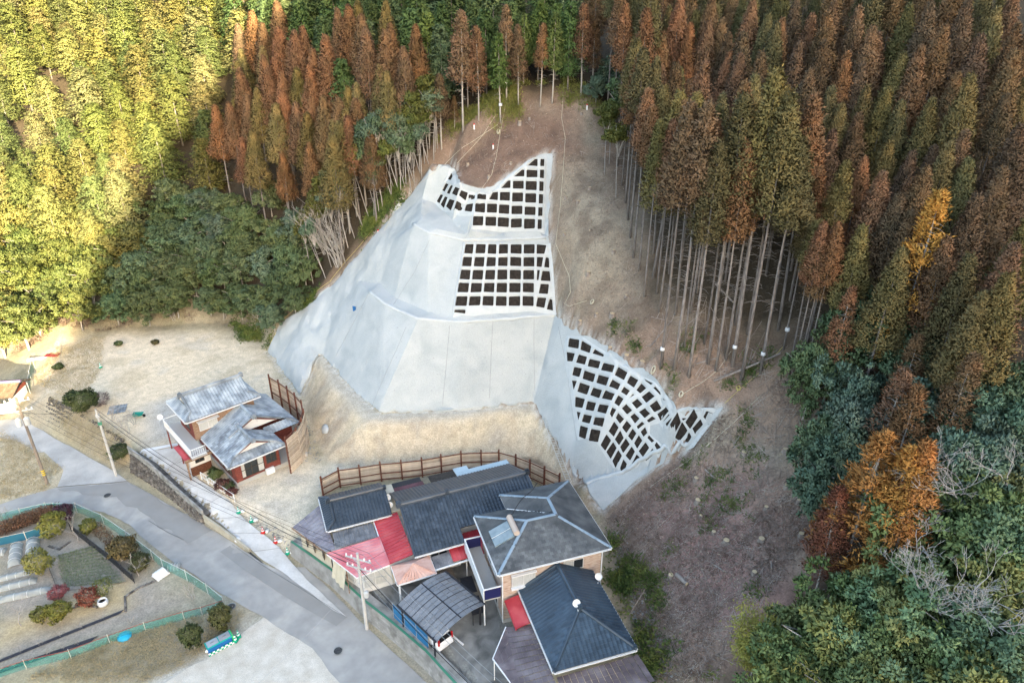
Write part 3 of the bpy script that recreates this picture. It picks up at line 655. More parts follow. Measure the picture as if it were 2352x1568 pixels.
# ------------------------------------------------------------------ roads, lane, paved lots
mat('asphalt', [(.29, .278, .258), (.335, .322, .30), (.42, .395, .355)], scale=.28, detail=6, rough=.9, bump=.25, bscale=25, coord='World', distort=.8, scale2=1.2, amt2=.08)
mat('pale_lane', [(.33, .32, .30), (.42, .405, .38), (.52, .50, .46)], scale=.4, detail=8, rough=.9, bump=.2, bscale=20, coord='World', scale2=6, amt2=.06)
mat('concrete_lane', [(.42, .405, .375), (.54, .525, .495), (.62, .61, .585)], scale=.5, detail=8, rough=.9, bump=.2, bscale=20, coord='World', scale2=6, amt2=.06)
mat('concrete_white', [(.62, .63, .63), (.70, .70, .69)], scale=.8, rough=.85, coord='World')
mat('gravel', [(.50, .445, .365), (.56, .51, .43), (.63, .58, .50)], scale=1.2, detail=10, rough=1, bump=.8, bscale=14, coord='World', scale2=22, amt2=.18)
mat('yard_concrete', [(.10, .10, .095), (.19, .19, .178), (.30, .295, .275)], scale=.6, detail=7, rough=.85, bump=.25, bscale=12, coord='World', distort=1.0)
mat('concrete_old', [(.17, .165, .15), (.27, .265, .245), (.36, .35, .33)], scale=1.3, detail=7, rough=.95, bump=.5, bscale=12, coord='World')
mat('concrete_tan', [(.36, .32, .24), (.45, .41, .33)], scale=1.3, rough=.95, bump=.4, coord='World')
mat('block', [(.20, .195, .18), (.29, .285, .27), (.36, .355, .34)], scale=1.1, detail=6, rough=.95, bump=.5, bscale=14, coord='World', rand=.16)
mat('stone_dark', [(.055, .05, .045), (.12, .11, .10), (.20, .19, .175)], scale=2.2, rough=.95, bump=.8, bscale=9, coord='World', rand=.3)
mat('iron', [(.05, .05, .052), (.09, .088, .085)], scale=6, rough=.6, metal=.5)
mat('green_paint', [(.06, .22, .14)], rough=.6); mat('white_paint', [(.72, .72, .70), (.80, .80, .79)], scale=3, rough=.5)
def pave(name, uv, m, lift=.05, st=1.0, jit=.12, kind='structure'):
    P = [tuple(p[:2]) for p in hits(uv, zgrid=Zbase)]
    P = [(x + float(fbm(x * .8, y * .8, 3, 51)) * jit, y + float(fbm(x * .8 + 7, y * .8, 3, 52)) * jit) for x, y in densify(P, .6)]
    X, Y, fs = sheet(P, st, edge_st=9); Z = sample(Zbase, X, Y) + lift
    me = bpy.data.meshes.new(name); me.from_pydata(list(zip(X.tolist(), Y.tolist(), Z.tolist())), [], [tuple(f) for f in fs]); me.materials.append(MATS[m])
    o = link(name, me); o['kind'] = kind; return o
m7 = lambda L: [u7(*p) for p in L]
pave('gravel_lot', [(395, 1550), (450, 1520), (515, 1490), (600, 1418), (640, 1420), (800, 1555), (840, 1640), (300, 1640)], 'gravel', .035, .8, .8)
pave('road', m7([(-60, 470), (0, 455), (330, 372), (520, 395), (700, 425), (870, 505), (960, 595), (1180, 765), (1480, 965), (1600, 1035), (1830, 1165), (2100, 1335)]) + [(778, 1567), (860, 1640), (1050, 1640), (985, 1571), (905, 1499), (828, 1428), (760, 1356), (700, 1302)]
     + m7([(1840, 800), (1760, 757), (1560, 622), (1355, 500), (1060, 326), (860, 215), (390, 255), (180, 310), (0, 370), (-60, 390)]), 'asphalt', .05, .9, .1)
pave('side_road', [u4(-30, 1312), u4(120, 1302), u4(250, 1362), u4(440, 1472), u7(520, 5), u7(600, 55), u7(790, 160), u7(855, 212), u7(600, 234), u7(388, 252), u7(428, 140), u7(300, 20), u4(260, 1530), u4(110, 1452), u4(-30, 1425)], 'pale_lane', .06, .8, .1)
pave('lane', [u7(925, 45)] + m7([(1080, 5), (1200, -20), (1230, 70), (1340, 210), (1545, 345), (1600, 430), (1750, 560), (1880, 660), (1965, 770), (2060, 870), (2230, 1035), (2330, 1130), (2240, 1085), (2080, 960), (1930, 850), (1775, 748), (1610, 608), (1365, 415), (1180, 262), (1000, 100)]), 'concrete_lane', .10, .6, .08)
pave('driveway', [u7(925, 30), u4(1190, 1470), u4(1230, 1530), u7(1205, -25), u7(1080, 0), u7(945, 45)], 'concrete_white', .12, .6, .04)
pave('courtyard', [(706, 1272), (860, 1330), (1000, 1300), (1090, 1290), (1130, 1330), (1150, 1450), (1200, 1567), (1200, 1740), (985, 1530), (910, 1455), (842, 1389), (778, 1330)], 'yard_concrete', .05, .8, .05)
# a strip of resurfaced asphalt and the joint across it
pave('road_patch', m7([(1480, 690), (1560, 640), (1740, 765), (2060, 960), (2330, 1130), (2260, 1190), (1900, 980), (1600, 780)]), 'asphalt', .085, .5, .03)
mat('asphalt_dark', [(.255, .246, .23), (.295, .284, .265)], scale=.6, rough=.9, bump=.2, bscale=25, coord='World')
bpy.data.objects['road_patch'].data.materials[0] = MATS['asphalt_dark']
pave('road_mend', m7([(390, 262), (860, 222), (1058, 333), (1355, 505), (1420, 560), (1260, 640), (960, 430), (760, 330), (560, 300)]), 'asphalt_dark', .080, .5, .5)
# manholes
def manhole(uv, lab):
    x, y, z = hits([uv], zgrid=Zbase)[0]; z = float(sample(Zbase, x, y)) + .09
    t = thing('manhole_cover', lab, 'manhole cover', (x, y, z))
    MB().lathe([(.40, 0), (.40, .012), (.34, .016)], 24).build('rim', 'concrete_old', t)
    c = MB().lathe([(.32, .0), (.32, .024), (.30, .028)], 24).build('lid', 'iron', t)
    for k in range(-2, 3): MB().box((0, k * .1, .031), (.56 * math.cos(k * .3), .03, .012)).build('rib', 'iron', c)
manhole(u7(723, 311), 'round iron manhole cover where the side road joins the road')
manhole(u7(2272, 1355), 'round iron manhole cover in the road below the block wall')
manhole(u7(1555, 1058), 'round iron manhole cover in the verge at the garden fence corner')

# ------------------------------------------------------------------ walls along the road
def stone_mesh(seed):
    r = random.Random(seed); bm = bmesh.new(); bmesh.ops.create_icosphere(bm, subdivisions=1, radius=.5)
    for v in bm.verts: v.co *= r.uniform(.82, 1.12); v.co.x *= 1.15
    me = bpy.data.meshes.new('stone'); bm.to_mesh(me); bm.free(); me.materials.append(MATS['stone_dark']); return me
STONES = [stone_mesh(i) for i in range(4)]
def lerp(a, b, t): return tuple(p + (q_ - p) * t for p, q_ in zip(a, b))
def along(P, s):
    for a, b in zip(P, P[1:]):
        L = math.dist(a[:2], b[:2])
        if s <= L: return lerp(a, b, s / L if L else 0)
        s -= L
    return tuple(P[-1])
def length(P): return sum(math.dist(a[:2], b[:2]) for a, b in zip(P, P[1:]))
def rubble_wall(name, lab, base, top, size, cat='retaining wall', core='stone_dark', m=None):
    o = base[0]; t = thing(name, lab, cat, o); b = MB(); n = 24; LB, LT = length(base), length(top)
    for k in range(n):
        A, B_ = along(base, LB * k / n), along(base, LB * (k + 1) / n); C, D = along(top, LT * k / n), along(top, LT * (k + 1) / n)
        dx, dy = B_[0] - A[0], B_[1] - A[1]; L = math.hypot(dx, dy) + 1e-6; nx, ny = -dy / L * .75, dx / L * .75
        if (C[0] - A[0]) * nx + (C[1] - A[1]) * ny < 0: nx, ny = -nx, -ny
        P = [A, B_, D, C]; Q = [(p[0] + nx, p[1] + ny, p[2]) for p in P]
        b.add([tuple(np.array(p) - np.array(o)) for p in P + Q], [(0, 1, 2, 3), (3, 2, 6, 7), (0, 3, 7, 4), (1, 5, 6, 2), (4, 7, 6, 5)])
    b.build('core', core, t)
    rr = random.Random(len(lab)); per = [[], [], [], []]; s = 0.0; cnt = 0
    H = max(q_[2] - p[2] for p, q_ in zip(base, top))
    rows_ = max(1, int(H / (size * .75)))
    for j in range(rows_):
        s = rr.random() * size
        while s < LB:
            f = (j + .5 + rr.uniform(-.12, .12)) / rows_; A = along(base, s); C = along(top, s * LT / LB); p = lerp(A, C, f)
            if C[2] - A[2] > size * .5:
                sc = size * rr.uniform(.8, 1.2); M_ = Matrix.Translation(Vector(p) - Vector(o)) @ Euler((rr.uniform(-.4, .4), rr.uniform(-.4, .4), rr.uniform(0, 6.28))).to_matrix().to_4x4() @ Matrix.Diagonal((sc, sc, sc * .8, 1))
                per[rr.randrange(4)].append(M_)
            s += size * rr.uniform(.8, 1.15)
    for me, L in zip(STONES, per): pieces(t, 'stone', me, L, 75, Matrix.Translation(o), 'small_stones')
    return t
gz = lambda uv, z: at(uv[0], uv[1], z)
rubble_wall('stone_wall', 'dark rubble retaining wall between the road and the concrete lane', [at(302, 1084, -1.95), at(370, 1128, -1.8), at(420, 1165, -1.7), at(467, 1203, -1.62)],
            [at(298, 1043, .3), at(345, 1072, .2), at(400, 1125, -.1), at(467, 1186, -.55)], .36)
def parapet(name, lab, pts, h, th, m, cat='wall', cap=None):
    o = pts[0]; t = thing(name, lab, cat, o)
    for a, b in zip(pts, pts[1:]):
        A = Vector(a) - Vector(o); B_ = Vector(b) - Vector(o); d = (B_ - A); d.z = 0; d.normalize(); nn = Vector((-d.y, d.x, 0)) * th / 2
        V = [A - nn, B_ - nn, B_ + nn, A + nn]; lowz = Vector((0, 0, .35))
        hA, hB = (h if not callable(h) else h(a)), (h if not callable(h) else h(b))
        T = [A - nn + Vector((0, 0, hA)), B_ - nn + Vector((0, 0, hB)), B_ + nn + Vector((0, 0, hB)), A + nn + Vector((0, 0, hA))]
        MB().add([v - lowz for v in V] + T, [(3, 2, 1, 0), (4, 5, 6, 7), (0, 1, 5, 4), (1, 2, 6, 5), (2, 3, 7, 6), (3, 0, 4, 7)]).build('wall_run', m, t)
    return t
parapet('block_parapet', 'low dark block parapet on top of the rubble wall beside the lane', [at(296, 1035, .42), at(345, 1072, .24), at(402, 1125, -.08), at(467, 1183, -.56)], .62, .15, 'concrete_old')
parapet('kerb_wall', 'low tan concrete kerb wall stepping down between lane and road', [at(469, 1190, -.85), at(500, 1212, -1.0), at(545, 1245, -1.2), at(575, 1268, -1.35)], .42, .18, 'concrete_tan')
b = MB(); b.lathe([(.0, 0), (.24, .05), (.30, .2), (.22, .36), (.05, .42)], 10); o = b.build('kerb_end_block', 'white_paint', None, True, at(547, 1243, -1.25)); tag(o, 'rounded white painted block at the end of the kerb wall', 'marker')
o = MB().beam((0, 0, .08), Vector(at(606, 1296, -1.42)) - Vector(at(553, 1252, -1.35)), .1, .12).build('kerb_rail', 'iron', None, False, at(553, 1252, -1.35)); tag(o, 'dark metal rail on the lane edge past the white block', 'rail')
# block wall of the courtyard
WB = [(x - .5, y - .55, -1.42) for x, y in WALL[:-1]]
WT = [(a[0] + .14, a[1] + .16, .2 if i else .05) for i, a in enumerate(WB)]
bw = thing('block_wall', 'weathered concrete block retaining wall along the road below the courtyard', 'retaining wall', WB[0])
b = MB()
for i in range(len(WB) - 1):
    A, B_, C, D = WB[i], WB[i + 1], WT[i + 1], WT[i]; n_ = (.55, .6, 0)
    V = [A, B_, C, D]; V2 = [(p[0] + n_[0], p[1] + n_[1], p[2]) for p in V]
    b.add([tuple(np.array(p) - np.array(WB[0])) for p in V + V2], [(0, 1, 2, 3), (3, 2, 6, 7), (0, 3, 7, 4), (1, 5, 6, 2), (4, 7, 6, 5)])
b.build('core', 'concrete_old', bw)
blk = MB().box((0, 0, 0), (.385, .06, .186)).mesh('block', 'block'); L = length(WB); ms = []
for j in range(7):
    s = .2 + (j % 2) * .2
    while s < L - .2:
        A = along(WB, s); C = along(WT, s * length(WT) / L); f = (j + .5) / 7; p = Vector(lerp(A, C, f)); A2 = along(WB, s + .1)
        if C[2] - A[2] > .3: ms.append(Matrix.Translation(p - Vector(WB[0])) @ Matrix.Rotation(math.atan2(A2[1] - A[1], A2[0] - A[0]), 4, 'Z') @ Matrix.Rotation(R(-8), 4, 'X') @ Matrix.Diagonal((1, 1, (C[2] - A[2]) / 7 / .2, 1)))
        s += .4
pieces(bw, 'block', blk, ms, 300, Matrix.Translation(WB[0]), 'far_blocks')
for i in range(len(WT) - 1):
    a, b_ = [Vector(p) - Vector(WB[0]) + Vector((.06, .07, .02)) for p in (WT[i], WT[i + 1])]
    MB().beam(a, b_, .17, .06).build('green_coping', 'green_paint', bw)
# rubble bank under the yard
rubble_wall('yard_bank_wall', 'low rubble bank below the earth yard beside the side road', [at(100, 975, -1.5), at(150, 1000, -1.4), at(205, 1005, -1.2), at(262, 1045, -1.4)], [at(112, 912, .5), at(160, 935, .5), at(205, 960, .45), at(285, 1012, .35)], .34)

# joints of the lane slabs and seams of the road
def surface_line(parent, uvl, w_, m, lift, n=10):
    P = [(p[0], p[1], float(sample(Zbase, p[0], p[1])) + lift) for p in hits(seg_uv(uvl, n), zgrid=Zbase)]; b = MB()
    for a, c in zip(P, P[1:]): b.beam(a, c, w_, .01)
    b.build('joint', m, parent)
mat('joint_dark', [(.20, .19, .175)], rough=.9); mat('joint_grey', [(.17, .17, .165)], rough=.9)
lane_o = bpy.data.objects['lane']; road_o = bpy.data.objects['road']
for a, c in (((1085, 165), (1225, 60)), ((1215, 285), (1370, 225)), ((1345, 400), (1500, 310)), ((1450, 470), (1640, 455)), ((1560, 565), (1760, 565)), ((1700, 690), (1890, 665))): surface_line(lane_o, m7([a, c]), .03, 'joint_dark', .115)
for L in ([(1000, 480), (1130, 560), (1240, 610)], [(1560, 640), (1740, 765), (2060, 960), (2330, 1130)], [(385, 255), (620, 235), (860, 217)]): surface_line(road_o, m7(L), .03, 'joint_grey', .10, 14)
mat('dust', [(.40, .37, .32), (.47, .44, .39)], scale=1, rough=1, coord='World')
# ------------------------------------------------------------------ houses
mat('tile_silver', [(.15, .175, .20), (.25, .285, .315), (.37, .405, .43)], scale=1.0, detail=7, rough=.5, spec=.4, coord='World', rand=.3, lo=.35, hi=.68)
mat('tile_dark', [(.030, .040, .052), (.055, .070, .090)], scale=.9, detail=6, rough=.36, spec=.5, coord='World', rand=.30)
mat('tile_blue', [(.028, .045, .065), (.050, .078, .108)], scale=.9, detail=6, rough=.34, spec=.5, coord='World', rand=.30)
mat('tile_brown', [(.15, .10, .06), (.24, .17, .11)], scale=2, rough=.6, coord='World', rand=.2)
mat('slate', [(.060, .066, .070), (.105, .112, .115), (.16, .165, .165)], scale=.8, detail=8, rough=.75, coord='World', rand=.22)
mat('deck_dark', [(.04, .04, .042)], rough=.9)
mat('ridge_blue', [(.20, .27, .33), (.27, .34, .40)], scale=1.5, rough=.5, coord='World')
mat('red_wood', [(.10, .028, .022), (.19, .048, .036), (.26, .08, .06)], scale=3, detail=6, rough=.75, coord='Object', stretch=(1, 1, 7), rand=.12)
mat('old_wood', [(.13, .075, .05), (.27, .17, .11), (.38, .28, .20)], scale=2.5, detail=6, rough=.85, stretch=(1, 1, 9))
mat('white_wall', [(.60, .59, .56), (.70, .69, .66)], scale=1.2, rough=.85, coord='World')
mat('cream_wall', [(.45, .40, .30), (.55, .50, .40)], scale=1.2, rough=.85, coord='World')
mat('gutter_white', [(.74, .74, .73)], rough=.45)
mat('glass_dark', [(.025, .030, .034)], rough=.08, spec=.6); mat('glass_pale', [(.42, .42, .40), (.55, .55, .52)], scale=2, rough=.25, spec=.5, stretch=(9, 9, 1))
mat('frame_dark', [(.06, .045, .035)], rough=.5); mat('frame_alu', [(.62, .62, .60)], rough=.4, metal=.3)
mat('red_metal', [(.36, .025, .035), (.46, .05, .06), (.53, .10, .10)], scale=.8, detail=6, rough=.45, spec=.4, coord='World', rand=.08)
mat('pink_metal', [(.55, .14, .16), (.63, .22, .23), (.68, .33, .32)], scale=.7, detail=6, rough=.5, spec=.4, coord='World', rand=.06)
mat('salmon_metal', [(.46, .25, .19), (.56, .34, .27), (.62, .42, .35)], scale=1.3, detail=7, rough=.6, coord='World', rand=.06)
mat('maroon_metal', [(.10, .035, .045), (.17, .07, .085)], scale=1, rough=.5, coord='World', rand=.1)
mat('plum_sheet', [(.13, .115, .135), (.21, .195, .22), (.30, .29, .31)], scale=.9, detail=7, rough=.5, spec=.4, coord='World', rand=.12)
mat('brown_sheet', [(.075, .055, .058), (.125, .098, .102), (.19, .165, .17)], scale=.9, detail=7, rough=.4, spec=.45, coord='World', rand=.14)
mat('grey_sheet', [(.085, .088, .095), (.15, .152, .16), (.23, .23, .235)], scale=1.1, detail=7, rough=.5, coord='World', rand=.12)
mat('smoke_panel', [(.17, .175, .185), (.22, .225, .235)], scale=1.2, rough=.3, spec=.5, coord='World', rand=.1, alpha=.96)
mat('rust_sheet', [(.035, .032, .03), (.09, .075, .06)], scale=3, rough=.8, coord='World'); mat('blue_sheet', [(.42, .52, .57), (.52, .61, .65)], scale=2, rough=.5, coord='World')
mat('siding_tan', [(.34, .215, .165), (.50, .38, .30), (.58, .47, .38)], scale=2.2, detail=4, rough=.8, coord='Object', stretch=(1.0, 1.0, 5.5))
mat('steel_dark', [(.035, .035, .04)], rough=.5, metal=.3); mat('navy', [(.02, .022, .09)], rough=.3)
mat('blue_net', [(.015, .11, .26), (.03, .17, .34)], scale=3, rough=.7); mat('canvas', [(.52, .46, .33), (.60, .54, .41)], scale=2, rough=.9)
mat('mosaic', [(.05, .018, .012), (.17, .07, .035)], scale=16, detail=1, rough=.7); mat('deck_wood', [(.16, .13, .10), (.25, .21, .17)], scale=3, rough=.85, stretch=(1, 8, 1))
mat('dish_white', [(.78, .78, .77)], rough=.4); mat('tank_tan', [(.50, .41, .34)], rough=.5); mat('solar', [(.16, .21, .23), (.24, .29, .30)], scale=2, rough=.12, spec=.7)
mat('concrete_base', [(.40, .39, .37)], rough=.9); mat('plastic_grey', [(.55, .55, .53)], rough=.5)

def tile_mesh(name, m, tu, tv, h=.05):
    b = MB(); n = 5; xs = [-.52 * tu + 1.04 * tu * i / (n - 1) for i in range(n)]; prof = [.3, .0, .25, 1.0, .55]
    V = []
    for yy, dz in ((-.56 * tv, .028), (.56 * tv, -.012)):
        V += [(x, yy, p * h + dz) for x, p in zip(xs, prof)]
    V += [(x, -.56 * tv, p * h + .028 - .03) for x, p in zip(xs, prof)]
    F = [(i, i + 1, n + i + 1, n + i) for i in range(n - 1)] + [(2 * n + i, 2 * n + i + 1, i + 1, i) for i in range(n - 1)]
    return b.add(V, F).mesh(name, m)
def shingle_mesh(name, m, tu, tv):
    w_, l_ = tu * .97, tv * 1.12
    return MB().add([(-w_ / 2, -l_ / 2, .022), (w_ / 2, -l_ / 2, .022), (w_ / 2, l_ / 2, .0), (-w_ / 2, l_ / 2, .0), (-w_ / 2, -l_ / 2, .006), (w_ / 2, -l_ / 2, .006)],
                    [(0, 1, 2, 3), (4, 5, 1, 0), (4, 0, 3), (1, 5, 2)]).mesh(name, m)
def face_mats(poly, tu, tv, lift=.03, stagger=False):
    """tile places on a sloping roof plane; the first edge is the eave"""
    P = [Vector(p) for p in poly]; u = (P[1] - P[0]).normalized(); nn = Vector((0, 0, 0))
    for i in range(len(P)): nn += P[i].cross(P[(i + 1) % len(P)])
    nn.normalize()
    if nn.z < 0: nn = -nn
    v = nn.cross(u)
    if v.z < 0: v = -v
    u = v.cross(nn)
    uv = [((p - P[0]).dot(u), (p - P[0]).dot(v)) for p in P]
    umin, umax = min(a for a, b in uv), max(a for a, b in uv); vmax = max(b for a, b in uv)
    nu = max(1, round((umax - umin) / tu)); nv = max(1, round(vmax / tv)); su = (umax - umin) / nu; sv = vmax / nv; out = []
    rot = Matrix((u, v, nn)).transposed().to_4x4()
    for j in range(nv):
        for i in range(nu + (1 if stagger else 0)):
            a = umin + (i + .5 - (.5 if stagger and j % 2 else 0)) * su; b = (j + .5) * sv
            if in_poly(np.array([a]), np.array([b]), uv)[0]:
                out.append(Matrix.Translation(P[0] + u * a + v * b + nn * lift) @ rot @ Matrix.Rotation(random.uniform(-.008, .008), 4, 'Z') @ Matrix.Diagonal((su / tu, sv / tv, 1, 1)))
    return out
def tiled(house, faces, mesh, tu, tv, stagger=False, deck='deck_dark', name='roof_tile', limit=300):
    ms = []
    rf = MB()
    for f in faces: rf.slab(f, .10); ms += face_mats(f, tu, tv, .03, stagger)
    r = rf.build('roof', deck, house)
    pieces(r, name, mesh, ms, limit, house.matrix_basis, name + 's_beyond')
    return r
def ridge(parent, a, b, w=.26, h=.22, m='tile_dark', name='ridge_cap'):
    a = Vector(a); b = Vector(b); d = (b - a); L = d.length; d.normalize(); s = d.cross(Vector((0, 0, 1))).normalized(); u = s.cross(d)
    prof = [(-w / 2, -.05), (-w / 2, h * .55), (-w * .32, h * .9), (0, h * 1.05), (w * .32, h * .9), (w / 2, h * .55), (w / 2, -.05)]
    V = [p + s * x + u * z for p in (a, b) for x, z in prof]; n = len(prof)
    return MB().add(V, [(i, i + 1, n + i + 1, n + i) for i in range(n - 1)] + [tuple(range(n - 1, -1, -1)), tuple(range(n, 2 * n))]).build(name, m, parent)
def ridge_end(parent, p, m='tile_dark', s=.3):
    MB().box((p[0], p[1], p[2] + s * .4), (s, s, s * 1.1)).box((p[0], p[1], p[2] + s * 1.05), (s * .5, s * .5, s * .4)).build('ridge_end_tile', m, parent)
def gutter(house, a, b, m='gutter_white', r=.06):
    MB().beam(a, b, r * 2, r * 1.6).build('gutter', m, house)
def window(house, c, ang, w_, h_, n=2, pane=('glass_dark',), fr='frame_alu', mid=False):
    """frame on a wall; ang = direction the window faces, panes as sub-parts"""
    f = MB(); t = .06; d = .07
    for x in [-w_ / 2 + t / 2] + [-w_ / 2 + w_ * k / n for k in range(1, n)] + [w_ / 2 - t / 2]: f.box((x, 0, 0), (t, d, h_ - 2 * t))
    for z in [-h_ / 2 + t / 2, h_ / 2 - t / 2]: f.box((0, 0, z), (w_, d, t))
    if mid: f.box((0, -.004, 0), (w_ - 2 * t, d, t * .8))
    o = f.build('window', fr, house); o.location = c; o.rotation_euler = (0, 0, ang + math.pi / 2)
    for k in range(n):
        x = -w_ / 2 + w_ * (k + .5) / n
        MB().box((x, .012, 0), (w_ / n - t, .02, h_ - 2 * t)).build('pane', pane[k % len(pane)], o)
    return o
def strips(parent, quad, n, m, rib='seam', t=.035, name='roof_panel'):
    """standing-seam sheet: quad = a,b (first side), d,c (opposite); n panels between side a-d and b-c"""
    a, b, c, d = [Vector(p) for p in quad]
    for k in range(n):
        t0, t1 = k / n + .004, (k + 1) / n - .004
        P = [a.lerp(b, t0), a.lerp(b, t1), d.lerp(c, t1), d.lerp(c, t0)]
        o = MB().slab(P, t).build(name, m, parent)
    for k in range(n + 1):
        p, q_ = a.lerp(b, k / n), d.lerp(c, k / n)
        MB().beam(p + Vector((0, 0, .015)), q_ + Vector((0, 0, .015)), .05, .06).build(rib, m, parent)
def sheet_grid(parent, quad, nu, nv, m, fr='steel_dark', arch=None, bw=.035, name='sheet'):
    """clear roofing: separate sheets between battens"""
    a, b, c, d = [Vector(p) for p in quad]
    def pt(u, v):
        p = a.lerp(b, u).lerp(d.lerp(c, u), v)
        if arch: p = p + Vector((0, 0, arch(u, v)))
        return p
    for i in range(nu):
        for j in range(nv):
            u0, u1, v0, v1 = i / nu + .003, (i + 1) / nu - .003, j / nv + .003, (j + 1) / nv - .003
            MB().slab([pt(u0, v0), pt(u1, v0), pt(u1, v1), pt(u0, v1)], .012).build(name, m, parent)
    if fr:
        for i in range(nu + 1):
            B_ = MB()
            for j in range(nv): B_.beam(pt(i / nu, j / nv) + Vector((0, 0, .006)), pt(i / nu, (j + 1) / nv) + Vector((0, 0, .006)), bw, .04)
            B_.build('batten', fr, parent)
        for j in range(nv + 1):
            B_ = MB()
            for i in range(nu): B_.beam(pt(i / nu, j / nv) + Vector((0, 0, .004)), pt((i + 1) / nu, j / nv) + Vector((0, 0, .004)), bw, .035)
            B_.build('batten', fr, parent)
def satellite(loc, az, lab, s=.30):
    s = min(s, .29)
    t = thing('satellite_dish', lab, 'satellite dish', loc, az)
    MB().tube([(0, 0, -.35), (0, 0, .12)], .025, 8).build('mast', 'steel_grey', t)
    b = MB(); n = 16; pr = [(0, -.10), (s * .5, -.075), (s * .85, -.02), (s, .02)]
    V = [(r * math.cos(2 * math.pi * k / n), z, r * 1.08 * math.sin(2 * math.pi * k / n)) for r, z in pr for k in range(n)]
    V = [(x, -y - .12, z + .3) for x, y, z in V]; m_ = len(pr)
    F = [(i * n + k, i * n + (k + 1) % n, (i + 1) * n + (k + 1) % n, (i + 1) * n + k) for i in range(m_ - 1) for k in range(n)]
    o = b.add(V, F).build('reflector', 'dish_white', t, True); o.rotation_euler = (R(-18), 0, 0)
    MB().tube([(0, -.14, .0), (0, -.5, .12)], .014, 6).build('feed_arm', 'steel_grey', t)
    MB().box((0, -.52, .15), (.07, .1, .07)).build('feed_horn', 'plastic_grey', t)

# ---- house with silver tiles and red boarded walls
hA = thing('tiled_house', 'two storey house with red boarded walls and silver grey tiled roofs', 'house', (-27.3, 53.9, .25), R(43))
box('base', 'concrete_base', hA, (4.35, 5.5, .2), (7.7, 9.9, .5)); 
MB().prism([(.6, .6), (5.2, .6), (5.2, 3.6), (8.2, 3.6), (8.2, 10.4), (.6, 10.4)], .44, 2.8).build('wall', 'red_wood', hA)
MB().prism([(-.5, 7.2), (6.0, 7.2), (6.0, 11.4), (-.5, 11.4)], 2.7, 5.4).build('upper_wall', 'old_wood', hA)
MB().prism([(-.515, 7.3), (-.49, 7.3), (-.49, 11.3), (-.515, 11.3)], 2.75, 5.35).build('end_wall', 'red_wood', hA)
T_A = tile_mesh('roof_tile', 'tile_silver', .32, .33)
e = 2.85; k_ = .5
zl_ = lambda x: e + k_ * x
lowF = [[(0, 7.2, e), (0, 0, e), (.9, .9, zl_(.9)), (2.9, .9, zl_(2.9)), (2.9, 3.8, zl_(2.9)), (4.4, 3.8, zl_(4.4)), (4.4, 7.2, zl_(4.4))],
        [(0, 0, e), (5.8, 0, e), (4.9, .9, zl_(.9)), (.9, .9, zl_(.9))],
        [(5.8, 0, e), (5.8, 3.5, e), (2.9, 3.5, zl_(2.9)), (2.9, .9, zl_(2.9)), (4.9, .9, zl_(.9))],
        [(5.2, 2.9, e), (8.8, 2.9, e), (7.9, 3.8, zl_(.9)), (5.2, 3.8, zl_(.9))],
        [(8.8, 2.9, e), (8.8, 11, e), (4.4, 11, zl_(4.4)), (4.4, 3.8, zl_(4.4)), (7.9, 3.8, zl_(.9))]]
e2 = 5.45; k2 = .58; zu = lambda y: e2 + k2 * y
upF = [[(-1.2, 6.6, e2), (6.6, 6.6, e2), (5.7, 7.5, zu(.9)), (5.7, 9.3, zu(2.7)), (-.3, 9.3, zu(2.7)), (-.3, 7.5, zu(.9))],
       [(6.6, 12, e2), (-1.2, 12, e2), (-.3, 11.1, zu(.9)), (-.3, 9.3, zu(2.7)), (5.7, 9.3, zu(2.7)), (5.7, 11.1, zu(.9))],
       [(-1.2, 12, e2), (-1.2, 6.6, e2), (-.3, 7.5, zu(.9)), (-.3, 11.1, zu(.9))],
       [(6.6, 6.6, e2), (6.6, 12, e2), (5.7, 11.1, zu(.9)), (5.7, 7.5, zu(.9))]]
rA = tiled(hA, lowF + upF, T_A, .32, .33)
for y, x0, x1, xm, zz in ((.98, .9, 4.9, 2.9, zl_(2.9)), (3.88, 1.6, 7.2, 4.4, zl_(4.4))):
    zb = zl_(x0); MB().add([(x0, y, zb), (x1, y, zb), (xm, y, zz - .04)], [(0, 1, 2)]).add([(x0, y + .1, zb), (x1, y + .1, zb), (xm, y + .1, zz - .04)], [(2, 1, 0)]).build('gable_wall', 'tile_silver', hA)
    MB().add([(x0 + .55, y - .03, zb + .06), (x1 - .55, y - .03, zb + .06), (xm, y - .03, zz - .32)], [(0, 1, 2)]).build('gable_panel', 'white_wall', hA)
    for xa in (x0, x1): MB().beam((xa + (.5 if xa < xm else -.5), y - .06, zb + .12), (xm, y - .06, zz - .22), .06, .09).build('barge_board', 'red_wood', hA)
    for xa in (x0, x1): ridge(rA, (xa, y - .15, zb + .1), (xm, y - .15, zz + .1), .30, .12, 'tile_silver')
for x in (-.22, 5.62):
    MB().add([(x, 7.5, zu(.9)), (x, 11.1, zu(.9)), (x, 9.3, zu(2.65))], [(0, 1, 2)]).build('gable_wall', 'white_wall', hA)
for a, b in (((2.9, .6, zl_(2.9)), (2.9, 4.4, zl_(2.9))), ((4.4, 3.5, zl_(4.4)), (4.4, 11, zl_(4.4))), ((-.5, 9.3, zu(2.7)), (5.9, 9.3, zu(2.7)))):
    ridge(rA, a, b, .34, .34, 'tile_silver'); ridge_end(rA, a, 'tile_silver', .38); ridge_end(rA, b, 'tile_silver', .38)
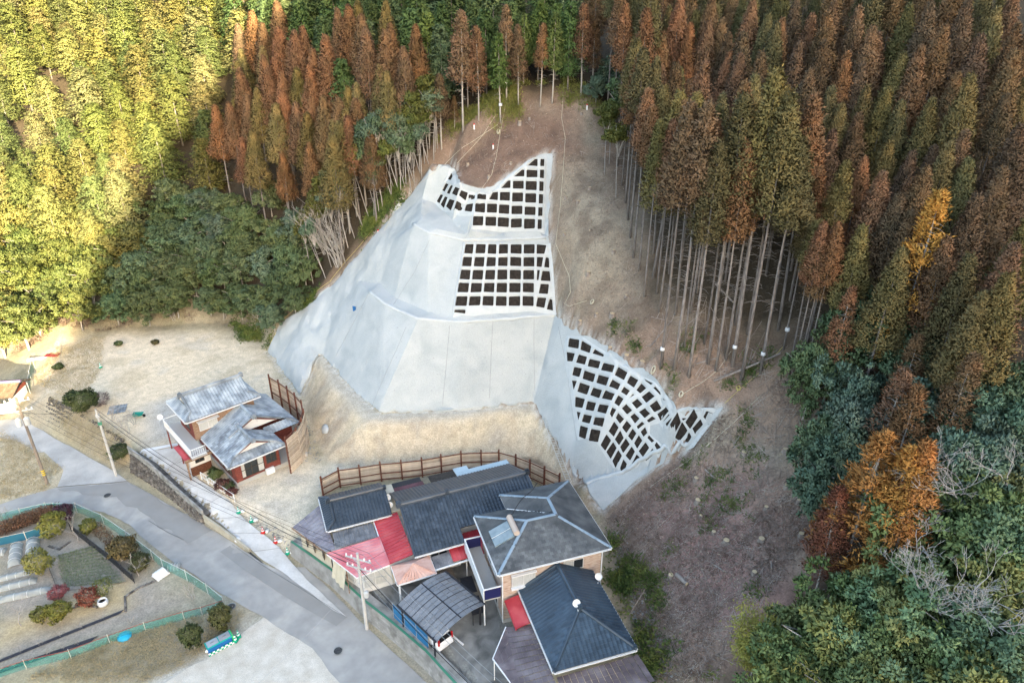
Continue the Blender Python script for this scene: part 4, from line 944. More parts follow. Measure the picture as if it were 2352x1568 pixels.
for a, b in (((-.05, -.05, e), (.95, .95, zl_(.95))), ((5.85, -.05, e), (4.9, .9, zl_(.9))), ((8.85, 2.85, e), (7.9, 3.8, zl_(.9))), ((-1.2, 6.6, e2), (-.3, 7.5, zu(.9))), ((6.6, 6.6, e2), (5.7, 7.5, zu(.9))), ((-1.2, 12, e2), (-.3, 11.1, zu(.9))), ((6.6, 12, e2), (5.7, 11.1, zu(.9)))):
    ridge(rA, a, b, .24, .2, 'tile_silver')
for x in (-.35, 5.75):
    for y in (7.45, 11.15): ridge(rA, (x, y, zu(.9)), (x, 9.3, zu(2.7)), .26, .16, 'tile_silver')
for a, b in (((0, -.06, e - .08), (5.8, -.06, e - .08)), ((-.06, 0, e - .08), (-.06, 7, e - .08)), ((-1.2, 6.54, e2 - .1), (6.6, 6.54, e2 - .1)), ((-1.26, 6.6, e2 - .1), (-1.26, 12, e2 - .1))): gutter(hA, a, b)
MB().box((2.9, .3, e - .14), (5.4, .56, .05)).build('soffit', 'white_wall', hA); MB().box((2.7, 6.95, e2 - .17), (7.4, .6, .05)).build('soffit', 'white_wall', hA)
window(hA, (2.25, .57, 1.55), -math.pi / 2, 2.6, 1.75, 4, ('glass_pale', 'glass_dark', 'glass_dark', 'glass_pale'), 'frame_dark', True)
window(hA, (4.35, .57, 1.75), -math.pi / 2, 1.1, 1.2, 2, ('glass_dark',), 'frame_dark', True)
window(hA, (.57, 2.4, 1.55), math.pi, 1.7, 1.6, 2, ('glass_pale', 'glass_dark'), 'frame_dark'); window(hA, (.57, 4.2, 1.55), math.pi, 1.1, 1.6, 2, ('glass_pale',), 'frame_dark')
window(hA, (1.0, 7.17, 4.1), -math.pi / 2, 1.9, 1.05, 2, ('glass_pale', 'glass_pale', 'glass_dark'), 'frame_alu'); MB().box((1.0, 6.95, 4.75), (2.2, .55, .04)).build('window_awning', 'gutter_white', hA)
window(hA, (-.53, 9.4, 4.1), math.pi, 2.2, 1.4, 2, ('glass_dark',), 'frame_dark')
for x in (.68, 5.12): MB().box((x, .56, 1.6), (.14, .06, 2.3)).build('corner_post', 'red_wood', hA)
MB().box((.95, .5, 1.4), (.5, .12, 1.7)).build('shutter_box', 'red_wood', hA)
# balcony and porch on the lane side
bal = MB().box((-1.3, 8.0, 2.72), (1.5, 7.9, .14)).build('balcony', 'concrete_base', hA)
for a, b in (((-2.02, 4.1, 3.75), (-2.02, 11.9, 3.75)), ((-2.02, 4.1, 3.75), (-.6, 4.1, 3.75)), ((-2.02, 11.9, 3.75), (-.6, 11.9, 3.75)), ((-2.02, 4.1, 2.9), (-2.02, 11.9, 2.9)), ((-2.02, 4.1, 2.9), (-.6, 4.1, 2.9))):
    MB().beam(a, b, .06).build('handrail', 'gutter_white', bal)
for k in range(40): MB().box((-2.02, 4.1 + 7.8 * k / 39, 3.3), (.035, .03, .9)).build('baluster', 'gutter_white', bal)
for k in range(8): MB().box((-2.02 + 1.4 * k / 7, 4.1, 3.3), (.03, .035, .9)).build('baluster', 'gutter_white', bal)
for x, y in ((-1.95, 11.6), (-1.95, 8.2), (-.6, 11.6)): MB().box((x, y, 1.35), (.12, .12, 2.7)).build('balcony_post', 'red_wood', hA)
MB().box((-1.1, 5.3, 1.15), (2.1, .12, 2.3)).build('porch_wall', 'white_wall', hA); MB().box((-1.1, 5.225, .55), (2.06, .04, 1.05)).build('porch_dado', 'mosaic', hA)
window(hA, (-1.1, 5.22, 1.7), -math.pi / 2, .9, .6, 2, ('glass_dark',), 'frame_dark')
strips(hA, [(-2.55, 4.8, 2.42), (-1.1, 4.8, 2.5), (-1.1, 8.0, 2.5), (-2.55, 8.0, 2.42)], 3, 'red_metal', t=.08)
MB().box((-1.25, 4.72, 2.3), (2.7, .1, .3)).build('porch_fascia', 'old_wood', hA); MB().box((-2.4, 4.95, 1.1), (.16, .16, 2.3)).build('porch_post', 'old_wood', hA)
MB().box((3.9, .25, .45), (.85, .35, .6)).build('air_conditioner', 'gutter_white', hA)
MB().tube([(4.6, 3.3, 4.6), (4.6, 3.3, 6.1)], .02, 6).build('aerial_mast', 'steel_grey', hA)
MB().beam((4.1, 3.3, 6.0), (5.3, 3.3, 6.0), .02).beam((4.2, 3.0, 6.0), (4.2, 3.6, 6.0), .015).beam((4.8, 3.05, 6.0), (4.8, 3.55, 6.0), .015).build('aerial', 'steel_grey', hA)
x, y = (Matrix.Rotation(R(43), 2) @ Vector((-2.2, 12.0))); satellite((-27.3 + x, 53.9 + y, 4.0), R(15), 'white satellite dish on the balcony corner of the silver tiled house')

# ---- long bungalow with dark tiles and red sheet annexes
hB = thing('bungalow', 'long low house with dark tiled roofs and red sheet metal annexes', 'house', (-7.9, 42.1, 0), R(22.5))
MB().prism([(.5, .7), (4.1, .7), (4.1, 2.0), (11.3, 2.0), (11.3, 8.0), (.5, 8.0)], 0, 3.15).build('wall', 'white_wall', hB)
MB().prism([(-5.5, 6.2), (.5, 6.2), (.5, 10.1), (-5.5, 10.1)], 0, 3.0).build('side_wall', 'cream_wall', hB)
MB().prism([(-4.2, .8), (.5, .8), (.5, 6.2), (-5.3, 6.2), (-6.1, 4.1)], 0, 2.3).build('annex_wall', 'white_wall', hB)
MB().prism([(-6.2, 4.3), (-5.5, 6.2), (-5.5, 9.4), (-8.2, 8.1)], 0, 2.2).build('store_wall', 'cream_wall', hB)
T_B = tile_mesh('roof_tile', 'tile_dark', .30, .31)
pk = .44; zf = lambda y: 3.1 + pk * y
mainF = [[(0, 0, zf(0)), (4.2, 0, zf(0)), (4.2, 4.3, zf(4.3)), (0, 4.3, zf(4.3))], [(4.2, 1.2, zf(1.2)), (11.8, 1.2, zf(1.2)), (11.8, 4.3, zf(4.3)), (4.2, 4.3, zf(4.3))], [(11.8, 8.6, zf(0)), (0, 8.6, zf(0)), (0, 4.3, zf(4.3)), (11.8, 4.3, zf(4.3))]]
zs_ = lambda y: 3.0 + .48 * y
smallF = [[(-6.05, 5.9, 3.0), (-.45, 5.9, 3.0), (-.45, 8.25, zs_(2.35)), (-5.3, 8.25, zs_(2.35)), (-5.3, 6.6, zs_(.7))], [(-.45, 10.6, 3.0), (-6.05, 10.6, 3.0), (-5.3, 9.9, zs_(.7)), (-5.3, 8.25, zs_(2.35)), (-.45, 8.25, zs_(2.35))], [(-6.05, 10.6, 3.0), (-6.05, 5.9, 3.0), (-5.3, 6.6, zs_(.7)), (-5.3, 9.9, zs_(.7))]]
rB = tiled(hB, mainF + smallF, T_B, .30, .31)
ridge(rB, (-.1, 4.3, zf(4.3)), (11.9, 4.3, zf(4.3)), .34, .30, 'tile_dark'); ridge_end(rB, (-.1, 4.3, zf(4.3)), 'tile_dark', .4); ridge_end(rB, (4.2, 4.3, zf(4.3) + .1), 'tile_dark', .34); ridge_end(rB, (11.8, 4.3, zf(4.3)), 'tile_dark', .4)
for x in (.06, 4.2, 11.74):
    ridge(rB, (x, (1.2 if x > 5 else 0), zf(1.2 if x > 5 else 0)), (x, 4.3, zf(4.3)), .22, .10, 'tile_dark'); ridge(rB, (x, 8.6, zf(0)), (x, 4.3, zf(4.3)), .22, .10, 'tile_dark')
ridge(rB, (-5.5, 8.25, zs_(2.35)), (-.4, 8.25, zs_(2.35)), .30, .28, 'tile_dark'); ridge_end(rB, (-5.5, 8.25, zs_(2.35)), 'tile_dark', .36); ridge_end(rB, (-.5, 8.25, zs_(2.35)), 'tile_dark', .3)
for a, b in (((-6.05, 5.9, 3.0), (-5.3, 6.6, zs_(.7))), ((-6.05, 10.6, 3.0), (-5.3, 9.9, zs_(.7))), ((-5.3, 6.6, zs_(.7)), (-5.3, 8.25, zs_(2.35))), ((-5.3, 9.9, zs_(.7)), (-5.3, 8.25, zs_(2.35)))): ridge(rB, a, b, .22, .14, 'tile_dark')
for a, b in (((0, -.06, 3.0), (4.2, -.06, 3.0)), ((-6.05, 5.84, 2.9), (-.45, 5.84, 2.9)), ((-6.11, 5.9, 2.9), (-6.11, 10.6, 2.9)), ((11.86, 1.2, 3.4), (11.86, 4.3, 4.85))): gutter(hB, a, b)
strips(hB, [(-6.5, 3.9, 2.36), (-4.7, .3, 2.36), (-2.06, .42, 2.62), (-2.16, 3.85, 2.62)], 9, 'pink_metal')
strips(hB, [(-2.1, 5.9, 2.62), (-2.02, .42, 2.62), (.02, .42, 3.02), (.02, 5.9, 3.02)], 14, 'red_metal')
MB().beam((-2.1, 3.9, 2.68), (-2.02, .42, 2.68), .12, .08).build('roof_ridge', 'pink_metal', hB); MB().beam((-2.1, 5.9, 2.6), (-2.1, 3.9, 2.6), .08, .12).build('gutter', 'gutter_white', hB)
MB().beam((-4.7, .26, 2.3), (-2.0, .38, 2.56), .07, .12).build('gutter', 'gutter_white', hB); MB().beam((-6.5, 3.9, 2.3), (-4.7, .28, 2.3), .07, .12).build('gutter', 'gutter_white', hB)
ap = (-.32, -.75, 3.18); rp = [(-1.92, -1.85, 2.5), (1.26, -1.85, 2.5), (1.26, .22, 2.62), (-1.92, .22, 2.62)]
for i, n_ in ((0, 9), (1, 5), (3, 5)):
    a, b = Vector(rp[i]), Vector(rp[(i + 1) % 4]); ap2 = Vector(ap)
    for kk in range(n_):
        t0, t1 = kk / n_ + .006, (kk + 1) / n_ - .006
        MB().slab([a.lerp(b, t0), a.lerp(b, t1), ap2 + (a.lerp(b, t1) - ap2) * .02, ap2 + (a.lerp(b, t0) - ap2) * .02], .05).build('porch_roof_panel', 'salmon_metal', hB)
MB().slab([(1.26, .22, 2.6), (-1.92, .22, 2.6), (-.32, -.73, 3.16)], .05).build('porch_roof_panel', 'salmon_metal', hB)
for p in rp[:2]: MB().beam(p, ap, .1, .07).build('roof_hip', 'salmon_metal', hB)
for a, b in ((0, 1), (1, 2), (0, 3)): MB().beam(Vector(rp[a]) - Vector((0, 0, .08)), Vector(rp[b]) - Vector((0, 0, .08)), .08, .12).build('gutter', 'gutter_white', hB)
for x in (-1.75, 1.1): MB().box((x, -1.7, 1.22), (.14, .14, 2.44)).build('porch_post', 'gutter_white', hB)
sheet_grid(hB, [(1.36, -1.35, 2.42), (2.9, -1.3, 2.42), (2.9, .0, 2.6), (1.36, -.05, 2.6)], 4, 3, 'grey_sheet', None, name='roof_sheet')
strips(hB, [(2.95, -1.1, 2.45), (4.3, -1.15, 2.45), (4.3, .3, 2.66), (2.95, .3, 2.66)], 4, 'red_metal'); strips(hB, [(4.32, -1.15, 2.45), (6.2, -1.2, 2.45), (6.2, 1.5, 2.72), (4.32, 1.5, 2.72)], 5, 'red_metal')
gutter(hB, (1.36, -1.42, 2.4), (6.2, -1.28, 2.4))
sheet_grid(hB, [(-5.7, 4.0, 2.60), (-2.25, 4.0, 2.60), (-2.25, 5.8, 2.72), (-5.7, 5.8, 2.72)], 8, 3, 'grey_sheet', None, name='roof_sheet')
sheet_grid(hB, [(-6.5, 4.1, 2.35), (-5.72, 4.1, 2.4), (-6.1, 9.9, 2.8), (-8.75, 8.3, 2.35)], 5, 12, 'plum_sheet', None, name='roof_sheet')
MB().beam((-6.55, 4.05, 2.3), (-8.8, 8.25, 2.3), .08, .1).build('fascia', 'old_wood', hB)
strips(hB, [(-6.0, 10.62, 2.72), (-.6, 10.62, 2.72), (-.6, 11.3, 2.55), (-6.0, 11.3, 2.55)], 11, 'maroon_metal'); strips(hB, [(-.4, 8.7, 2.8), (3.4, 8.7, 2.8), (3.4, 9.9, 2.6), (-.4, 9.9, 2.6)], 8, 'maroon_metal')
MB().slab([(-.5, 9.95, 2.5), (3.4, 9.95, 2.5), (3.4, 10.9, 2.4), (-.5, 10.9, 2.4)], .05).build('rear_awning', 'steel_dark', hB)
strips(hB, [(4.1, 8.75, 2.75), (6.6, 8.75, 2.75), (6.6, 10.4, 2.6), (4.1, 10.4, 2.6)], 16, 'rust_sheet', name='corrugation'); strips(hB, [(6.65, 8.75, 2.9), (8.0, 8.75, 2.9), (8.0, 10.5, 2.7), (6.65, 10.5, 2.7)], 8, 'blue_sheet', name='corrugation')
strips(hB, [(8.05, 8.75, 2.85), (12.0, 8.75, 2.85), (12.0, 9.9, 2.7), (8.05, 9.9, 2.7)], 22, 'blue_sheet', name='corrugation')
window(hB, (-3.2, .77, 1.3), -math.pi / 2, 1.9, 1.6, 2, ('glass_pale',), 'frame_alu', True); window(hB, (-.9, .67, 1.2), -math.pi / 2, 2.0, 1.9, 3, ('canvas', 'glass_dark', 'glass_dark'), 'frame_alu')
window(hB, (2.2, .67, 1.35), -math.pi / 2, 1.5, 1.8, 2, ('glass_dark',), 'frame_alu', True); window(hB, (5.4, 1.97, 1.5), -math.pi / 2, 1.8, 1.7, 3, ('glass_pale', 'glass_dark', 'glass_dark'), 'frame_alu', True)
a0 = math.atan2(-1.9, -3.8) ; 
for s in (.25, .55, .8):
    p = Vector((-6.2, 4.3)).lerp(Vector((-8.2, 8.1)), s); window(hB, (p.x - .03, p.y - .02, 1.45), math.atan2(-(8.1 - 4.3), -2.0) + math.pi + R(-57) + R(1), .9, 1.0, 2, ('glass_dark',), 'frame_dark')
window(hB, (-5.15, 2.25, 1.3), math.atan2(-1.9, -3.3), 1.6, 1.4, 2, ('glass_dark', 'glass_pale'), 'frame_alu')
dk = MB(); 
for kk in range(9): MB().box((2.2, -.95 + kk * .16, .42), (1.9, .14, .04)).build('deck_board', 'deck_wood', hB)
MB().box((2.2, -.3, .2), (1.7, 1.2, .38)).build('deck_base', 'old_wood', hB)
for (ux, uy, zz), az, lab in ((cB(1150, 625, 3.3), -.2, 'upper of two white satellite dishes at the end of the small dark roof'), (cB(1168, 710, 3.0), .1, 'lower of two white satellite dishes at the end of the small dark roof')): satellite((ux, uy, zz), az, lab, .36)
cv = thing('canvas_screen', 'cream canvas sheet hanging over the block wall beside the red roof', 'tarpaulin', cC2(395, 800, .2))
o_ = Vector(cv.location); P = [Vector(cC2(398, 735, 2.0)) - o_, Vector(cC2(482, 830, 2.0)) - o_]; V = []; n = 10
for i in range(n + 1):
    for j in range(6):
        p = P[0].lerp(P[1], i / n); V.append((p.x - .06 * j - .05 * math.sin(i * 2.1), p.y - .06 * j - .05 * math.cos(i * 1.7), 2.0 - j * .36 - .02 * math.sin(i * 1.3)))
MB().add(V, [(i * 6 + j, (i + 1) * 6 + j, (i + 1) * 6 + j + 1, i * 6 + j + 1) for i in range(n) for j in range(5)]).build('canvas', 'canvas', cv, True)
MB().beam(P[0], P[1], .05).build('hanging_pole', 'old_wood', cv)
for p in P: MB().box((p.x, p.y, p.z / 2 - .1), (.06, .06, abs(p.z) + .6)).build('post', 'old_wood', cv)

# ---- two storey house with tan siding
hC = thing('slate_house', 'two storey house with tan siding, slate hip roof and pale blue ridge flashings', 'house', (-1.0, 37.6, 0), R(18))
MB().prism([(.5, .5), (8.55, .5), (8.55, 8.15), (3.3, 8.15), (3.3, 6.2), (.5, 6.2)], .35, 5.6).build('wall', 'siding_tan', hC)
MB().prism([(.45, .45), (8.6, .45), (8.6, 8.2), (3.25, 8.2), (3.25, 6.25), (.45, 6.25)], 0, .36).build('base', 'concrete_base', hC)
T_C = shingle_mesh('roof_slate', 'slate', .30, .27); zc_ = lambda d: 5.6 + .42 * d
FC = [[(0, 0, 5.6), (9.1, 0, 5.6), (5.93, 3.17, zc_(3.17)), (5.73, 3.37, zc_(3.37)), (3.37, 3.37, zc_(3.37))], [(0, 6.74, 5.6), (0, 0, 5.6), (3.37, 3.37, zc_(3.37))], [(9.1, 0, 5.6), (9.1, 8.7, 5.6), (5.93, 5.53, zc_(3.17)), (5.93, 3.17, zc_(3.17))],
      [(2.75, 6.74, 5.6), (0, 6.74, 5.6), (3.37, 3.37, zc_(3.37)), (5.9, 3.37, zc_(3.37))], [(2.75, 8.7, 5.6), (2.75, 6.74, 5.6), (5.93, 3.56, zc_(3.18)), (5.93, 5.53, zc_(3.17))], [(9.1, 8.7, 5.6), (2.75, 8.7, 5.6), (5.93, 5.53, zc_(3.17))]]
rC = tiled(hC, FC, T_C, .30, .27, True, name='roof_slate')
for a, b in (((0, 0, 5.6), (3.37, 3.37, zc_(3.37))), ((9.1, 0, 5.6), (5.93, 3.17, zc_(3.17))), ((0, 6.74, 5.6), (3.37, 3.37, zc_(3.37))), ((3.37, 3.37, zc_(3.37)), (5.73, 3.37, zc_(3.37))), ((5.83, 3.3, zc_(3.25)), (5.93, 5.53, zc_(3.17))), ((2.75, 8.7, 5.6), (5.93, 5.53, zc_(3.17))), ((9.1, 8.7, 5.6), (5.93, 5.53, zc_(3.17)))):
    ridge(rC, a, b, .24, .07, 'ridge_blue')
MB().beam((2.78, 6.74, 5.66), (5.8, 3.5, zc_(3.2)), .09, .04).build('valley_flashing', 'gutter_white', rC)
for a, b in (((0, -.05, 5.5), (9.1, -.05, 5.5)), ((-.05, 0, 5.5), (-.05, 6.74, 5.5)), ((9.15, 0, 5.5), (9.15, 8.7, 5.5)), ((0, 6.79, 5.5), (2.75, 6.79, 5.5))): gutter(hC, a, b)
MB().prism([(.05, .05), (9.05, .05), (9.05, 8.65), (2.8, 8.65), (2.8, 6.7), (.05, 6.7)], 5.36, 5.42).build('soffit', 'white_wall', hC)
window(hC, (2.1, .40, 4.15), -math.pi / 2, 1.9, 1.15, 2, ('glass_pale',), 'frame_alu'); MB().box((2.1, .30, 3.5), (2.0, .25, .12)).box((2.1, .30, 4.78), (2.0, .25, .08)).build('bay_window_frame', 'gutter_white', hC)
window(hC, (6.2, .46, 4.3), -math.pi / 2, 1.7, 1.0, 2, ('glass_pale', 'glass_dark'), 'frame_alu'); window(hC, (.46, 3.0, 1.4), math.pi, 2.4, 2.0, 3, ('glass_dark', 'glass_pale'), 'frame_alu')
window(hC, (.46, 3.4, 4.0), math.pi, 2.4, 1.8, 2, ('glass_dark', 'glass_pale'), 'frame_alu')
for x in (.44, 8.6): MB().tube([(x, .42, .2), (x, .42, 5.4)], .05, 8).build('downpipe', 'gutter_white', hC)
bl = MB().box((-.35, 3.4, 2.75), (1.3, 5.7, .16)).build('balcony', 'concrete_base', hC)
MB().box((-1.0, 3.4, 3.3), (.07, 5.7, 1.0)).build('balcony_panel', 'gutter_white', bl); MB().box((-.3, .55, 3.3), (1.25, .06, .95)).build('balcony_end_panel', 'navy', bl); MB().box((-.3, 6.25, 3.3), (1.25, .06, .95)).build('balcony_end_panel', 'navy', bl)
for y in (.55, 6.25): MB().beam((-1.0, y, 3.84), (.4, y, 3.84), .08).build('balcony_rail', 'gutter_white', bl)
MB().beam((-1.0, .5, 3.84), (-1.0, 6.3, 3.84), .1).build('balcony_rail', 'gutter_white', bl)
for y in (.7, 6.1): MB().box((-.95, y, 1.35), (.1, .1, 2.7)).build('balcony_post', 'gutter_white', hC)
# solar water heater on the left roof plane
tl = Vector((1, 0, .42)).normalized(); nl = Vector((-.42, 0, 1)).normalized(); tt_ = lambda x, y, h_: Vector((x, y, 5.6 + .42 * x)) + nl * h_
sw = MB().add([tt_(.55, 2.5, .14), tt_(2.1, 2.5, .14), tt_(2.1, 4.3, .14), tt_(.55, 4.3, .14), tt_(.55, 2.5, .04), tt_(2.1, 2.5, .04), tt_(2.1, 4.3, .04), tt_(.55, 4.3, .04)], [(0, 1, 2, 3), (4, 0, 3, 7), (5, 1, 0, 4), (2, 6, 7, 3), (1, 5, 6, 2)]).build('solar_heater', 'solar', rC)
MB().beam(tt_(.55, 3.4, .16), tt_(2.1, 3.4, .16), .04, .03).build('collector_bar', 'frame_alu', sw)
MB().tube([tt_(2.35, 2.4, .3), tt_(2.35, 4.4, .3)], .24, 14).build('water_tank', 'tank_tan', sw)
MB().tube([tt_(2.2, 4.4, .5)] + [(2.6 + 3.4 * t, 4.6 + 3.6 * t, 6.9 + .25 * math.sin(t * 6) - .6 * max(0, t - .5)) for t in (0, .2, .4, .6, .8, 1)], .035, 5).build('black_hose', 'steel_dark', rC)
for y0, y1 in ((.9, 2.7), (3.1, 4.9)):
    for kk in range(12):
        MB().box((-1.35, y0 + (y1 - y0) * (kk + .5) / 12, 1.15 if y0 < 2 else 1.15), (1.0, (y1 - y0) / 12 * .8, .04)).build('awning_slat', 'steel_dark', hC)
    for y in (y0 + .05, y1 - .05): MB().box((-1.8, y, .57), (.06, .06, 1.14)).build('awning_post', 'steel_dark', hC)

# ---- single storey house with blue-black tiles
hD = thing('hip_roof_house', 'single storey house with blue black tiled hip roof and brown sheet canopies', 'house', (2.8, 31.3, 0), R(17.5))
MB().prism([(.55, .55), (5.55, .55), (5.55, 7.2), (.55, 7.2)], 0, 3.1).build('wall', 'cream_wall', hD)
T_D = tile_mesh('roof_tile', 'tile_blue', .30, .30); zd = lambda d: 3.2 + .55 * d
FD = [[(0, 0, 3.2), (6.1, 0, 3.2), (3.05, 3.05, zd(3.05))], [(0, 7.6, 3.2), (0, 0, 3.2), (3.05, 3.05, zd(3.05)), (3.05, 7.6, zd(3.05))], [(6.1, 0, 3.2), (6.1, 7.6, 3.2), (3.05, 7.6, zd(3.05)), (3.05, 3.05, zd(3.05))]]
rD = tiled(hD, FD, T_D, .30, .30)
MB().add([(.2, 7.2, 3.1), (5.9, 7.2, 3.1), (3.05, 7.2, zd(2.9))], [(2, 1, 0)]).build('gable_wall', 'white_wall', hD)
for a, b in (((0, 0, 3.2), (3.05, 3.05, zd(3.05))), ((6.1, 0, 3.2), (3.05, 3.05, zd(3.05)))): ridge(rD, a, b, .24, .17, 'tile_blue')
ridge(rD, (3.05, 2.95, zd(3.05)), (3.05, 7.65, zd(3.05)), .3, .26, 'tile_blue'); ridge_end(rD, (3.05, 3.0, zd(3.05) + .05), 'tile_blue', .3); ridge_end(rD, (3.05, 7.5, zd(3.05)), 'tile_blue', .3); ridge_end(rD, (.1, .1, 3.22), 'tile_blue', .26); ridge_end(rD, (6.0, .1, 3.22), 'tile_blue', .26)
for x in (.08, 6.02): ridge(rD, (x, 7.52, 3.22), (3.05, 7.52, zd(3.05)), .24, .12, 'tile_blue')
for a, b in (((-.06, 0, 3.1), (-.06, 7.6, 3.1)), ((0, -.06, 3.1), (6.1, -.06, 3.1)), ((6.16, 0, 3.1), (6.16, 7.6, 3.1))): gutter(hD, a, b)
strips(hD, [(-1.15, 4.6, 2.66), (-1.15, 7.3, 2.66), (-.1, 7.3, 2.9), (-.1, 4.6, 2.9)], 1, 'red_metal', t=.08); MB().box((-1.18, 5.95, 2.6), (.1, 2.8, .14)).build('roof_edge', 'red_metal', hD)
sheet_grid(hD, [(-1.75, 5.2, 2.35), (-.02, 4.6, 2.7), (-.02, -1.9, 2.7), (-2.5, -1.9, 2.3)], 6, 15, 'brown_sheet', None, name='canopy_sheet')
sheet_grid(hD, [(-1.75, 5.2, 2.35), (-2.5, -1.9, 2.3), (-2.7, .6, 2.26), (-3.35, 3.0, 2.26)], 6, 3, 'brown_sheet', None, name='canopy_sheet')
sheet_grid(hD, [(.15, -.1, 2.75), (6.2, -.1, 2.75), (6.5, -2.1, 2.4), (.15, -2.1, 2.4)], 14, 5, 'brown_sheet', None, name='canopy_sheet')
for a, b in (((-1.75, 5.25, 2.3), (-3.4, 3.0, 2.2)), ((-3.4, 3.0, 2.2), (-2.6, .2, 2.2)), ((-2.6, .2, 2.2), (-2.5, -1.9, 2.2))): MB().beam(a, b, .07, .1).build('canopy_edge', 'gutter_white', hD)
for x, y in ((-3.3, 3.0), (-1.7, 5.1), (-2.55, .2)): MB().box((x, y, 1.1), (.07, .07, 2.2)).build('canopy_post', 'gutter_white', hD)
window(hD, (.52, 2.6, 1.4), math.pi, 2.2, 1.8, 2, ('glass_pale', 'glass_dark'), 'frame_alu')
satellite(cC3(848, 1050, 5.0), .15, 'white satellite dish on the ridge of the blue black hip roof', .36)
satellite(cC3(998, 870, 3.5), -.2, 'white satellite dish at the eave between the tan house and the hip roof', .38)

# ---- small building at the left edge
hE = thing('brown_tile_shed', 'small white walled building with a brown tiled roof beside the side road', 'shed', at(-6, 950, -1.2), R(8))
MB().box((0, 1.6, 1.2), (4.4, 3.4, 2.4)).build('wall', 'white_wall', hE)
T_E = tile_mesh('roof_tile', 'tile_brown', .32, .32)
tiled(hE, [[(-2.7, -.6, 2.4), (2.7, -.6, 2.4), (2.7, 1.7, 3.3), (-2.7, 1.7, 3.3)], [(2.7, 4.0, 2.4), (-2.7, 4.0, 2.4), (-2.7, 1.7, 3.3), (2.7, 1.7, 3.3)]], T_E, .32, .32)
mat('ridge_purple', [(.16, .13, .24)], rough=.5); ridge(hE, (-2.8, 1.7, 3.32), (2.8, 1.7, 3.32), .3, .22, 'ridge_purple')
window(hE, (.9, -.12, 1.75), -math.pi / 2, 2.0, .7, 4, ('glass_dark',), 'frame_dark'); MB().box((2.24, 1.6, 2.3), (.06, 3.6, .5)).build('barge_board', 'red_wood', hE)
# ------------------------------------------------------------------ carport and car
axc = Vector((.70, -.714, 0)); ayc = Vector((.714, .70, 0)); c0 = Vector((-8.75, 37.85, 0))
cp = thing('carport', 'arched carport with smoked roof panels and dark ribs in the courtyard', 'carport', c0, math.atan2(axc.y, axc.x))
arch = lambda u, v: 2.25 + .75 * math.sin(math.pi * (.08 + .78 * v)) - .18
sheet_grid(cp, [(0, 0, 0), (4.75, 0, 0), (4.75, 4.75, 0), (0, 4.75, 0)], 11, 8, 'smoke_panel', None, arch, name='roof_panel')
for i in range(0, 12):
    B_ = MB()
    for j in range(12): B_.beam((4.75 * i / 11, 4.75 * j / 12, arch(0, j / 12) + .03), (4.75 * i / 11, 4.75 * (j + 1) / 12, arch(0, (j + 1) / 12) + .03), .022, .02)
    B_.build('rib', 'steel_grey' if i % 2 else 'steel_dark', cp)
for v in (0, .5, 1.0): MB().beam((0, 4.75 * v, arch(0, v) + .04), (4.75, 4.75 * v, arch(0, v) + .04), .06 if v == .5 else .1, .07 if v == .5 else .12).build('purlin', 'steel_dark', cp)
for x in (.4, 4.3):
    MB().box((x, 4.6, arch(0, .97) / 2), (.12, .12, arch(0, .97))).build('post', 'steel_dark', cp); MB().box((x, .15, arch(0, .03) / 2), (.1, .1, arch(0, .03))).build('post', 'steel_dark', cp)
bn = thing('blue_net_screen', 'blue net screen on posts along the courtyard wall beside the carport', 'screen', cC2(800, 1130, .12))
o_ = Vector(bn.location); P = [Vector(cC2(800, 1130, .12)) - o_, Vector(cC2(1035, 1340, .12)) - o_]
for i in range(4):
    p = P[0].lerp(P[1], i / 3); MB().box((p.x, p.y, .75), (.05, .05, 1.7)).build('post', 'steel_grey', bn)
    if i < 3:
        q_ = P[0].lerp(P[1], (i + 1) / 3); MB().beam((p + Vector((0, 0, .82))), (q_ + Vector((0, 0, .82))), .02, 1.45).build('net_panel', 'blue_net', bn)
mat('car_white', [(.78, .78, .78)], rough=.2, spec=.6); mat('car_glass', [(.02, .022, .025)], rough=.06, spec=.7); mat('tail_red', [(.45, .01, .015)], rough=.2); mat('tyre', [(.018, .018, .018)], rough=.85); mat('rim', [(.5, .5, .5)], rough=.35, metal=.6)
car = thing('parked_car', 'white hatchback parked nose in under the carport with its rear showing', 'car', (-6.1, 36.95, .05), math.atan2(-.714, .70))
def loft(secs):
    b = MB(); n = len(secs[0]); V = [p for s in secs for p in s]
    F = [(i * n + k, (i + 1) * n + k, (i + 1) * n + (k + 1) % n, i * n + (k + 1) % n) for i in range(len(secs) - 1) for k in range(n)]
    return b.add(V, F + [tuple(range(n)), tuple((len(secs) - 1) * n + k for k in range(n - 1, -1, -1))])
def csec(x, hw, z0, z1, r=.12): return [(x, -hw + r, z0), (x, -hw, z0 + r), (x, -hw, z1 - r), (x, -hw + r, z1), (x, hw - r, z1), (x, hw, z1 - r), (x, hw, z0 + r), (x, hw - r, z0)]
loft([csec(-1.7, .60, .35, .72), csec(-1.6, .70, .22, .82), csec(-.9, .735, .2, .95), csec(0, .74, .2, .96), csec(1.2, .74, .2, .98), csec(1.62, .72, .22, .98), csec(1.70, .66, .3, .9)]).build('body', 'car_white', car, True)
loft([csec(-.95, .62, .9, 1.0, .04), csec(-.45, .60, .92, 1.48), csec(.3, .61, .92, 1.56), csec(1.2, .60, .92, 1.54), csec(1.55, .58, .92, 1.42), csec(1.66, .60, .9, 1.0, .04)]).build('cabin', 'car_white', car, True)
MB().add([(1.60, -.52, 1.44), (1.60, .52, 1.44), (1.70, .56, 1.03), (1.70, -.56, 1.03)], [(0, 1, 2, 3), (3, 2, 1, 0)]).build('rear_window', 'car_glass', car)
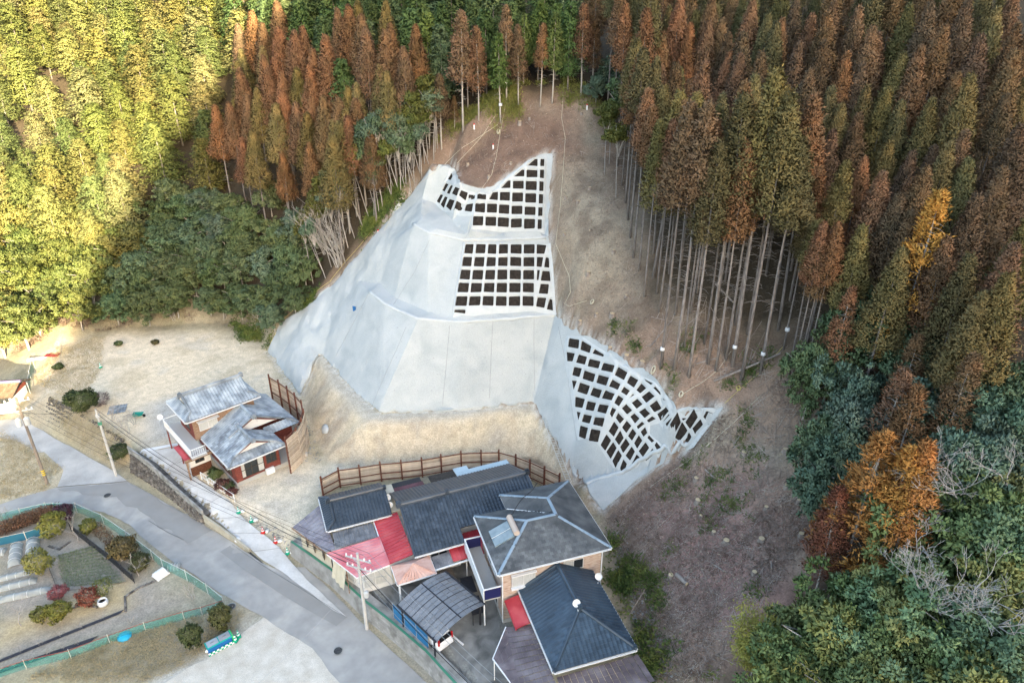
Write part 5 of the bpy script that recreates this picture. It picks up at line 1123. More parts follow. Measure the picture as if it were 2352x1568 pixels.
for s in (-1, 1):
    MB().add([(-.4, s * .625, 1.42), (1.3, s * .625, 1.45), (1.45, s * .70, 1.02), (-.7, s * .70, 1.02)], [(0, 1, 2, 3), (3, 2, 1, 0)]).build('side_window', 'car_glass', car)
    MB().box((1.67, s * .62, 1.08), (.10, .12, .55)).build('tail_light', 'tail_red', car)
    for x in (-1.05, 1.15):
        wl = MB().tube([(x, s * .64, .28), (x, s * .77, .28)], .28, 18).build('wheel', 'tyre', car); MB().tube([(x, s * .772, .28), (x, s * .785, .28)], .17, 14).build('rim', 'rim', wl)
MB().box((1.72, 0, .42), (.08, 1.3, .18)).build('bumper', 'car_white', car); MB().box((1.742, 0, .7), (.02, .34, .17)).build('number_plate', 'dish_white', car)
MB().box((-1.2, 0, 1.0), (.1, 1.2, .03)).build('wiper_cowl', 'car_glass', car)

# ------------------------------------------------------------------ rock-fall fences of steel posts and planks
mat('rust_steel', [(.075, .028, .02), (.14, .055, .035), (.19, .08, .05)], scale=5, rough=.75, coord='World')
mat('plank', [(.24, .17, .115), (.48, .38, .28), (.66, .57, .46)], scale=3.2, detail=7, rough=.9, bump=.4, coord='Object', stretch=(1.2, 4, 16), rand=.28, lo=.3, hi=.62)
PL = [MB().box((0, 0, 0), (1, .035, .19)).mesh('plank', 'plank') for _ in range(3)]
def plank_fence(lab, path, zb, zt_, cat='fence', bay=2.0, side=1):
    o = (path[0][0], path[0][1], zb); t = thing('plank_fence', lab, cat, o); pts = path
    D = lambda i: Vector((pts[i][0] - o[0], pts[i][1] - o[1], 0)); H = zt_ - zb
    for i in range(len(pts)):
        p = D(i); MB().box((p.x, p.y, H / 2 + .05), (.14, .14, H + .35), math.atan2(pts[min(i + 1, len(pts) - 1)][1] - pts[max(i - 1, 0)][1], pts[min(i + 1, len(pts) - 1)][0] - pts[max(i - 1, 0)][0])).build('post', 'rust_steel', t)
    for i in range(len(pts) - 1):
        a, b = D(i), D(i + 1); d = b - a; L = d.length; ang = math.atan2(d.y, d.x); nrm = Vector((-d.y, d.x, 0)).normalized() * .11 * side
        for z in (.45, H * .5, H - .08): MB().beam(a + Vector((0, 0, z)) - nrm * .75, b + Vector((0, 0, z)) - nrm * .75, .07, .09).build('rail', 'rust_steel', t)
        n = int((H - .1) / .2)
        for k in range(n):
            w_ = L * random.uniform(.98, 1.03); c = (a + b) / 2 + nrm + Vector((0, 0, .14 + k * .2))
            ob = link('plank', random.choice(PL), t); ob.location = c + Vector((random.uniform(-.03, .03), 0, 0)); ob.rotation_euler = (random.uniform(-.06, .06), random.uniform(-.012, .012), ang); ob.scale = (w_, 1, random.uniform(.9, 1.04))
    return t
plank_fence('tall rusty steel and plank fence curving behind the silver tiled house', [(-22.6, 56.9), (-22.05, 58.6), (-22.0, 60.4), (-22.25, 62.2), (-23.0, 64.0), (-24.2, 65.6), (-25.5, 67.1), (-26.9, 68.5), (-28.4, 69.8)], .3, 4.5, side=-1)
fb = [cC2(308, 200, 2.2), cC2(425, 140, 2.2), cC2(565, 122, 2.2), cC2(706, 100, 2.2), cC2(847, 88, 2.2), cC2(985, 72, 2.2), cC2(1115, 50, 2.2), cC2(1250, 28, 2.2), cC2(1385, 22, 2.2), cC3(328, 20, 2.2), cC3(442, 50, 2.2), cC3(537, 85, 2.2), cC3(635, 130, 2.2), cC3(737, 178, 2.2)]
plank_fence('long rusty steel and plank fence behind the bungalow below the earth face', [(p[0], p[1]) for p in fb], 0, 2.35, side=1)

# ------------------------------------------------------------------ utility poles and wires
mat('pole_concrete', [(.42, .41, .39), (.50, .49, .47)], scale=2, rough=.9, coord='World'); mat('pole_brown', [(.20, .16, .13), (.27, .23, .19)], scale=2, rough=.9, coord='World')
mat('ceramic', [(.75, .75, .73)], rough=.3); mat('transformer', [(.48, .49, .48)], rough=.5); mat('wire_black', [(.02, .02, .022)], rough=.6); mat('wire_grey', [(.28, .29, .30)], rough=.5, metal=.4); mat('hazard_yellow', [(.7, .5, .02)], rough=.5)
def pole(name, lab, base, H, m, arms, ang, r=.17):
    t = thing(name, lab, 'utility pole', base, ang)
    MB().tube([(0, 0, -.4), (0, 0, H)], [r, r * .62], 12).build('shaft', m, t)
    for z in arms:
        ca = MB().box((0, 0, z), (2.2, .09, .09)).build('crossarm', 'transformer', t)
        for x in (-1.0, -.55, .55, 1.0): MB().lathe([(.03, 0), (.07, .05), (.05, .1), (.075, .15), (.05, .2), (.03, .25)], 8, (x, 0, z + .045)).build('insulator', 'ceramic', ca)
        MB().beam((-.6, .05, z), (0, .1, z - .55), .04).build('brace', 'transformer', t)
    for k in range(9): MB().tube([(-.3 if k % 2 else .02, 0, 1.9 + k * .42), (-.02 if k % 2 else .3, 0, 1.9 + k * .42)], .013, 5).build('step_bolt', 'steel_grey', t)
    return t
p1 = pole('utility_pole', 'tall utility pole with transformer standing on the dry grass between the side roads', (-48.8, 57.9, -1.8), 10.4, 'pole_brown', (10.0, 8.9), R(20))
for x in (-.35, .35): MB().lathe([(.0, 0), (.26, .03), (.27, .75), (.2, .82), (.06, .95)], 14, (x, -.35, 7.4)).build('transformer', 'transformer', p1)
for z in (1.1, 1.35, 1.6): MB().lathe([(.168, 0), (.168, .12)], 12, (0, 0, z)).build('hazard_band', 'hazard_yellow', p1)
p2 = pole('utility_pole', 'slim grey utility pole at the bank where the side road meets the road', (-42.3, 59.3, -1.85), 8.3, 'pole_concrete', (), R(30), .15)
for z in (6.6, 7.5): MB().box((0, 0, z), (.35, .25, .35)).build('cable_box', 'green_paint' if z < 7 else 'transformer', p2)
p3 = pole('utility_pole', 'concrete utility pole standing in front of the block wall by the pink roof', (-11.55, 38.85, -1.4), 7.9, 'pole_concrete', (7.3, 6.4), R(-20), .16)
MB().lathe([(.0, 0), (.2, .03), (.2, .5), (.05, .6)], 12, (.35, 0, 3.6)).build('meter_drum', 'transformer', p3)
MB().beam((0, .0, 5.8), (1.2, 1.1, 5.8), .05).build('stay_arm', 'transformer', p3)
def wire(lab, a, b, sag, r=.012, m='wire_black', grp=None):
    a = Vector(a); b = Vector(b); P = [(a.lerp(b, t) - a) - Vector((0, 0, sag * 4 * t * (1 - t))) for t in [i / 16 for i in range(17)]]
    o = MB().tube(P, r, 4, False).build('overhead_wire', m, None, False, a); tag(o, lab, 'wire', grp)
T1, T2, T3 = Vector((-48.8, 57.9, 8.4)), Vector((-42.3, 59.3, 6.3)), Vector((-11.55, 38.85, 6.2))
far = Vector((2.5, 24.0, 6.2)); GW = 'wires between the tall pole and the pole by the pink roof'; GF = 'wires running on from the pole by the pink roof'
for k, dx in enumerate((-1.0, -.5, .5, 1.0)):
    d = Vector((dx * .9, dx * .45, 0)); wire('thin black power wire strung from the tall pole to the pole by the pink roof', T1 + d + Vector((0, 0, .05)), T3 + d * .9 + Vector((0, 0, -.1)), 1.0, .014, 'wire_black', GW)
    wire('thin grey wire running on over the courtyard from the pole by the pink roof', T3 + d * .8, far + d, .7, .016, 'wire_grey', GF)
wire('black telephone cable from the slim grey pole along the lane', T2 - Vector((0, 0, .4)), T3 - Vector((0, 0, 1.2)), 1.3, .028); wire('upper black telephone cable from the slim grey pole along the lane', T2 + Vector((0, 0, .2)), T3 - Vector((0, 0, .8)), 1.2, .022)
wire('thick black cable running low over the courtyard from the pole', T3 - Vector((0, 0, 1.2)), far - Vector((0, 0, 1.3)), .6, .028)
wire('black cable linking the tall pole and the slim grey pole', T1 - Vector((0, 0, 1.5)), T2, .3, .02); wire('pale guy wire stretched across the road from the pole by the wall', T3 - Vector((0, 0, 2.0)), Vector(at(560, 1600, 1.0)), .3, .008, 'wire_grey')
wire('pale wire leading from the tall pole out over the dry grass', T1, Vector((-64, 52, 6.0)), .3, .014, 'wire_grey'); wire('black wire leading from the tall pole past the brown tiled shed', T1 + Vector((-.5, 0, -1.0)), Vector((-62, 58, 4.8)), .3, .016)
wire('black service wire from the pole to the dark tiled ridge', T3 - Vector((0, 0, .9)), Vector(cB(1360, 1010, 3.4)), .25, .014); wire('service wire from the lane cable to the silver tiled house', Vector((-32, 53.5, 4.0)), Vector((-31, 56, 3.6)), .1, .014)

# ------------------------------------------------------------------ cones, sand bags, tool box
mat('cone_red', [(.55, .03, .025)], rough=.5); mat('cone_green', [(.01, .33, .20)], rough=.5); mat('cone_white', [(.80, .80, .79)], rough=.5); mat('bag_white', [(.66, .66, .62), (.76, .76, .73)], scale=8, rough=.9)
def cone_proto(m):
    t = link('traffic_cone', None)
    MB().box((0, 0, .025), (.38, .38, .05)).build('base', m, t)
    pr = lambda a, b: MB().lathe([(.15 - .12 * a, .05 + .65 * a), (.15 - .12 * b, .05 + .65 * b)], 12)
    for i, (a, b) in enumerate(((0, .25), (.25, .45), (.45, .65), (.65, .82), (.82, 1.0))): pr(a, b).build('band', m if i % 2 == 0 else 'cone_white', t)
    return t
protos = {'r': cone_proto('cone_red'), 'g': cone_proto('cone_green')}; used = set()
def put_cone(c, uv, lab, group=None):
    o = protos[c] if c not in used else copy_tree(protos[c]); used.add(c)
    x, y, z = hits([uv], zgrid=Zbase)[0]; o.location = (x, y, float(sample(Zbase, x, y)) + .1); o.rotation_euler = (0, 0, random.uniform(0, 1.5)); tag(o, lab, 'traffic cone', group)
    return o
def sandbag(x, y, z, lab, grp=None):
    b = MB().lathe([(.02, .0), (.17, .02), (.22, .1), (.2, .2), (.1, .27), (.03, .3)], 9); o = b.build('sand_bag', 'bag_white', None, True, (x, y, z)); o.scale = (1.15, .85, .9); o.rotation_euler = (.1, .05, random.uniform(0, 3)); tag(o, lab, 'sand bag', grp)
cone_list = [('g', (1605, 428), 'green and white cone on the lane edge nearest the white garden railing'), ('g', (1692, 488), 'second green and white cone on the lane edge from the white railing'), ('r', (1770, 562), 'red and white cone on the lane edge next to the green cones'),
             ('r', (1855, 628), 'red and white cone on the lane edge nearer the block wall'), ('g', (1935, 702), 'green and white cone at the start of the block wall')]
for c, xy, lab in cone_list:
    o = put_cone(c, u7(*xy), lab); sandbag(o.location.x + .35, o.location.y + .12, o.location.z - .04, 'white sand bag leaning on the ' + lab.split(' on the ')[0].split(' at the ')[0].replace('second ', 'second ') + ' ' + ('by the railing', 'of the pair', 'next to the green cones', 'nearer the block wall', 'where the block wall starts')[cone_list.index((c, xy, lab))])
put_cone('g', u4(678, 962), 'green and white cone standing alone in the earth yard')
for xy in ((1566, 1275), (1585, 1290), (1605, 1262)): put_cone('g', u7(*xy), 'green and white cone in the cluster behind the blue tool box', 'cones behind the tool box')
mat('box_blue', [(.015, .13, .36)], rough=.45); mat('box_teal', [(.01, .36, .33)], rough=.45); mat('box_grey', [(.42, .44, .46)], rough=.4, metal=.4); mat('box_lime', [(.06, .50, .14)], rough=.45)
tbp = hits([u7(1490, 1345)], zgrid=Zbase)[0]; q0 = hits([u7(1415, 1385)], zgrid=Zbase)[0]; q1 = hits([u7(1570, 1300)], zgrid=Zbase)[0]
tb = thing('tool_box', 'blue and teal tool box with grey lids behind a striped board on the gravel', 'tool box', (tbp[0], tbp[1], float(sample(Zbase, tbp[0], tbp[1])) + .05), math.atan2(q1[1] - q0[1], q1[0] - q0[0]))
MB().box((0, .35, .35), (1.8, .62, .7)).build('body', 'box_blue', tb); MB().box((0, .35, .74), (1.9, .72, .08)).build('lid_frame', 'box_teal', tb); MB().box((.98, .35, .45), (.08, .72, .7)).build('end_panel', 'box_lime', tb)
for x in (-.45, .45): l_ = MB().box((x, .35, .80), (.82, .58, .05)).build('lid', 'box_grey', tb); MB().box((x, .35, .84), (.3, .08, .05)).build('handle', 'steel_grey', l_)
for k in range(12):
    for j in range(2): MB().box((-.88 + k * .16, -.06, .1 + j * .14), (.155, .03, .135)).build('stripe', 'cone_white' if (k + j) % 2 else 'cone_green', tb)
sandbag(tbp[0] - .95, tbp[1] - .15, float(tb.location.z), 'white sand bag at the end of the blue tool box'); 
def can(x): pass
# pieces in the earth yard
mat('barrow_green', [(.01, .24, .20)], rough=.5); mat('white_pvc', [(.7, .7, .68)], rough=.5); mat('red_sheet', [(.28, .025, .03)], rough=.6); mat('net_green', [(.02, .20, .15)], rough=.8, alpha=.55)
x, y, z = hits([u4(935, 1290)], zgrid=Zbase)[0]; wb = thing('wheelbarrow', 'teal green wheelbarrow standing at the edge of the earth yard', 'wheelbarrow', (x, y, z), R(10))
V = [(-.45, -.25, .25), (.35, -.22, .25), (.35, .22, .25), (-.45, .25, .25), (-.6, -.36, .55), (.55, -.33, .5), (.55, .33, .5), (-.6, .36, .55)]
MB().add(V, [(3, 2, 1, 0), (0, 1, 5, 4), (1, 2, 6, 5), (2, 3, 7, 6), (3, 0, 4, 7)]).build('tray', 'barrow_green', wb); MB().tube([(.55, -.04, .18), (.55, .04, .18)], .18, 12).build('wheel', 'tyre', wb)
for s in (-1, 1): MB().tube([(.5, s * .05, .18), (-.4, s * .25, .24), (-.95, s * .28, .45)], .02, 6).build('handle', 'steel_grey', wb); MB().box((-.35, s * .25, .12), (.04, .04, .26)).build('leg', 'steel_grey', wb)
r0 = [hits([u4(*p)], zgrid=Zbase)[0] for p in ((1120, 1300), (1380, 1540))]
x, y, z = hits([u4(270, 900)], zgrid=Zbase)[0]; kb = thing('concrete_trough', 'long pale concrete kerb stone lying at the yard corner', 'kerb stone', (x, y, z), R(25)); MB().box((0, 0, .15), (2.9, .5, .3)).build('kerb', 'concrete_base', kb)
x, y, z = hits([u4(350, 878)], zgrid=Zbase)[0]; o = MB().box((0, 0, .06), (1.7, .6, .1)).box((.1, .5, .05), (1.4, .4, .08)).build('red_sheet', 'red_sheet', None, False, (x, y, z)); tag(o, 'flat red metal sheets lying at the forest edge of the yard', 'metal sheet')
x, y, z = hits([u4(790, 1240)], zgrid=Zbase)[0]; gs = thing('tile_stack', 'grey spare roof tiles laid out beside the bare shrubs', 'roof tiles', (x, y, z + .03), R(20))
pieces(gs, 'spare_tile', T_A, [Matrix.Translation((i * .32 - .8, j * .33 - .8, .03)) for i in range(6) for j in range(6)], 300, gs.matrix_basis)
# white garden railing in front of the house
A0 = Vector(hits([u7(1358, 200)], zgrid=Zbase)[0]); A1 = Vector(hits([u7(1580, 350)], zgrid=Zbase)[0])
rl = thing('garden_railing', 'white pipe railing along the shrub bed beside the lane', 'railing', A0)
for i in range(6):
    p = (A1 - A0) * (i / 5); MB().box((p.x, p.y, p.z + .45), (.07, .07, .95)).build('post', 'gutter_white', rl)
for h_ in (.35, .9): MB().beam(Vector((0, 0, h_)), (A1 - A0) + Vector((0, 0, h_)), .05).build('rail', 'gutter_white', rl)
for i in range(22):
    p = (A1 - A0) * ((i + .5) / 22)
    if i % 2: MB().box((p.x, p.y, p.z + .62), (.025, .025, .55)).build('baluster', 'gutter_white', rl)
# white beam lying near the car, ladder on the earth face
o = MB().beam((0, 0, .1), (.9, -.85, .1), .12, .1).build('white_beam', 'gutter_white', None, False, (-4.55, 36.9, .05)); tag(o, 'white square beam lying on the courtyard behind the car', 'beam')
LP = [np.array(p) for p in hits([u5(1478, 1300), u5(1512, 1400), u5(1560, 1530), cropuv(1800, 1798, 1 / .595)(800, 225)], zgrid=Zbase)]
ld = thing('ladder', 'long aluminium ladder laid down the earth face beside the sprayed slope', 'ladder', LP[-1]); mat('ladder_alu', [(.55, .54, .50)], rough=.4, metal=.5)
up = Vector((0, -.1, .14)); o_ = Vector(LP[-1]); pts = [Vector(p) - o_ + up for p in LP]
for s in (-.24, .24): MB().tube([(p.x + s, p.y, p.z + .08) for p in pts], .03, 5).build('rail', 'ladder_alu', ld)
for i in range(26):
    p = Vector(along([tuple(p) for p in pts], length([tuple(p) for p in pts]) * i / 25)); MB().beam((p.x - .24, p.y, p.z + .08), (p.x + .24, p.y, p.z + .08), .03).build('rung', 'ladder_alu', ld)
o = MB().lathe([(.0, 0), (.55, .03), (.6, .06), (.3, .12), (0, .13)], 12).build('mortar_patch', 'mortar_light', None, True); P = hits([u4(2190, 1375)])[0]; o.location = tuple(P); o.scale = (1.3, 1, 2.2); o.rotation_euler = (R(55), 0, R(-55)); tag(o, 'oval patch of white mortar sprayed on the earth face', 'mortar patch')
# ------------------------------------------------------------------ trees
def leafmat(name, amt=.35, sc=1.1, rough=.65, tr=.12):
    m = mat(name, [((1 - amt) * .93, (1 - amt) * 1.04, (1 - amt)), (1,) * 3, ((1 + amt) * 1.07, (1 + amt) * .97, (1 + amt) * .92)], scale=sc, detail=4, rough=rough, spec=.2, coord='Object', objcol=True, rand=.10, transl=tr); return m
leafmat('needles', .30, .45, .85, .08); leafmat('leaves', .25, 1.0, .55, .10); leafmat('sprays', .22, .9, .75, .12)
mat('bark', [(.11, .095, .085), (.20, .175, .16), (.29, .265, .245)], scale=3, detail=6, rough=.95, stretch=(4, 4, .5), rand=.2)
mat('bark_pale', [(.30, .27, .24), (.46, .43, .39)], scale=3, rough=.95, stretch=(3, 3, .6), rand=.15)
mat('bark_white', [(.30, .275, .25), (.42, .39, .36)], scale=3, rough=.95, rand=.1)
def unit(a): return a / (np.linalg.norm(a, axis=-1, keepdims=True) + 1e-9)
def np_mesh(name, V, F, m, smooth=False, out=None):
    V = np.asarray(V, np.float32).reshape(-1, 3); F = np.asarray(F, np.int32); k = F.shape[1]
    if out is not None:                                     # leaf faces turned outwards and shaded as one leafy mass
        Q = V.reshape(-1, 4, 3); gn = np.cross(Q[:, 1] - Q[:, 0], Q[:, 3] - Q[:, 0]); flip = (gn * out).sum(1) < 0; Q[flip] = Q[flip][:, ::-1]; V = Q.reshape(-1, 3); gn = unit(np.where(flip[:, None], -gn, gn)); vn = np.repeat(unit(out * .76 + gn * .24), 4, 0)
    me = bpy.data.meshes.new(name); me.vertices.add(len(V)); me.vertices.foreach_set('co', V.ravel()); me.loops.add(F.size); me.loops.foreach_set('vertex_index', F.ravel())
    me.polygons.add(len(F)); me.polygons.foreach_set('loop_start', np.arange(len(F)) * k); me.polygons.foreach_set('loop_total', np.full(len(F), k)); me.update(); me.materials.append(MATS[m])
    if out is not None: me.polygons.foreach_set('use_smooth', np.ones(len(F), bool)); me.normals_split_custom_set_from_vertices(vn.tolist())
    return me
def blades(P, D, L, W, rg):
    """leaf-sized diamonds from P along D"""
    n = len(P); S = unit(np.cross(D, unit(rg.normal(size=(n, 3))))); L = np.broadcast_to(L, n)[:, None]; W = np.broadcast_to(W, n)[:, None]
    V = np.stack([P, P + D * L * .45 + S * W * .5, P + D * L, P + D * L * .45 - S * W * .5], 1)
    return V.reshape(-1, 3)
def quads(n): return np.arange(n * 4).reshape(n, 4)
def cedar_crown(seed, H, zb, rmax, nc=430, nb=32, top=.92, L=.38, W=.13, up=.6):
    rg = np.random.default_rng(seed); t = rg.random(nc) ** .85; z = zb + (H - zb) * t
    prof = rmax * np.clip(1 - t, 0, 1) ** top * np.clip((t + .06) / .2, .4, 1); a = rg.random(nc) * 6.283
    lob = 1 + .16 * np.sin(3 * a + seed) * (1 - t) + .12 * np.sin(5 * a + 9 * t)
    r = prof * lob * np.sqrt(rg.uniform(.36, 1.0, nc)); C = np.stack([r * np.cos(a), r * np.sin(a), z - .25 * r], 1); C[0] = (0, 0, H - .4); C[1] = (0, 0, H - .9)
    out = unit(np.stack([np.cos(a), np.sin(a), np.full(nc, up)], 1)); cs = np.clip(.30 + .22 * prof, .25, .62)
    P = np.repeat(C, nb, 0) + rg.normal(size=(nc * nb, 3)) * np.repeat(cs, nb)[:, None] * .5
    D = unit(np.repeat(out, nb, 0) + rg.normal(size=(nc * nb, 3)) * .65)
    V = blades(P, D, L * rg.uniform(.6, 1.15, nc * nb), W * rg.uniform(.7, 1.3, nc * nb), rg); return np_mesh('crown', V, quads(nc * nb), 'needles', out=unit(np.repeat(unit(np.stack([np.cos(a), np.sin(a), np.full(nc, .45)], 1)), nb, 0) + unit(P - np.repeat(C, nb, 0)) * .8))
def cypress_crown(seed, H, zb, rmax, nbr=150, nb=52):
    rg = np.random.default_rng(seed); t = (np.arange(nbr) + rg.random(nbr)) / nbr; z = zb + (H - zb) * t; a = np.arange(nbr) * 2.4 + rg.normal(size=nbr) * .4
    Lb = rmax * np.clip(1 - t, .06, 1) ** .55 * rg.uniform(.6, 1.1, nbr) * np.clip((t + .15) / .3, .5, 1)
    s = rg.random((nbr, nb)) ** .7; dirv = np.stack([np.cos(a), np.sin(a)], 1)
    P = np.empty((nbr, nb, 3)); lat = rg.normal(size=(nbr, nb)) * .26 * Lb[:, None] * s
    P[..., 0] = dirv[:, None, 0] * Lb[:, None] * s - dirv[:, None, 1] * lat; P[..., 1] = dirv[:, None, 1] * Lb[:, None] * s + dirv[:, None, 0] * lat
    P[..., 2] = z[:, None] + Lb[:, None] * (.28 * s - .42 * s ** 2) + rg.normal(size=(nbr, nb)) * .10 - np.abs(lat) * .25
    D = unit(np.concatenate([np.repeat(dirv[:, None], nb, 1), np.full((nbr, nb, 1), -.15)], 2) + rg.normal(size=(nbr, nb, 3)) * .5)
    P = P.reshape(-1, 3); D = D.reshape(-1, 3); n = len(P)
    V = blades(P, D, .50 * rg.uniform(.6, 1.2, n), .20 * rg.uniform(.7, 1.2, n), rg); return np_mesh('crown', V, quads(n), 'sprays', out=unit(unit(np.concatenate([P[:, :2], np.full((n, 1), .5)], 1)) + rg.normal(size=(n, 3)) * .25))
def broad_crown(seed, H, r, lobes=13, nl=13000, L=.32, W=.19, zb=.05):
    rg = np.random.default_rng(seed); C = []; Rr = []
    for k in range(lobes):
        a = 6.283 * k / lobes * 1.6 + rg.random(); q_ = rg.uniform(.15, .72) if k else 0
        C.append((r * q_ * math.cos(a), r * q_ * math.sin(a), H * (zb + (1 - zb) * rg.uniform(.22, .74)) if k else H * .72)); Rr.append(r * rg.uniform(.36, .56))
    C = np.array(C); Rr = np.array(Rr); w_ = Rr ** 2 / (Rr ** 2).sum(); idx = rg.choice(lobes, nl, p=w_); d = unit(rg.normal(size=(nl, 3))); d[:, 2] = np.abs(d[:, 2]) * .9 - .28
    nk = 190; li = rg.choice(lobes, nk, p=w_); kd = unit(rg.normal(size=(nk, 3))); kd[:, 2] = np.abs(kd[:, 2]) * .95 - .25; kd = unit(kd); K = C[li] + kd * (Rr[li] * rg.uniform(.7, 1.08, nk))[:, None] * np.array((1, 1, .85)); ks = r * rg.uniform(.06, .15, nk)
    ki = rg.choice(nk, nl, p=ks ** 1.6 / (ks ** 1.6).sum()); off_ = unit(rg.normal(size=(nl, 3))) * (rg.random(nl) ** .45 * ks[ki])[:, None]; off_[:, 2] *= .7; P = K[ki] + off_
    D = unit(off_ / (ks[ki][:, None]) + kd[ki] * .5 + rg.normal(size=(nl, 3)) * .5 + np.array((0, 0, -.1)))
    V = blades(P, D, L * rg.uniform(.6, 1.3, nl), W * rg.uniform(.7, 1.2, nl), rg); return np_mesh('crown', V, quads(nl), 'leaves', out=unit(kd[ki] * .7 + unit(off_) * .8 + np.array((0, 0, .25))))
def bamboo_crown(seed, H, r):
    rg = np.random.default_rng(seed); n = 5200; k = rg.integers(0, 9, n); a = k * .7 + seed; base = np.stack([np.cos(a) * r * .35, np.sin(a) * r * .35, np.zeros(n)], 1); t = .3 + .7 * rg.random(n) ** .8
    P = base * (1 + 1.4 * t[:, None] ** 2) + np.stack([np.zeros(n), np.zeros(n), H * t * (1 - .12 * t * (k % 3))], 1) + rg.normal(size=(n, 3)) * np.array((.42, .42, .3))
    D = unit(rg.normal(size=(n, 3)) + np.array((0, 0, -.5))); return np_mesh('crown', blades(P, D, .42 * rg.uniform(.6, 1.2, n), .075, rg), quads(n), 'leaves')
def trunk_mesh(H, r0, r1, m, stubs=0, zs=(2, 8), seed=0, lean=0.0, n=8, limbs=None):
    rg = random.Random(seed); b = MB(); pts = [(lean * H * (k / 6) ** 1.5 + .04 * math.sin(k * 1.3 + seed), .05 * math.sin(k + seed), H * k / 6 - (.6 if k == 0 else 0)) for k in range(7)]
    b.tube(pts, [r0 + (r1 - r0) * (k / 6) ** .8 for k in range(7)], n)
    for k in range(stubs):
        z = rg.uniform(*zs); a = rg.uniform(0, 6.28); L = rg.uniform(.5, 1.5); b.tube([(lean * H * (z / H) ** 1.5, 0, z), (L * .6 * math.cos(a), L * .6 * math.sin(a), z + .05), (L * math.cos(a), L * math.sin(a), z - .15)], [.03, .02, .008], 3, False)
    for L in limbs or []: b.tube(L[0], L[1], 5, False)
    return b.mesh('trunk', m, True)
def limb_set(seed, H, r, n=7, z0=.25):
    rg = random.Random(seed); out = []
    for k in range(n):
        a = k * 2.4 + rg.random(); z = H * rg.uniform(z0, .55); L = r * rg.uniform(.5, .85); out.append(([(0, 0, z), (L * .45 * math.cos(a), L * .45 * math.sin(a), z + H * .13), (L * math.cos(a), L * math.sin(a), z + H * .22)], [.10, .06, .02]))
    return out
def bare_mesh(seed, H, spread, m='bark_white', depth=5, r0=.11, stems=1, up=.35):
    rg = random.Random(seed); b = MB()
    def grow(p, d, L, r, k):
        q_ = p + d * L; mid = p + d * L * .5 + Vector((rg.uniform(-1, 1), rg.uniform(-1, 1), rg.uniform(-1, 1))) * L * .09
        b.tube([p, mid, q_], [r, r * .85, r * .68], 5 if k > 2 else 3, False)
        if k == 0: return
        for i in range(rg.choice((2, 2, 3)) if k > 1 else 3):
            nd = (d + Vector((rg.uniform(-1, 1), rg.uniform(-1, 1), rg.uniform(-.6, .9))) * spread + Vector((0, 0, up * .3))).normalized(); grow(q_, nd, L * rg.uniform(.62, .86), max(r * rg.uniform(.5, .68), .008), k - 1)
    for s in range(stems):
        a = 6.28 * s / max(1, stems) + rg.random(); grow(Vector((0, 0, -.3)), Vector((math.cos(a) * (.28 if stems > 1 else .05), math.sin(a) * (.28 if stems > 1 else .05), 1)).normalized(), H * .26, r0, depth)
    return b.mesh('branches', m)
def fan_mesh(seed, H, n=20, m='bark_pale'):
    rg = random.Random(seed); b = MB()
    for k in range(n):
        a = rg.uniform(1.2, 4.9); ln = rg.uniform(.2, 1.0); h_ = H * rg.uniform(.6, 1.0); P = [Vector((rg.uniform(-.5, .5), rg.uniform(-.3, .3), -.3))]
        for j in range(1, 6): f = j / 5; P.append(P[0] + Vector((math.cos(a) * ln * h_ * .75 * f ** 1.3, math.sin(a) * ln * h_ * .6 * f ** 1.3, h_ * (f - .12 * ln * f * f))) + Vector((rg.uniform(-.1, .1), rg.uniform(-.1, .1), 0)))
        b.tube(P, [.04, .036, .03, .024, .016, .008], 5, False)
        for q_ in range(9):
            f = rg.uniform(.35, .98); i = min(4, int(f * 5)); p = P[i].lerp(P[i + 1], f * 5 - i); d = Vector((rg.uniform(-1, .6), rg.uniform(-1, 1), rg.uniform(.3, 1.2))).normalized(); L = rg.uniform(.5, 1.5); b.tube([p, p + d * L * .5, p + d * L + Vector((0, 0, .1))], [.018, .013, .006], 3, False)
    return b.mesh('branches', m)
def proto(name, crown, trunk, H): return dict(name=name, crown=crown, trunk=trunk, H=H)
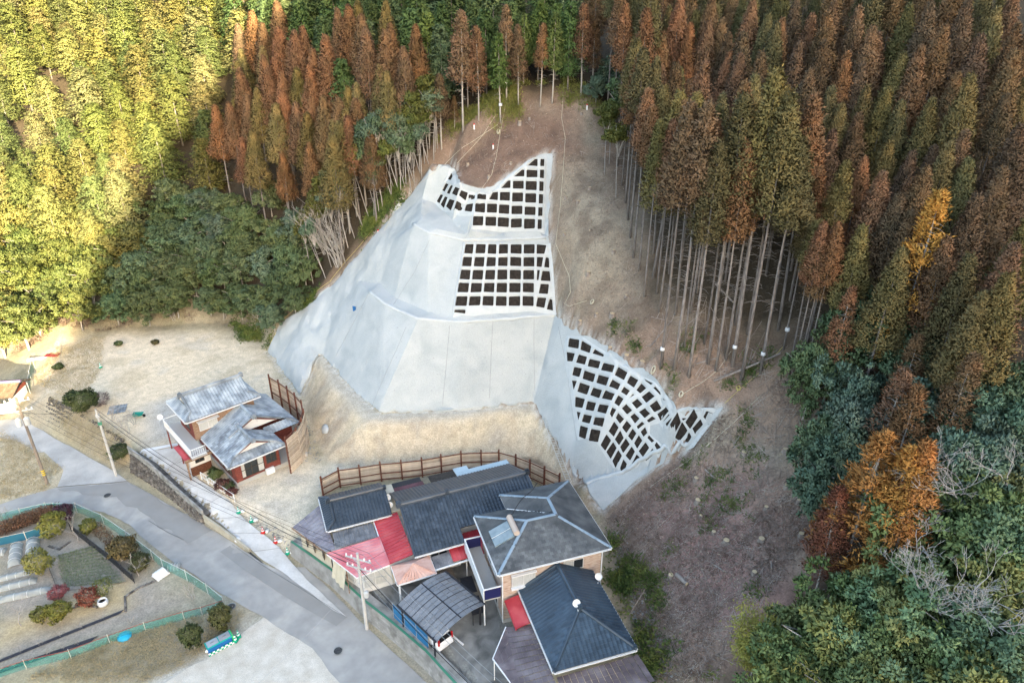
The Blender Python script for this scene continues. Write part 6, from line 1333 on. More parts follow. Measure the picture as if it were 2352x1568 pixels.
PR = {
 's': [proto('cedar_tree', cedar_crown(i, H, zb, r), trunk_mesh(H * .97, .21, .05, 'bark', 26, (H * .25, zb + 1.5), i), H) for i, (H, zb, r) in enumerate(((20, 9.2, 3.1), (20, 10.2, 2.7), (20, 8.0, 3.2), (20, 9.6, 2.9)))],
 'f': [proto('cedar_tree', cedar_crown(20 + i, H, zb, r, 330, 24, .72), trunk_mesh(H * .97, .19, .05, 'bark', 50, (H * .30, zb + 1), 20 + i), H) for i, (H, zb, r) in enumerate(((26, 17.2, 1.95), (26, 18.2, 1.6), (26, 16.2, 2.05)))],
 'l': [proto('cedar_tree', cedar_crown(30 + i, 20, zb, r, 210, 30, .7, .55, .13, .8), trunk_mesh(19.4, .2, .04, 'bark_pale', 60, (6, 18), 30 + i), 20) for i, (zb, r) in enumerate(((5, 2.9), (3.5, 3.2)))],
 'h': [proto('cypress_tree', cypress_crown(40 + i, H, zb, r), trunk_mesh(H * .8, .17, .08, 'bark', 14, (zb * .5, zb + 2), 40 + i), H) for i, (H, zb, r) in enumerate(((16, 3.0, 4.5), (16, 4.0, 4.0), (16, 2.0, 4.9)))],
 't': [proto('cypress_tree', cypress_crown(50 + i, 16, zb, r, 110, 46), trunk_mesh(15.4, .19, .05, 'bark_pale', 26, (4, 9), 50 + i), 16) for i, (zb, r) in enumerate(((6.5, 2.6), (5.6, 2.9)))],
 'e': [proto('cedar_tree', cedar_crown(60 + i, 16, zb, r, 300, 22, .7), trunk_mesh(15.5, .18, .04, 'bark_pale', 34, (4, 9), 60 + i), 16) for i, (zb, r) in enumerate(((7.0, 2.0), (8.0, 1.7), (5.5, 2.1)))],
 'b': [proto('broadleaf_tree', broad_crown(70 + i, 9, r), trunk_mesh(5.2, .18, .08, 'bark_pale', 0, (1, 2), 70 + i, limbs=limb_set(70 + i, 9, r)), 9) for i, r in enumerate((4.2, 3.8, 4.5, 3.9))],
 'm': [proto('bamboo', bamboo_crown(80 + i, 7, 2.0), trunk_mesh(6, .05, .03, 'bark_pale', 0, (1, 2), 80 + i, .05), 7) for i in range(2)],
 'p': [proto('slender_tree', broad_crown(90 + i, 10, 1.7, 7, 3200, .3, .16, .5), trunk_mesh(8.6, .075, .03, 'bark_white', 10, (3, 7), 90 + i, ln, limbs=limb_set(90 + i, 10, 1.7, 6, .5)), 10) for i, ln in enumerate((-.06, -.12, -.02))],
}
BARE = {'w': bare_mesh(1, 7.5, .75, depth=7, r0=.13), 'w2': bare_mesh(2, 7.5, .8, depth=7, r0=.13), 'k': fan_mesh(3, 6.0), 'k2': fan_mesh(8, 6.0, 14), 'g': bare_mesh(4, 4.5, .6, 'bark_white', 5, .08), 'g2': bare_mesh(5, 3.0, .6, 'bark_pale', 5, .05, 3)}
BARE_H = {'w': 7.0, 'w2': 7.0, 'k': 6.0, 'k2': 6.0, 'g': 4.2, 'g2': 2.6}
TREES = []
def tree(kind, x, y, H, col, lab, group, cat=None, lean=0.0, wide=1.0, rz=None):
    p = random.choice(PR[kind]); s = H / p['H']; z = float(zt(x, y)) - .1
    t = link(p['name'], None); t.location = (x, y, z); t.rotation_euler = (random.gauss(0, .012), random.gauss(0, .012) + lean, random.uniform(0, 6.28) if rz is None else rz); s2 = s * random.uniform(.92, 1.1) * wide; t.scale = (s2, s2, s)
    tag(t, lab, cat or ('bamboo' if kind == 'm' else 'tree'), group); link('trunk', p['trunk'], t); c = link('crown', p['crown'], t); v = random.uniform(.85, 1.15)
    c.color = (col[0] * v * random.uniform(.92, 1.08), col[1] * v, col[2] * v * random.uniform(.9, 1.1), 1); TREES.append((x, y)); return t
def by_top(uv, h): return hits([uv], dz=h)[0]
def free(x, y, d): return all((x - a) ** 2 + (y - b) ** 2 > d * d for a, b in TREES)
BROWN = (.20, .125, .07); RUST = (.235, .128, .068); OLIVE = (.185, .15, .062); DOLIVE = (.135, .12, .055); GREEN = (.085, .135, .048); LGREEN = (.12, .17, .05); DGREEN = (.115, .16, .075); BGREEN = (.125, .18, .09); YGREEN = (.14, .15, .04); LIT_GOLD = (.44, .23, .055); TEAL = (.145, .205, .135)  # the gold is cedar foliage brightened to stand in for sunlight
cBR = [BROWN, RUST, BROWN, OLIVE]
LB = {'lbrown': ('russet cedar in the stand between the sunlit forest and the dark evergreens', 'russet cedars left of the cut'), 'lolive': ('olive tinged cedar among the russet cedars beside the evergreens', 'olive cedars left of the cut'),
      'rbrown': ('brown cedar in the shaded forest above the bare trunks', 'brown cedars in the shaded forest'), 'rolive': ('olive brown cedar in the shaded forest above the bare trunks', 'olive cedars in the shaded forest'),
      'front': ('tall cedar with a long bare trunk at the edge of the cleared slope', 'bare trunked cedars at the forest edge'), 'hin': ('green cypress in the forest above the top of the cleared slope', 'cypresses above the clearing'),
      'sun': ('yellow green cypress in the sunlit forest beyond the earth yard', 'sunlit cypresses'), 'sunb': ('sunlit broadleaf evergreen at the foot of the forest beyond the yard', 'sunlit broadleaf trees'), 'lb': ('dark green broadleaf evergreen between the earth yard and the sprayed slope', 'evergreens behind the yard'),
      'rb': ('broadleaf evergreen growing among the cedars beside the cleared slope', 'evergreens among the cedars'), 'br': ('bushy broadleaf evergreen on the hillside beyond the purple brown clearing', 'evergreens below the clearing'), 'low': ('loose rust brown cedar mixed with evergreens beside the clearing', 'loose cedars beside the clearing'),
      'slim': ('slender pale stemmed tree at the left edge of the cleared ground', 'slender trees beside the clearing'), 'bam': ('yellow green bamboo clump at the foot of the hillside clearing', 'bamboo clumps')}
# ---- forest edge at the top of the clearing: bases in view
for bx, by, tx, ty, kd in ((930, 880, 875, 80, 'e'), (1035, 810, 1010, 175, 'e'), (960, 735, 965, 240, 'e'), (1180, 815, 1130, 220, 't'), (1220, 665, 1190, 35, 'e'), (1300, 712, 1275, 165, 'e'), (1448, 712, 1420, 160, 'e'), (1527, 692, 1510, 80, 't'), (1720, 640, 1710, 30, 'e'), (1795, 603, 1800, 130, 'e'), (785, 1000, 730, 500, 'e'), (872, 872, 830, 640, 'e'), (1335, 565, 1325, 90, 't')):
    B_ = hits([u2(bx, by)])[0]; d = ray(*u2(tx, ty)); H = CAM_H + d[2] * B_[1] / d[1] - B_[2]
    if kd == 't': tree('t', B_[0], B_[1], H, LGREEN, 'green cypress with a bare lower trunk on the upper edge of the clearing', 'cypresses on the upper edge')
    else: tree('e', B_[0], B_[1], H, random.choice((BROWN, RUST)), 'russet cedar with a bare lower trunk on the upper edge of the clearing', 'cedars on the upper edge')
# ---- tall stand on the right: bases in view
for bx, by in ((45, 430), (62, 545), (66, 895), (120, 300), (155, 905), (190, 260), (215, 770), (245, 955), (260, 545), (300, 420), (345, 740), (365, 870), (415, 915), (430, 480), (475, 840), (515, 885), (575, 970), (612, 680), (690, 930), (735, 700), (805, 655), (840, 780), (868, 960), (880, 1020), (905, 1000), (955, 1030), (985, 760), (540, 620), (20, 180), (160, 560)):
    x, y, z = hits([u6(bx, by)])[0]
    tree('f', x, y, (random.uniform(20, 26) if by > 800 else random.uniform(16, 21)) if bx < 830 else random.uniform(13, 16), random.choice((BROWN, OLIVE, DOLIVE, RUST)), *LB['front'])
for uv in ((1405, 325), (1418, 380), (1428, 425), (1436, 465), (1442, 505), (1448, 545), (1455, 590), (1428, 300), (1395, 262), (1458, 440), (1465, 380), (1474, 520), (1468, 620), (1480, 680), (1440, 340)):
    x, y, z = hits([uv])[0]
    tree('f', x, y, random.uniform(15, 19), random.choice((BROWN, OLIVE, RUST, DOLIVE)), *LB['front'])
o = tree('l', *hits([u6(1075, 1180)])[0][:2], 11, RUST, *LB['low'])
# ---- tops read from the survey picture
CLEAR = [tuple(p_[:2]) for p_ in hits([(690, 735), (780, 640), (880, 510), (960, 420), (1000, 350), (1060, 275), (1180, 215), (1350, 210), (1420, 330), (1440, 480), (1460, 620), (1490, 720), (1640, 850), (1760, 860), (1840, 960), (1870, 1060), (1850, 1200), (1770, 1340), (1680, 1450), (1620, 1567), (1300, 1640), (900, 1300), (650, 900)])]
YARD = [tuple(p_[:2]) for p_ in hits([(-80, 870), (40, 835), (110, 795), (250, 768), (480, 748), (600, 790), (700, 900), (500, 1200), (0, 1300), (-80, 1100)])]
CLEAR_ = CLEAR
def barred(p): return in_poly(p[:1], p[1:2], CLEAR)[0] or in_poly(p[:1], p[1:2], YARD)[0] or dist_line(p[0], p[1], YARD, True) < 1.5
def place(uv, h):
    for _ in range(10):
        p = by_top(uv, h)
        if not barred(p): return p, h
        h *= .85
    return None, h
def tops(cv, L, kind, h, col, lb, dmin=1.3, wide=1.0):
    for xy in L:
        p, hh = place(cv(*xy), h * random.uniform(.92, 1.08))
        if p is not None and hh > 3 and free(p[0], p[1], dmin): tree(kind, p[0], p[1], hh, random.choice(col) if isinstance(col, list) else col, *LB[lb], wide=wide)
u1 = cropuv(0, 0, 1.68); u3 = cropuv(2600, 0, 1.572)
tops(u1, [(1690, 80), (1600, 165), (1760, 160), (1850, 10), (1850, 190), (1970, 210), (2030, 180), (2180, 240), (1940, 280), (2100, 330), (1620, 460), (1790, 470), (1890, 490), (1940, 460), (2080, 440), (1440, 710), (1540, 690), (2070, 660), (2170, 650), (2260, 655), (1650, 640), (1900, 620)], 's', 15, [BROWN, RUST, RUST], 'lbrown')
tops(u1, [(1680, 490), (1710, 600), (1690, 880), (2000, 460), (2210, 910), (2310, 580), (2050, 760), (1830, 700)], 's', 15, OLIVE, 'lolive')
tops(u2, [(150, 35), (220, 10), (90, 60), (410, 10), (20, 240), (530, 320), (440, 160), (750, 155), (400, 205), (80, 655), (170, 780), (290, 860), (45, 920), (600, 170), (240, 100), (260, 200)], 's', 14, [BROWN, RUST, OLIVE], 'lbrown')
tops(u2, [(360, 440), (150, 580), (205, 560), (120, 700), (430, 480)], 's', 13, OLIVE, 'lolive')
tops(u2, [(680, 80), (660, 240), (800, 255), (510, 165), (905, 30), (1080, 60), (1330, 25), (1560, 20), (1900, 30), (640, 5), (770, 10), (300, 0), (1440, 5), (1230, 5), (980, 5), (1650, 5), (560, 60), (1790, 10), (1070, 260), (1380, 240), (1600, 210), (1850, 90), (700, 330), (560, 420)], 'h', 12, [GREEN, LGREEN, GREEN], 'hin', 1.6)
tops(u2, [(1910, 195), (2130, 5), (2135, 160), (2005, 160), (2270, 215), (2260, 440), (2010, 320), (2330, 330), (2060, 260), (2180, 480)], 's', 14, [BROWN, OLIVE], 'rbrown', 1.3, .88)
tops(u2, [(2230, 610), (2090, 700), (2330, 620)], 's', 17, OLIVE, 'rolive')
tops(u3, [(180, 0), (260, 150), (310, 180), (390, 0), (640, 10), (380, 140), (470, 120), (150, 400), (80, 410), (490, 330), (610, 210), (930, 270), (1000, 440), (1110, 260), (1030, 90), (930, 0), (1180, 10), (1320, 40), (900, 640), (890, 800), (1060, 950), (1140, 1075), (1350, 990), (1640, 950), (1700, 290), (1850, 160), (1950, 460), (2270, 320), (2000, 0), (1780, 20), (150, 560), (260, 570), (2080, 1220), (1730, 1050), (620, 1230), (2230, 600), (1470, 1090), (700, 30), (820, 120), (1420, 170), (1250, 330), (700, 330)], 's', 13.5, [BROWN, BROWN, RUST, (.14, .098, .06)], 'rbrown', 1.3, .88)
tops(u3, [(540, 30), (580, 340), (760, 460), (780, 530), (860, 545), (1150, 550), (1220, 660), (1340, 400), (1380, 540), (1070, 735), (1160, 820), (1320, 720), (1500, 890), (1880, 900), (2010, 825), (2000, 1000), (1590, 330), (1680, 400), (1650, 30), (2030, 300), (2110, 220), (2200, 50), (2330, 150), (50, 570), (380, 745), (440, 790), (310, 835), (240, 890), (500, 940), (610, 830), (630, 640), (1580, 1220), (1660, 1330), (2230, 1060), (2120, 1110), (150, 860), (1500, 560), (1600, 640), (1780, 620), (2150, 720)], 's', 13.5, [OLIVE, DOLIVE, (.15, .10, .06)], 'rolive', 1.3, .88)
tops(u6, [(1020, 30), (1100, 100), (1330, 5), (1230, 250), (1900, 80), (2040, 190), (2270, 120), (2300, 330), (1560, 150), (2100, 420)], 's', 14, [OLIVE, BROWN, DOLIVE], 'rolive', 1.3, .88)
tops(u6, [(1620, 380), (1880, 420), (1290, 510), (2120, 620), (1690, 690), (1580, 900), (1690, 1010), (1960, 600), (1490, 540), (2010, 800)], 'l', 11, [RUST, BROWN], 'low')
tops(u6, [(1380, 330), (1150, 500), (1090, 640), (1390, 540), (1330, 790), (1010, 1010), (1180, 1100), (1390, 1220), (1250, 950), (1080, 830), (1330, 1050), (1480, 1130), (1200, 1260), (1560, 1000)], 'b', 9.0, [TEAL, BGREEN, TEAL], 'rb', 1.0, .66)
tops(u6, [(2150, 60), (2260, 750), (2320, 900), (1800, 620), (2200, 950), (1850, 950), (2300, 1150), (2100, 1250)], 'b', 9, [BGREEN, TEAL], 'rb', 1.0, .75)
p = by_top(u6(2060, 1015), 8); tree('b', p[0], p[1], 8, (.12, .22, .06), 'bright fresh green broadleaf tree beside bare pale branches on the hillside', None)
p = by_top(u3(1830, 1200), 16); tree('l', p[0], p[1], 16, (.42, .23, .055), 'golden cedar with sunlight put into its colour in the shaded forest', None, wide=.9)  # bright gold over the whole crown stands in for sun on its top
p = by_top(u6(1455, 1285), 12.5); tree('l', p[0], p[1], 12.5, (.42, .20, .06), 'large orange brown cedar at the edge of the hillside clearing', None, wide=1.15)  # this and the next two cedars carry the clump's sunlight in their foliage colour
p = by_top(u6(1650, 1390), 12); tree('l', p[0], p[1], 12, LIT_GOLD, 'golden cedar with sunlight put into its colour beside bare white branches', None, wide=1.1)
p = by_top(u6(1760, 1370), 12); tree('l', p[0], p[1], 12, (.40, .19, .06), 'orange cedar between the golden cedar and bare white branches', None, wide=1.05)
p = by_top(u8(1200, 320), 8); tree('l', p[0], p[1], 9, (.17, .07, .04), 'dark rusty young cedar leaning out over the purple brown clearing', None, wide=1.2)
tops(u8, [(1100, 880), (1320, 820), (1520, 800), (1700, 800), (1850, 1000), (2010, 1080), (2260, 130), (2260, 1020), (1320, 1250), (1560, 1280), (2120, 1300), (2300, 350), (1950, 1300), (1050, 1100), (1200, 1330), (1450, 1020), (1700, 1120), (2330, 700), (2050, 60), (1780, 1380), (2300, 1400), (1500, 1460), (1150, 1460), (1250, 980), (2150, 900), (1950, 780)], 'b', 8, [(.20, .25, .09), (.17, .22, .08), (.27, .28, .09), (.17, .24, .12), (.14, .19, .07)], 'br', .9, .85)
tops(u8, [(960, 1290), (1110, 1310), (720, 1050), (900, 1430), (1060, 1420), (860, 1090)], 'm', 6, [(.26, .25, .06), (.17, .20, .06), (.22, .22, .06)], 'bam', .5)
# ---- left: evergreens behind the yard, slender trees, sunlit forest
tops(lambda u, v: (u, v), [(470, 420), (520, 400), (420, 440), (380, 400), (610, 400), (650, 420), (560, 460), (300, 560), (360, 570), (430, 580), (480, 540), (540, 560), (600, 560), (640, 510), (680, 470), (260, 600), (250, 660), (320, 650), (390, 640), (470, 650), (540, 640), (590, 640), (640, 600), (180, 730), (430, 500), (500, 480), (350, 500), (690, 560), (620, 690), (580, 700)], 'b', 6.5, [(.145, .19, .09), BGREEN, (.12, .16, .07), TEAL], 'lb', 1.6)
tops(u2, [(470, 520), (300, 740), (420, 720), (630, 640), (560, 720), (350, 800)], 'b', 5, TEAL, 'lb', .8)
tops(u2, [(1980, 300), (1880, 370), (1830, 480), (1870, 600), (1900, 680)], 'b', 6, [TEAL, (.10, .15, .09)], 'rb', .8)
for bx, by in ((650, 1195), (730, 1075), (580, 1280), (700, 1000), (755, 990), (670, 1100), (560, 1150), (620, 1050), (480, 1250), (530, 1190), (420, 1280), (600, 1120), (740, 1020), (390, 1400), (330, 1480), (640, 1150), (690, 1060), (600, 1230), (510, 1300), (450, 1330), (545, 1240), (365, 1440), (500, 1170), (560, 1090), (640, 1000), (700, 940), (440, 1220), (590, 1030), (1880, 1180), (1955, 1330), (1910, 1100), (1960, 1050)):
    x, y, z = hits([u2(bx, by)])[0]; tree('p', x, y, random.uniform(7, 10), random.choice((TEAL, YGREEN, BGREEN)), *LB['slim'], lean=0)
for uv in ((762, 612), (800, 568), (835, 522), (865, 484), (900, 452), (930, 428), (748, 640), (778, 588), (815, 545), (848, 498), (880, 462), (915, 436), (950, 412), (740, 618), (790, 560), (860, 470), (905, 430), (965, 395), (985, 375), (720, 650)):
    x, y, z = hits([uv])[0]; tree('p', x, y, random.uniform(8.5, 12), random.choice((TEAL, BGREEN, YGREEN)), *LB['slim'], lean=random.uniform(-.30, -.08), rz=random.uniform(-.5, .5), wide=.8)
for bx, by in ((255, 1540), (300, 1480), (170, 1560), (120, 1500), (60, 1480), (350, 1520), (215, 1450), (400, 1350), (280, 1380), (100, 1400)):
    x, y, z = hits([u2(bx, by)])[0]
    if free(x, y, .8): tree('e', x, y, random.uniform(13, 16), random.choice((BROWN, OLIVE)), *LB['front'])
def fill(n, poly, kind, h, col, lb, dmin, seed, wide=1.0):
    rg = random.Random(seed); us = [p[0] for p in poly]; vs_ = [p[1] for p in poly]; k = 0
    C = [(rg.uniform(min(us), max(us)), rg.uniform(min(vs_), max(vs_))) for _ in range(n)]; C = [c for c in C if in_poly(np.array([c[0]]), np.array([c[1]]), poly)[0]]
    P = hits(C, dz=h)
    for p in P:
        if p[1] < 215 and free(p[0], p[1], dmin) and not barred(p): hh = h * rg.uniform(.8, 1.12); tree(kind, p[0], p[1], hh, rg.choice(col), *LB[lb], wide=wide); k += 1
    return k
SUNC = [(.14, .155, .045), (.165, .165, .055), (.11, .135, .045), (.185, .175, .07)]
nf = [fill(420, [(-40, -130), (560, -130), (560, 40), (-40, 40)], 'h', 11, SUNC, 'sun', 4.1, 11, 1.4), fill(420, [(500, -130), (1340, -130), (1340, 30), (500, 30)], 'h', 13, [GREEN, DGREEN, GREEN], 'hin', 2.6, 12), fill(420, [(1330, -130), (2390, -130), (2390, 30), (1330, 30)], 's', 14, [DOLIVE, BROWN, DOLIVE], 'rolive', 2.2, 13, .88),
      fill(900, [(-40, -70), (560, -70), (530, 60), (535, 180), (490, 260), (470, 330), (400, 380), (360, 430), (250, 470), (-40, 430)], 'h', 11, SUNC, 'sun', 4.1, 1, 1.4),
      fill(500, [(-40, 430), (250, 440), (330, 480), (240, 560), (230, 640), (170, 720), (90, 740), (40, 790), (-40, 800)], 'b', 8, [(.125, .14, .038), (.10, .125, .038), (.15, .15, .045)], 'sunb', 2.6, 2),
      fill(500, [(500, -70), (1340, -70), (1330, 60), (1200, 100), (1000, 160), (930, 190), (800, 150), (600, 100)], 'h', 14, [GREEN, DGREEN, GREEN], 'hin', 2.7, 3),
      fill(400, [(480, 260), (560, 60), (900, 120), (880, 230), (700, 330), (600, 330)], 's', 14, [BROWN, RUST, OLIVE], 'lbrown', 2.3, 4),
      fill(1500, [(1330, -90), (2390, -90), (2390, 560), (2150, 470), (1950, 420), (1780, 380), (1600, 260), (1450, 130)], 's', 13.5, [DOLIVE, BROWN, (.14, .098, .06), OLIVE, BROWN], 'rolive', 2.2, 5, .88),
      fill(300, [(1950, 500), (2390, 420), (2390, 800), (2200, 760), (2050, 640)], 's', 13, [DOLIVE, BROWN, RUST], 'rbrown', 2.2, 6, .88),
      fill(300, [(2050, 900), (2390, 820), (2390, 1600), (2000, 1600), (2000, 1300), (2200, 1100)], 'b', 8, [(.20, .25, .09), (.16, .21, .08), (.25, .25, .09)], 'br', 2.2, 7),
      fill(500, [(230, 560), (350, 440), (480, 400), (640, 390), (720, 450), (700, 600), (600, 690), (420, 700), (260, 690)], 'b', 6, [(.145, .19, .09), BGREEN, (.12, .16, .07)], 'lb', 2.1, 9),
      fill(160, [(1790, 1500), (1850, 1420), (2000, 1420), (2000, 1620), (1740, 1620)], 'b', 5, [(.20, .25, .09), (.16, .21, .08), (.25, .25, .09)], 'br', 1.6, 8)]
print('trees', len(TREES), nf)
def bare(kind, uv, H, lab, group=None, col=None, rz=None):
    x, y, z = hits([uv[:2]])[0] if len(uv) == 2 else by_top(uv[:2], uv[2])
    z = float(zt(x, y)); t = link('bare_tree', None); t.location = (x, y, z - .1); s = H / BARE_H[kind]; t.scale = (s, s, s); t.rotation_euler = (0, 0, random.uniform(0, 6.28) if rz is None else rz); tag(t, lab, 'tree', group); link('branches', BARE[kind], t); return t
bare('k', (785, 604), 8.5, 'bare pale many stemmed tree fanning out at the edge of the sprayed slope', rz=0.0); bare('k2', (750, 575), 8, rz=.3, lab= 'bare grey bush of thin stems behind the fanning pale tree')
bare('g', (220, 705), 4.5, 'bare grey tree in front of the sunlit forest behind the yard'); bare('g2', (400, 735), 3, 'low bare bush on the bank at the back of the yard'); bare('g', (520, 730), 3, 'small bare tree on the bank beside the yard shrubs'); bare('g2', (600, 740), 3, 'bare thorny bush at the corner of the sprayed slope')
bare('w', (2290, 1215, 10), 10, 'large bare pale tree spreading over the evergreens below the golden cedars'); bare('w2', (2180, 1190, 9), 9.5, 'bare white branched tree just below the golden cedars'); bare('w', (2150, 1010, 9), 9, 'bare pale tree between the bright green tree and the golden cedar'); bare('w2', (2330, 1000, 10), 10, 'bare pale tree on the hillside beyond the bright green tree')
bare('g2', (*u8(1250, 1010), 5), 5, 'bare twiggy bush between the broadleaf evergreens and bamboo')
# ------------------------------------------------------------------ undergrowth, slash, stumps, ropes on the cleared slope
mat('fern', [(.05, .085, .025), (.10, .14, .035), (.17, .19, .05)], scale=.8, rough=.6, coord='World', transl=.1); mat('sasa', [(.14, .16, .04), (.22, .22, .06)], scale=.7, rough=.6, coord='World', transl=.1)
mat('twig', [(.20, .155, .125), (.33, .27, .225), (.46, .40, .34)], scale=.6, detail=2, rough=.9, coord='World'); mat('dry_leaf', [(.10, .062, .045), (.20, .14, .11), (.32, .25, .21)], scale=1.5, rough=.95, coord='World'); mat('dry_grass', [(.30, .25, .14), (.42, .35, .21)], scale=1, rough=.95, coord='World')
mat('cut_wood', [(.52, .38, .22), (.62, .48, .31)], scale=4, rough=.85); mat('log_bark', [(.20, .165, .14), (.34, .29, .25)], scale=3, rough=.95); mat('rope_pale', [(.60, .55, .42)], rough=.9); mat('rope_yellow', [(.55, .46, .16)], rough=.9); mat('cloth_white', [(.78, .78, .78)], rough=.8); mat('peg_red', [(.55, .03, .03)], rough=.6)
def scatter_uv(polys, n, seed, dens=None, thr=0.0):
    rg = np.random.default_rng(seed); P = []
    for poly in polys:
        W3 = [tuple(p[:2]) for p in hits(poly)]; xs = [p[0] for p in W3]; ys = [p[1] for p in W3]
        x = rg.uniform(min(xs), max(xs), n); y = rg.uniform(min(ys), max(ys), n); ok = in_poly(x, y, W3) & ~in_poly(x, y, MORTAR)
        if dens: ok &= fbm(x * dens, y * dens, 3, seed) > thr
        P.append(np.stack([x[ok], y[ok]], 1))
    P = np.concatenate(P); return np.concatenate([P, zt(P[:, 0], P[:, 1])[:, None]], 1)
def tufts(name, P, nb, L, W, spread, m, seed, up=.9):
    rg = np.random.default_rng(seed); n = len(P) * nb; Q = np.repeat(P, nb, 0) + rg.normal(size=(n, 3)) * np.array((spread, spread, .02)); Q[:, 2] = zt(Q[:, 0], Q[:, 1]) + .02 + rg.random(n) * spread * .5
    D = unit(np.concatenate([rg.normal(size=(n, 2)), np.abs(rg.normal(size=(n, 1))) * up], 1)); me = np_mesh(name, blades(Q, D, L * rg.uniform(.6, 1.3, n), W * rg.uniform(.7, 1.3, n), rg), quads(n), m)
    o = link(name, me); o['kind'] = 'stuff'; return o
def lab(o, l, c): o['label'] = l; o['category'] = c; return o
CLR = [(1000, 350), (1060, 275), (1180, 235), (1350, 225), (1430, 330), (1450, 480), (1470, 620), (1500, 720), (1640, 780), (1780, 790), (1850, 860), (1900, 1000), (1880, 1200), (1790, 1340), (1700, 1440), (1640, 1567), (1510, 1567), (1400, 1200), (1385, 1165), (1560, 1050), (1670, 930), (1550, 940), (1290, 745), (1270, 350), (1130, 430), (1050, 400)]
CLR_R = [(1400, 1190), (1520, 1090), (1670, 945), (1800, 860), (1880, 950), (1890, 1150), (1800, 1330), (1700, 1440), (1640, 1567), (1510, 1567)]
lab(tufts('fern_cover', scatter_uv([CLR_R, [(1400, 1200), (1500, 1250), (1560, 1567), (1500, 1567)], [(1380, 740), (1640, 780), (1780, 800), (1760, 900), (1550, 900)]], 900, 3, .35, .28), 26, .34, .08, .24, 'fern', 4), 'green ferns and seedlings scattered over the cleared hillside', 'undergrowth')
lab(tufts('bamboo_grass', scatter_uv([[(1000, 330), (1060, 250), (1180, 190), (1370, 190), (1380, 260), (1240, 250), (1150, 300), (1060, 300)], [(1100, 220), (1200, 215), (1240, 260), (1130, 270)]], 700, 5, .4, -.1), 30, .40, .08, .30, 'sasa', 6), 'yellow green bamboo grass along the upper edge of the clearing', 'undergrowth')
lab(tufts('leaf_litter', scatter_uv([CLR, CLR_R], 15000, 7, .25, -.3), 3, .26, .05, .3, 'dry_leaf', 8, .25), 'brown brushwood litter over the cleared slope', 'litter')
lab(tufts('bank_brush', scatter_uv([[(60, 800), (150, 760), (350, 735), (520, 720), (600, 740), (640, 700), (560, 690), (300, 700), (120, 730), (20, 800)]], 900, 9, .3, -.2), 20, .5, .05, .3, 'dry_leaf', 10, .8), 'brown dry brush on the bank behind the yard', 'undergrowth')
lab(tufts('bank_shrubs', scatter_uv([[(530, 730), (640, 720), (620, 790), (560, 800)], [(1400, 1215), (1450, 1250), (1540, 1500), (1500, 1567), (1410, 1340)], [(680, 690), (760, 620), (790, 640), (700, 720)], [(850, 530), (930, 450), (900, 440), (820, 530)]], 220, 11, .4, -.1), 60, .34, .13, .45, 'fern', 12, 1.0), 'green scrub along the foot of the hillside and the slope edge', 'undergrowth')
lab(tufts('dry_grass', scatter_uv([[(0, 990), (70, 1025), (140, 1075), (110, 1125), (0, 1150)], [(330, 1567), (400, 1540), (520, 1470), (560, 1410), (520, 1395), (250, 1470), (60, 1560)], [(100, 900), (200, 950), (290, 1010), (260, 1070), (160, 1010)], [(75, 870), (130, 800), (240, 770), (230, 850), (180, 940)]], 3200, 13), 9, .22, .03, .2, 'dry_grass', 14, 1.2), 'tufts of dry straw coloured grass beside the roads', 'grass')
mat('wood_chip', [(.36, .28, .20), (.50, .40, .30)], scale=2, rough=.9, coord='World')
lab(tufts('wood_chips', scatter_uv([CLR, CLR_R], 4200, 27), 1, .17, .09, .1, 'wood_chip', 28, .15), 'pale wood chips and cut ends scattered over the cleared slope', 'wood chips')
def sticks(name, P, m, seed, L=(.4, 1.6), r=.018):
    rg = random.Random(seed); b = MB()
    for x, y, z in P:
        a = rg.uniform(0, 6.28); l_ = rg.uniform(*L) * .5; dx, dy = math.cos(a) * l_, math.sin(a) * l_; z0, z1 = float(zt(x - dx, y - dy)) + .05, float(zt(x + dx, y + dy)) + .05 + rg.uniform(0, .12); b.tube([(x - dx, y - dy, z0), (x + dx, y + dy, z1)], [r, r * .6], 3, False)
    o = b.build(name, m); o['kind'] = 'stuff'; return o
lab(sticks('brushwood', scatter_uv([CLR, CLR_R], 5200, 15), 'twig', 16, (.25, 1.0), .016), 'pale cut sticks strewn over the cleared slope', 'brushwood')
lab(sticks('long_brushwood', scatter_uv([[(1480, 700), (1640, 720), (1800, 800), (1800, 880), (1640, 870), (1520, 840)], CLR_R], 150, 17), 'twig', 18, (1.2, 3.2), .026), 'long cut branches lying under the bare trunks', 'brushwood')
st_me = MB().lathe([(.30, -.25), (.23, .0), (.20, .22), (.20, .24)], 12).mesh('stump', 'log_bark'); cut_me = MB().lathe([(.195, .24), (.19, .255)], 12).mesh('cut_face', 'cut_wood')
stump_uv = [u5(x, y) for x, y in ((1770, 330), (1825, 605), (1930, 610), (1715, 655), (2025, 480), (1940, 180), (1610, 65), (1915, 835), (2025, 890), (2140, 930))] + [u8(x, y) for x, y in ((850, 10), (940, 330), (400, 525), (478, 585), (945, 985), (730, 370), (700, 575), (320, 420), (300, 330), (655, 780), (950, 540), (290, 190), (860, 235), (590, 30), (130, 800))] + [u2(x, y) for x, y in ((1725, 765), (1375, 800), (1310, 830), (1100, 1190), (1780, 1270), (1700, 1360), (1250, 1100), (960, 1110), (1620, 1330))] + [uW(770, 320), uW(500, 210), uW(640, 265)]
for i, p in enumerate(hits(stump_uv)):
    t = thing('tree_stump', 'sawn tree stump with a pale cut face on the cleared slope', 'stump', (p[0], p[1], p[2] + .02), random.uniform(0, 6), 'stumps on the cleared slope'); s = random.uniform(.7, 1.25); t.scale = (s, s, s); link('stump', st_me, t); link('cut_face', cut_me, t)
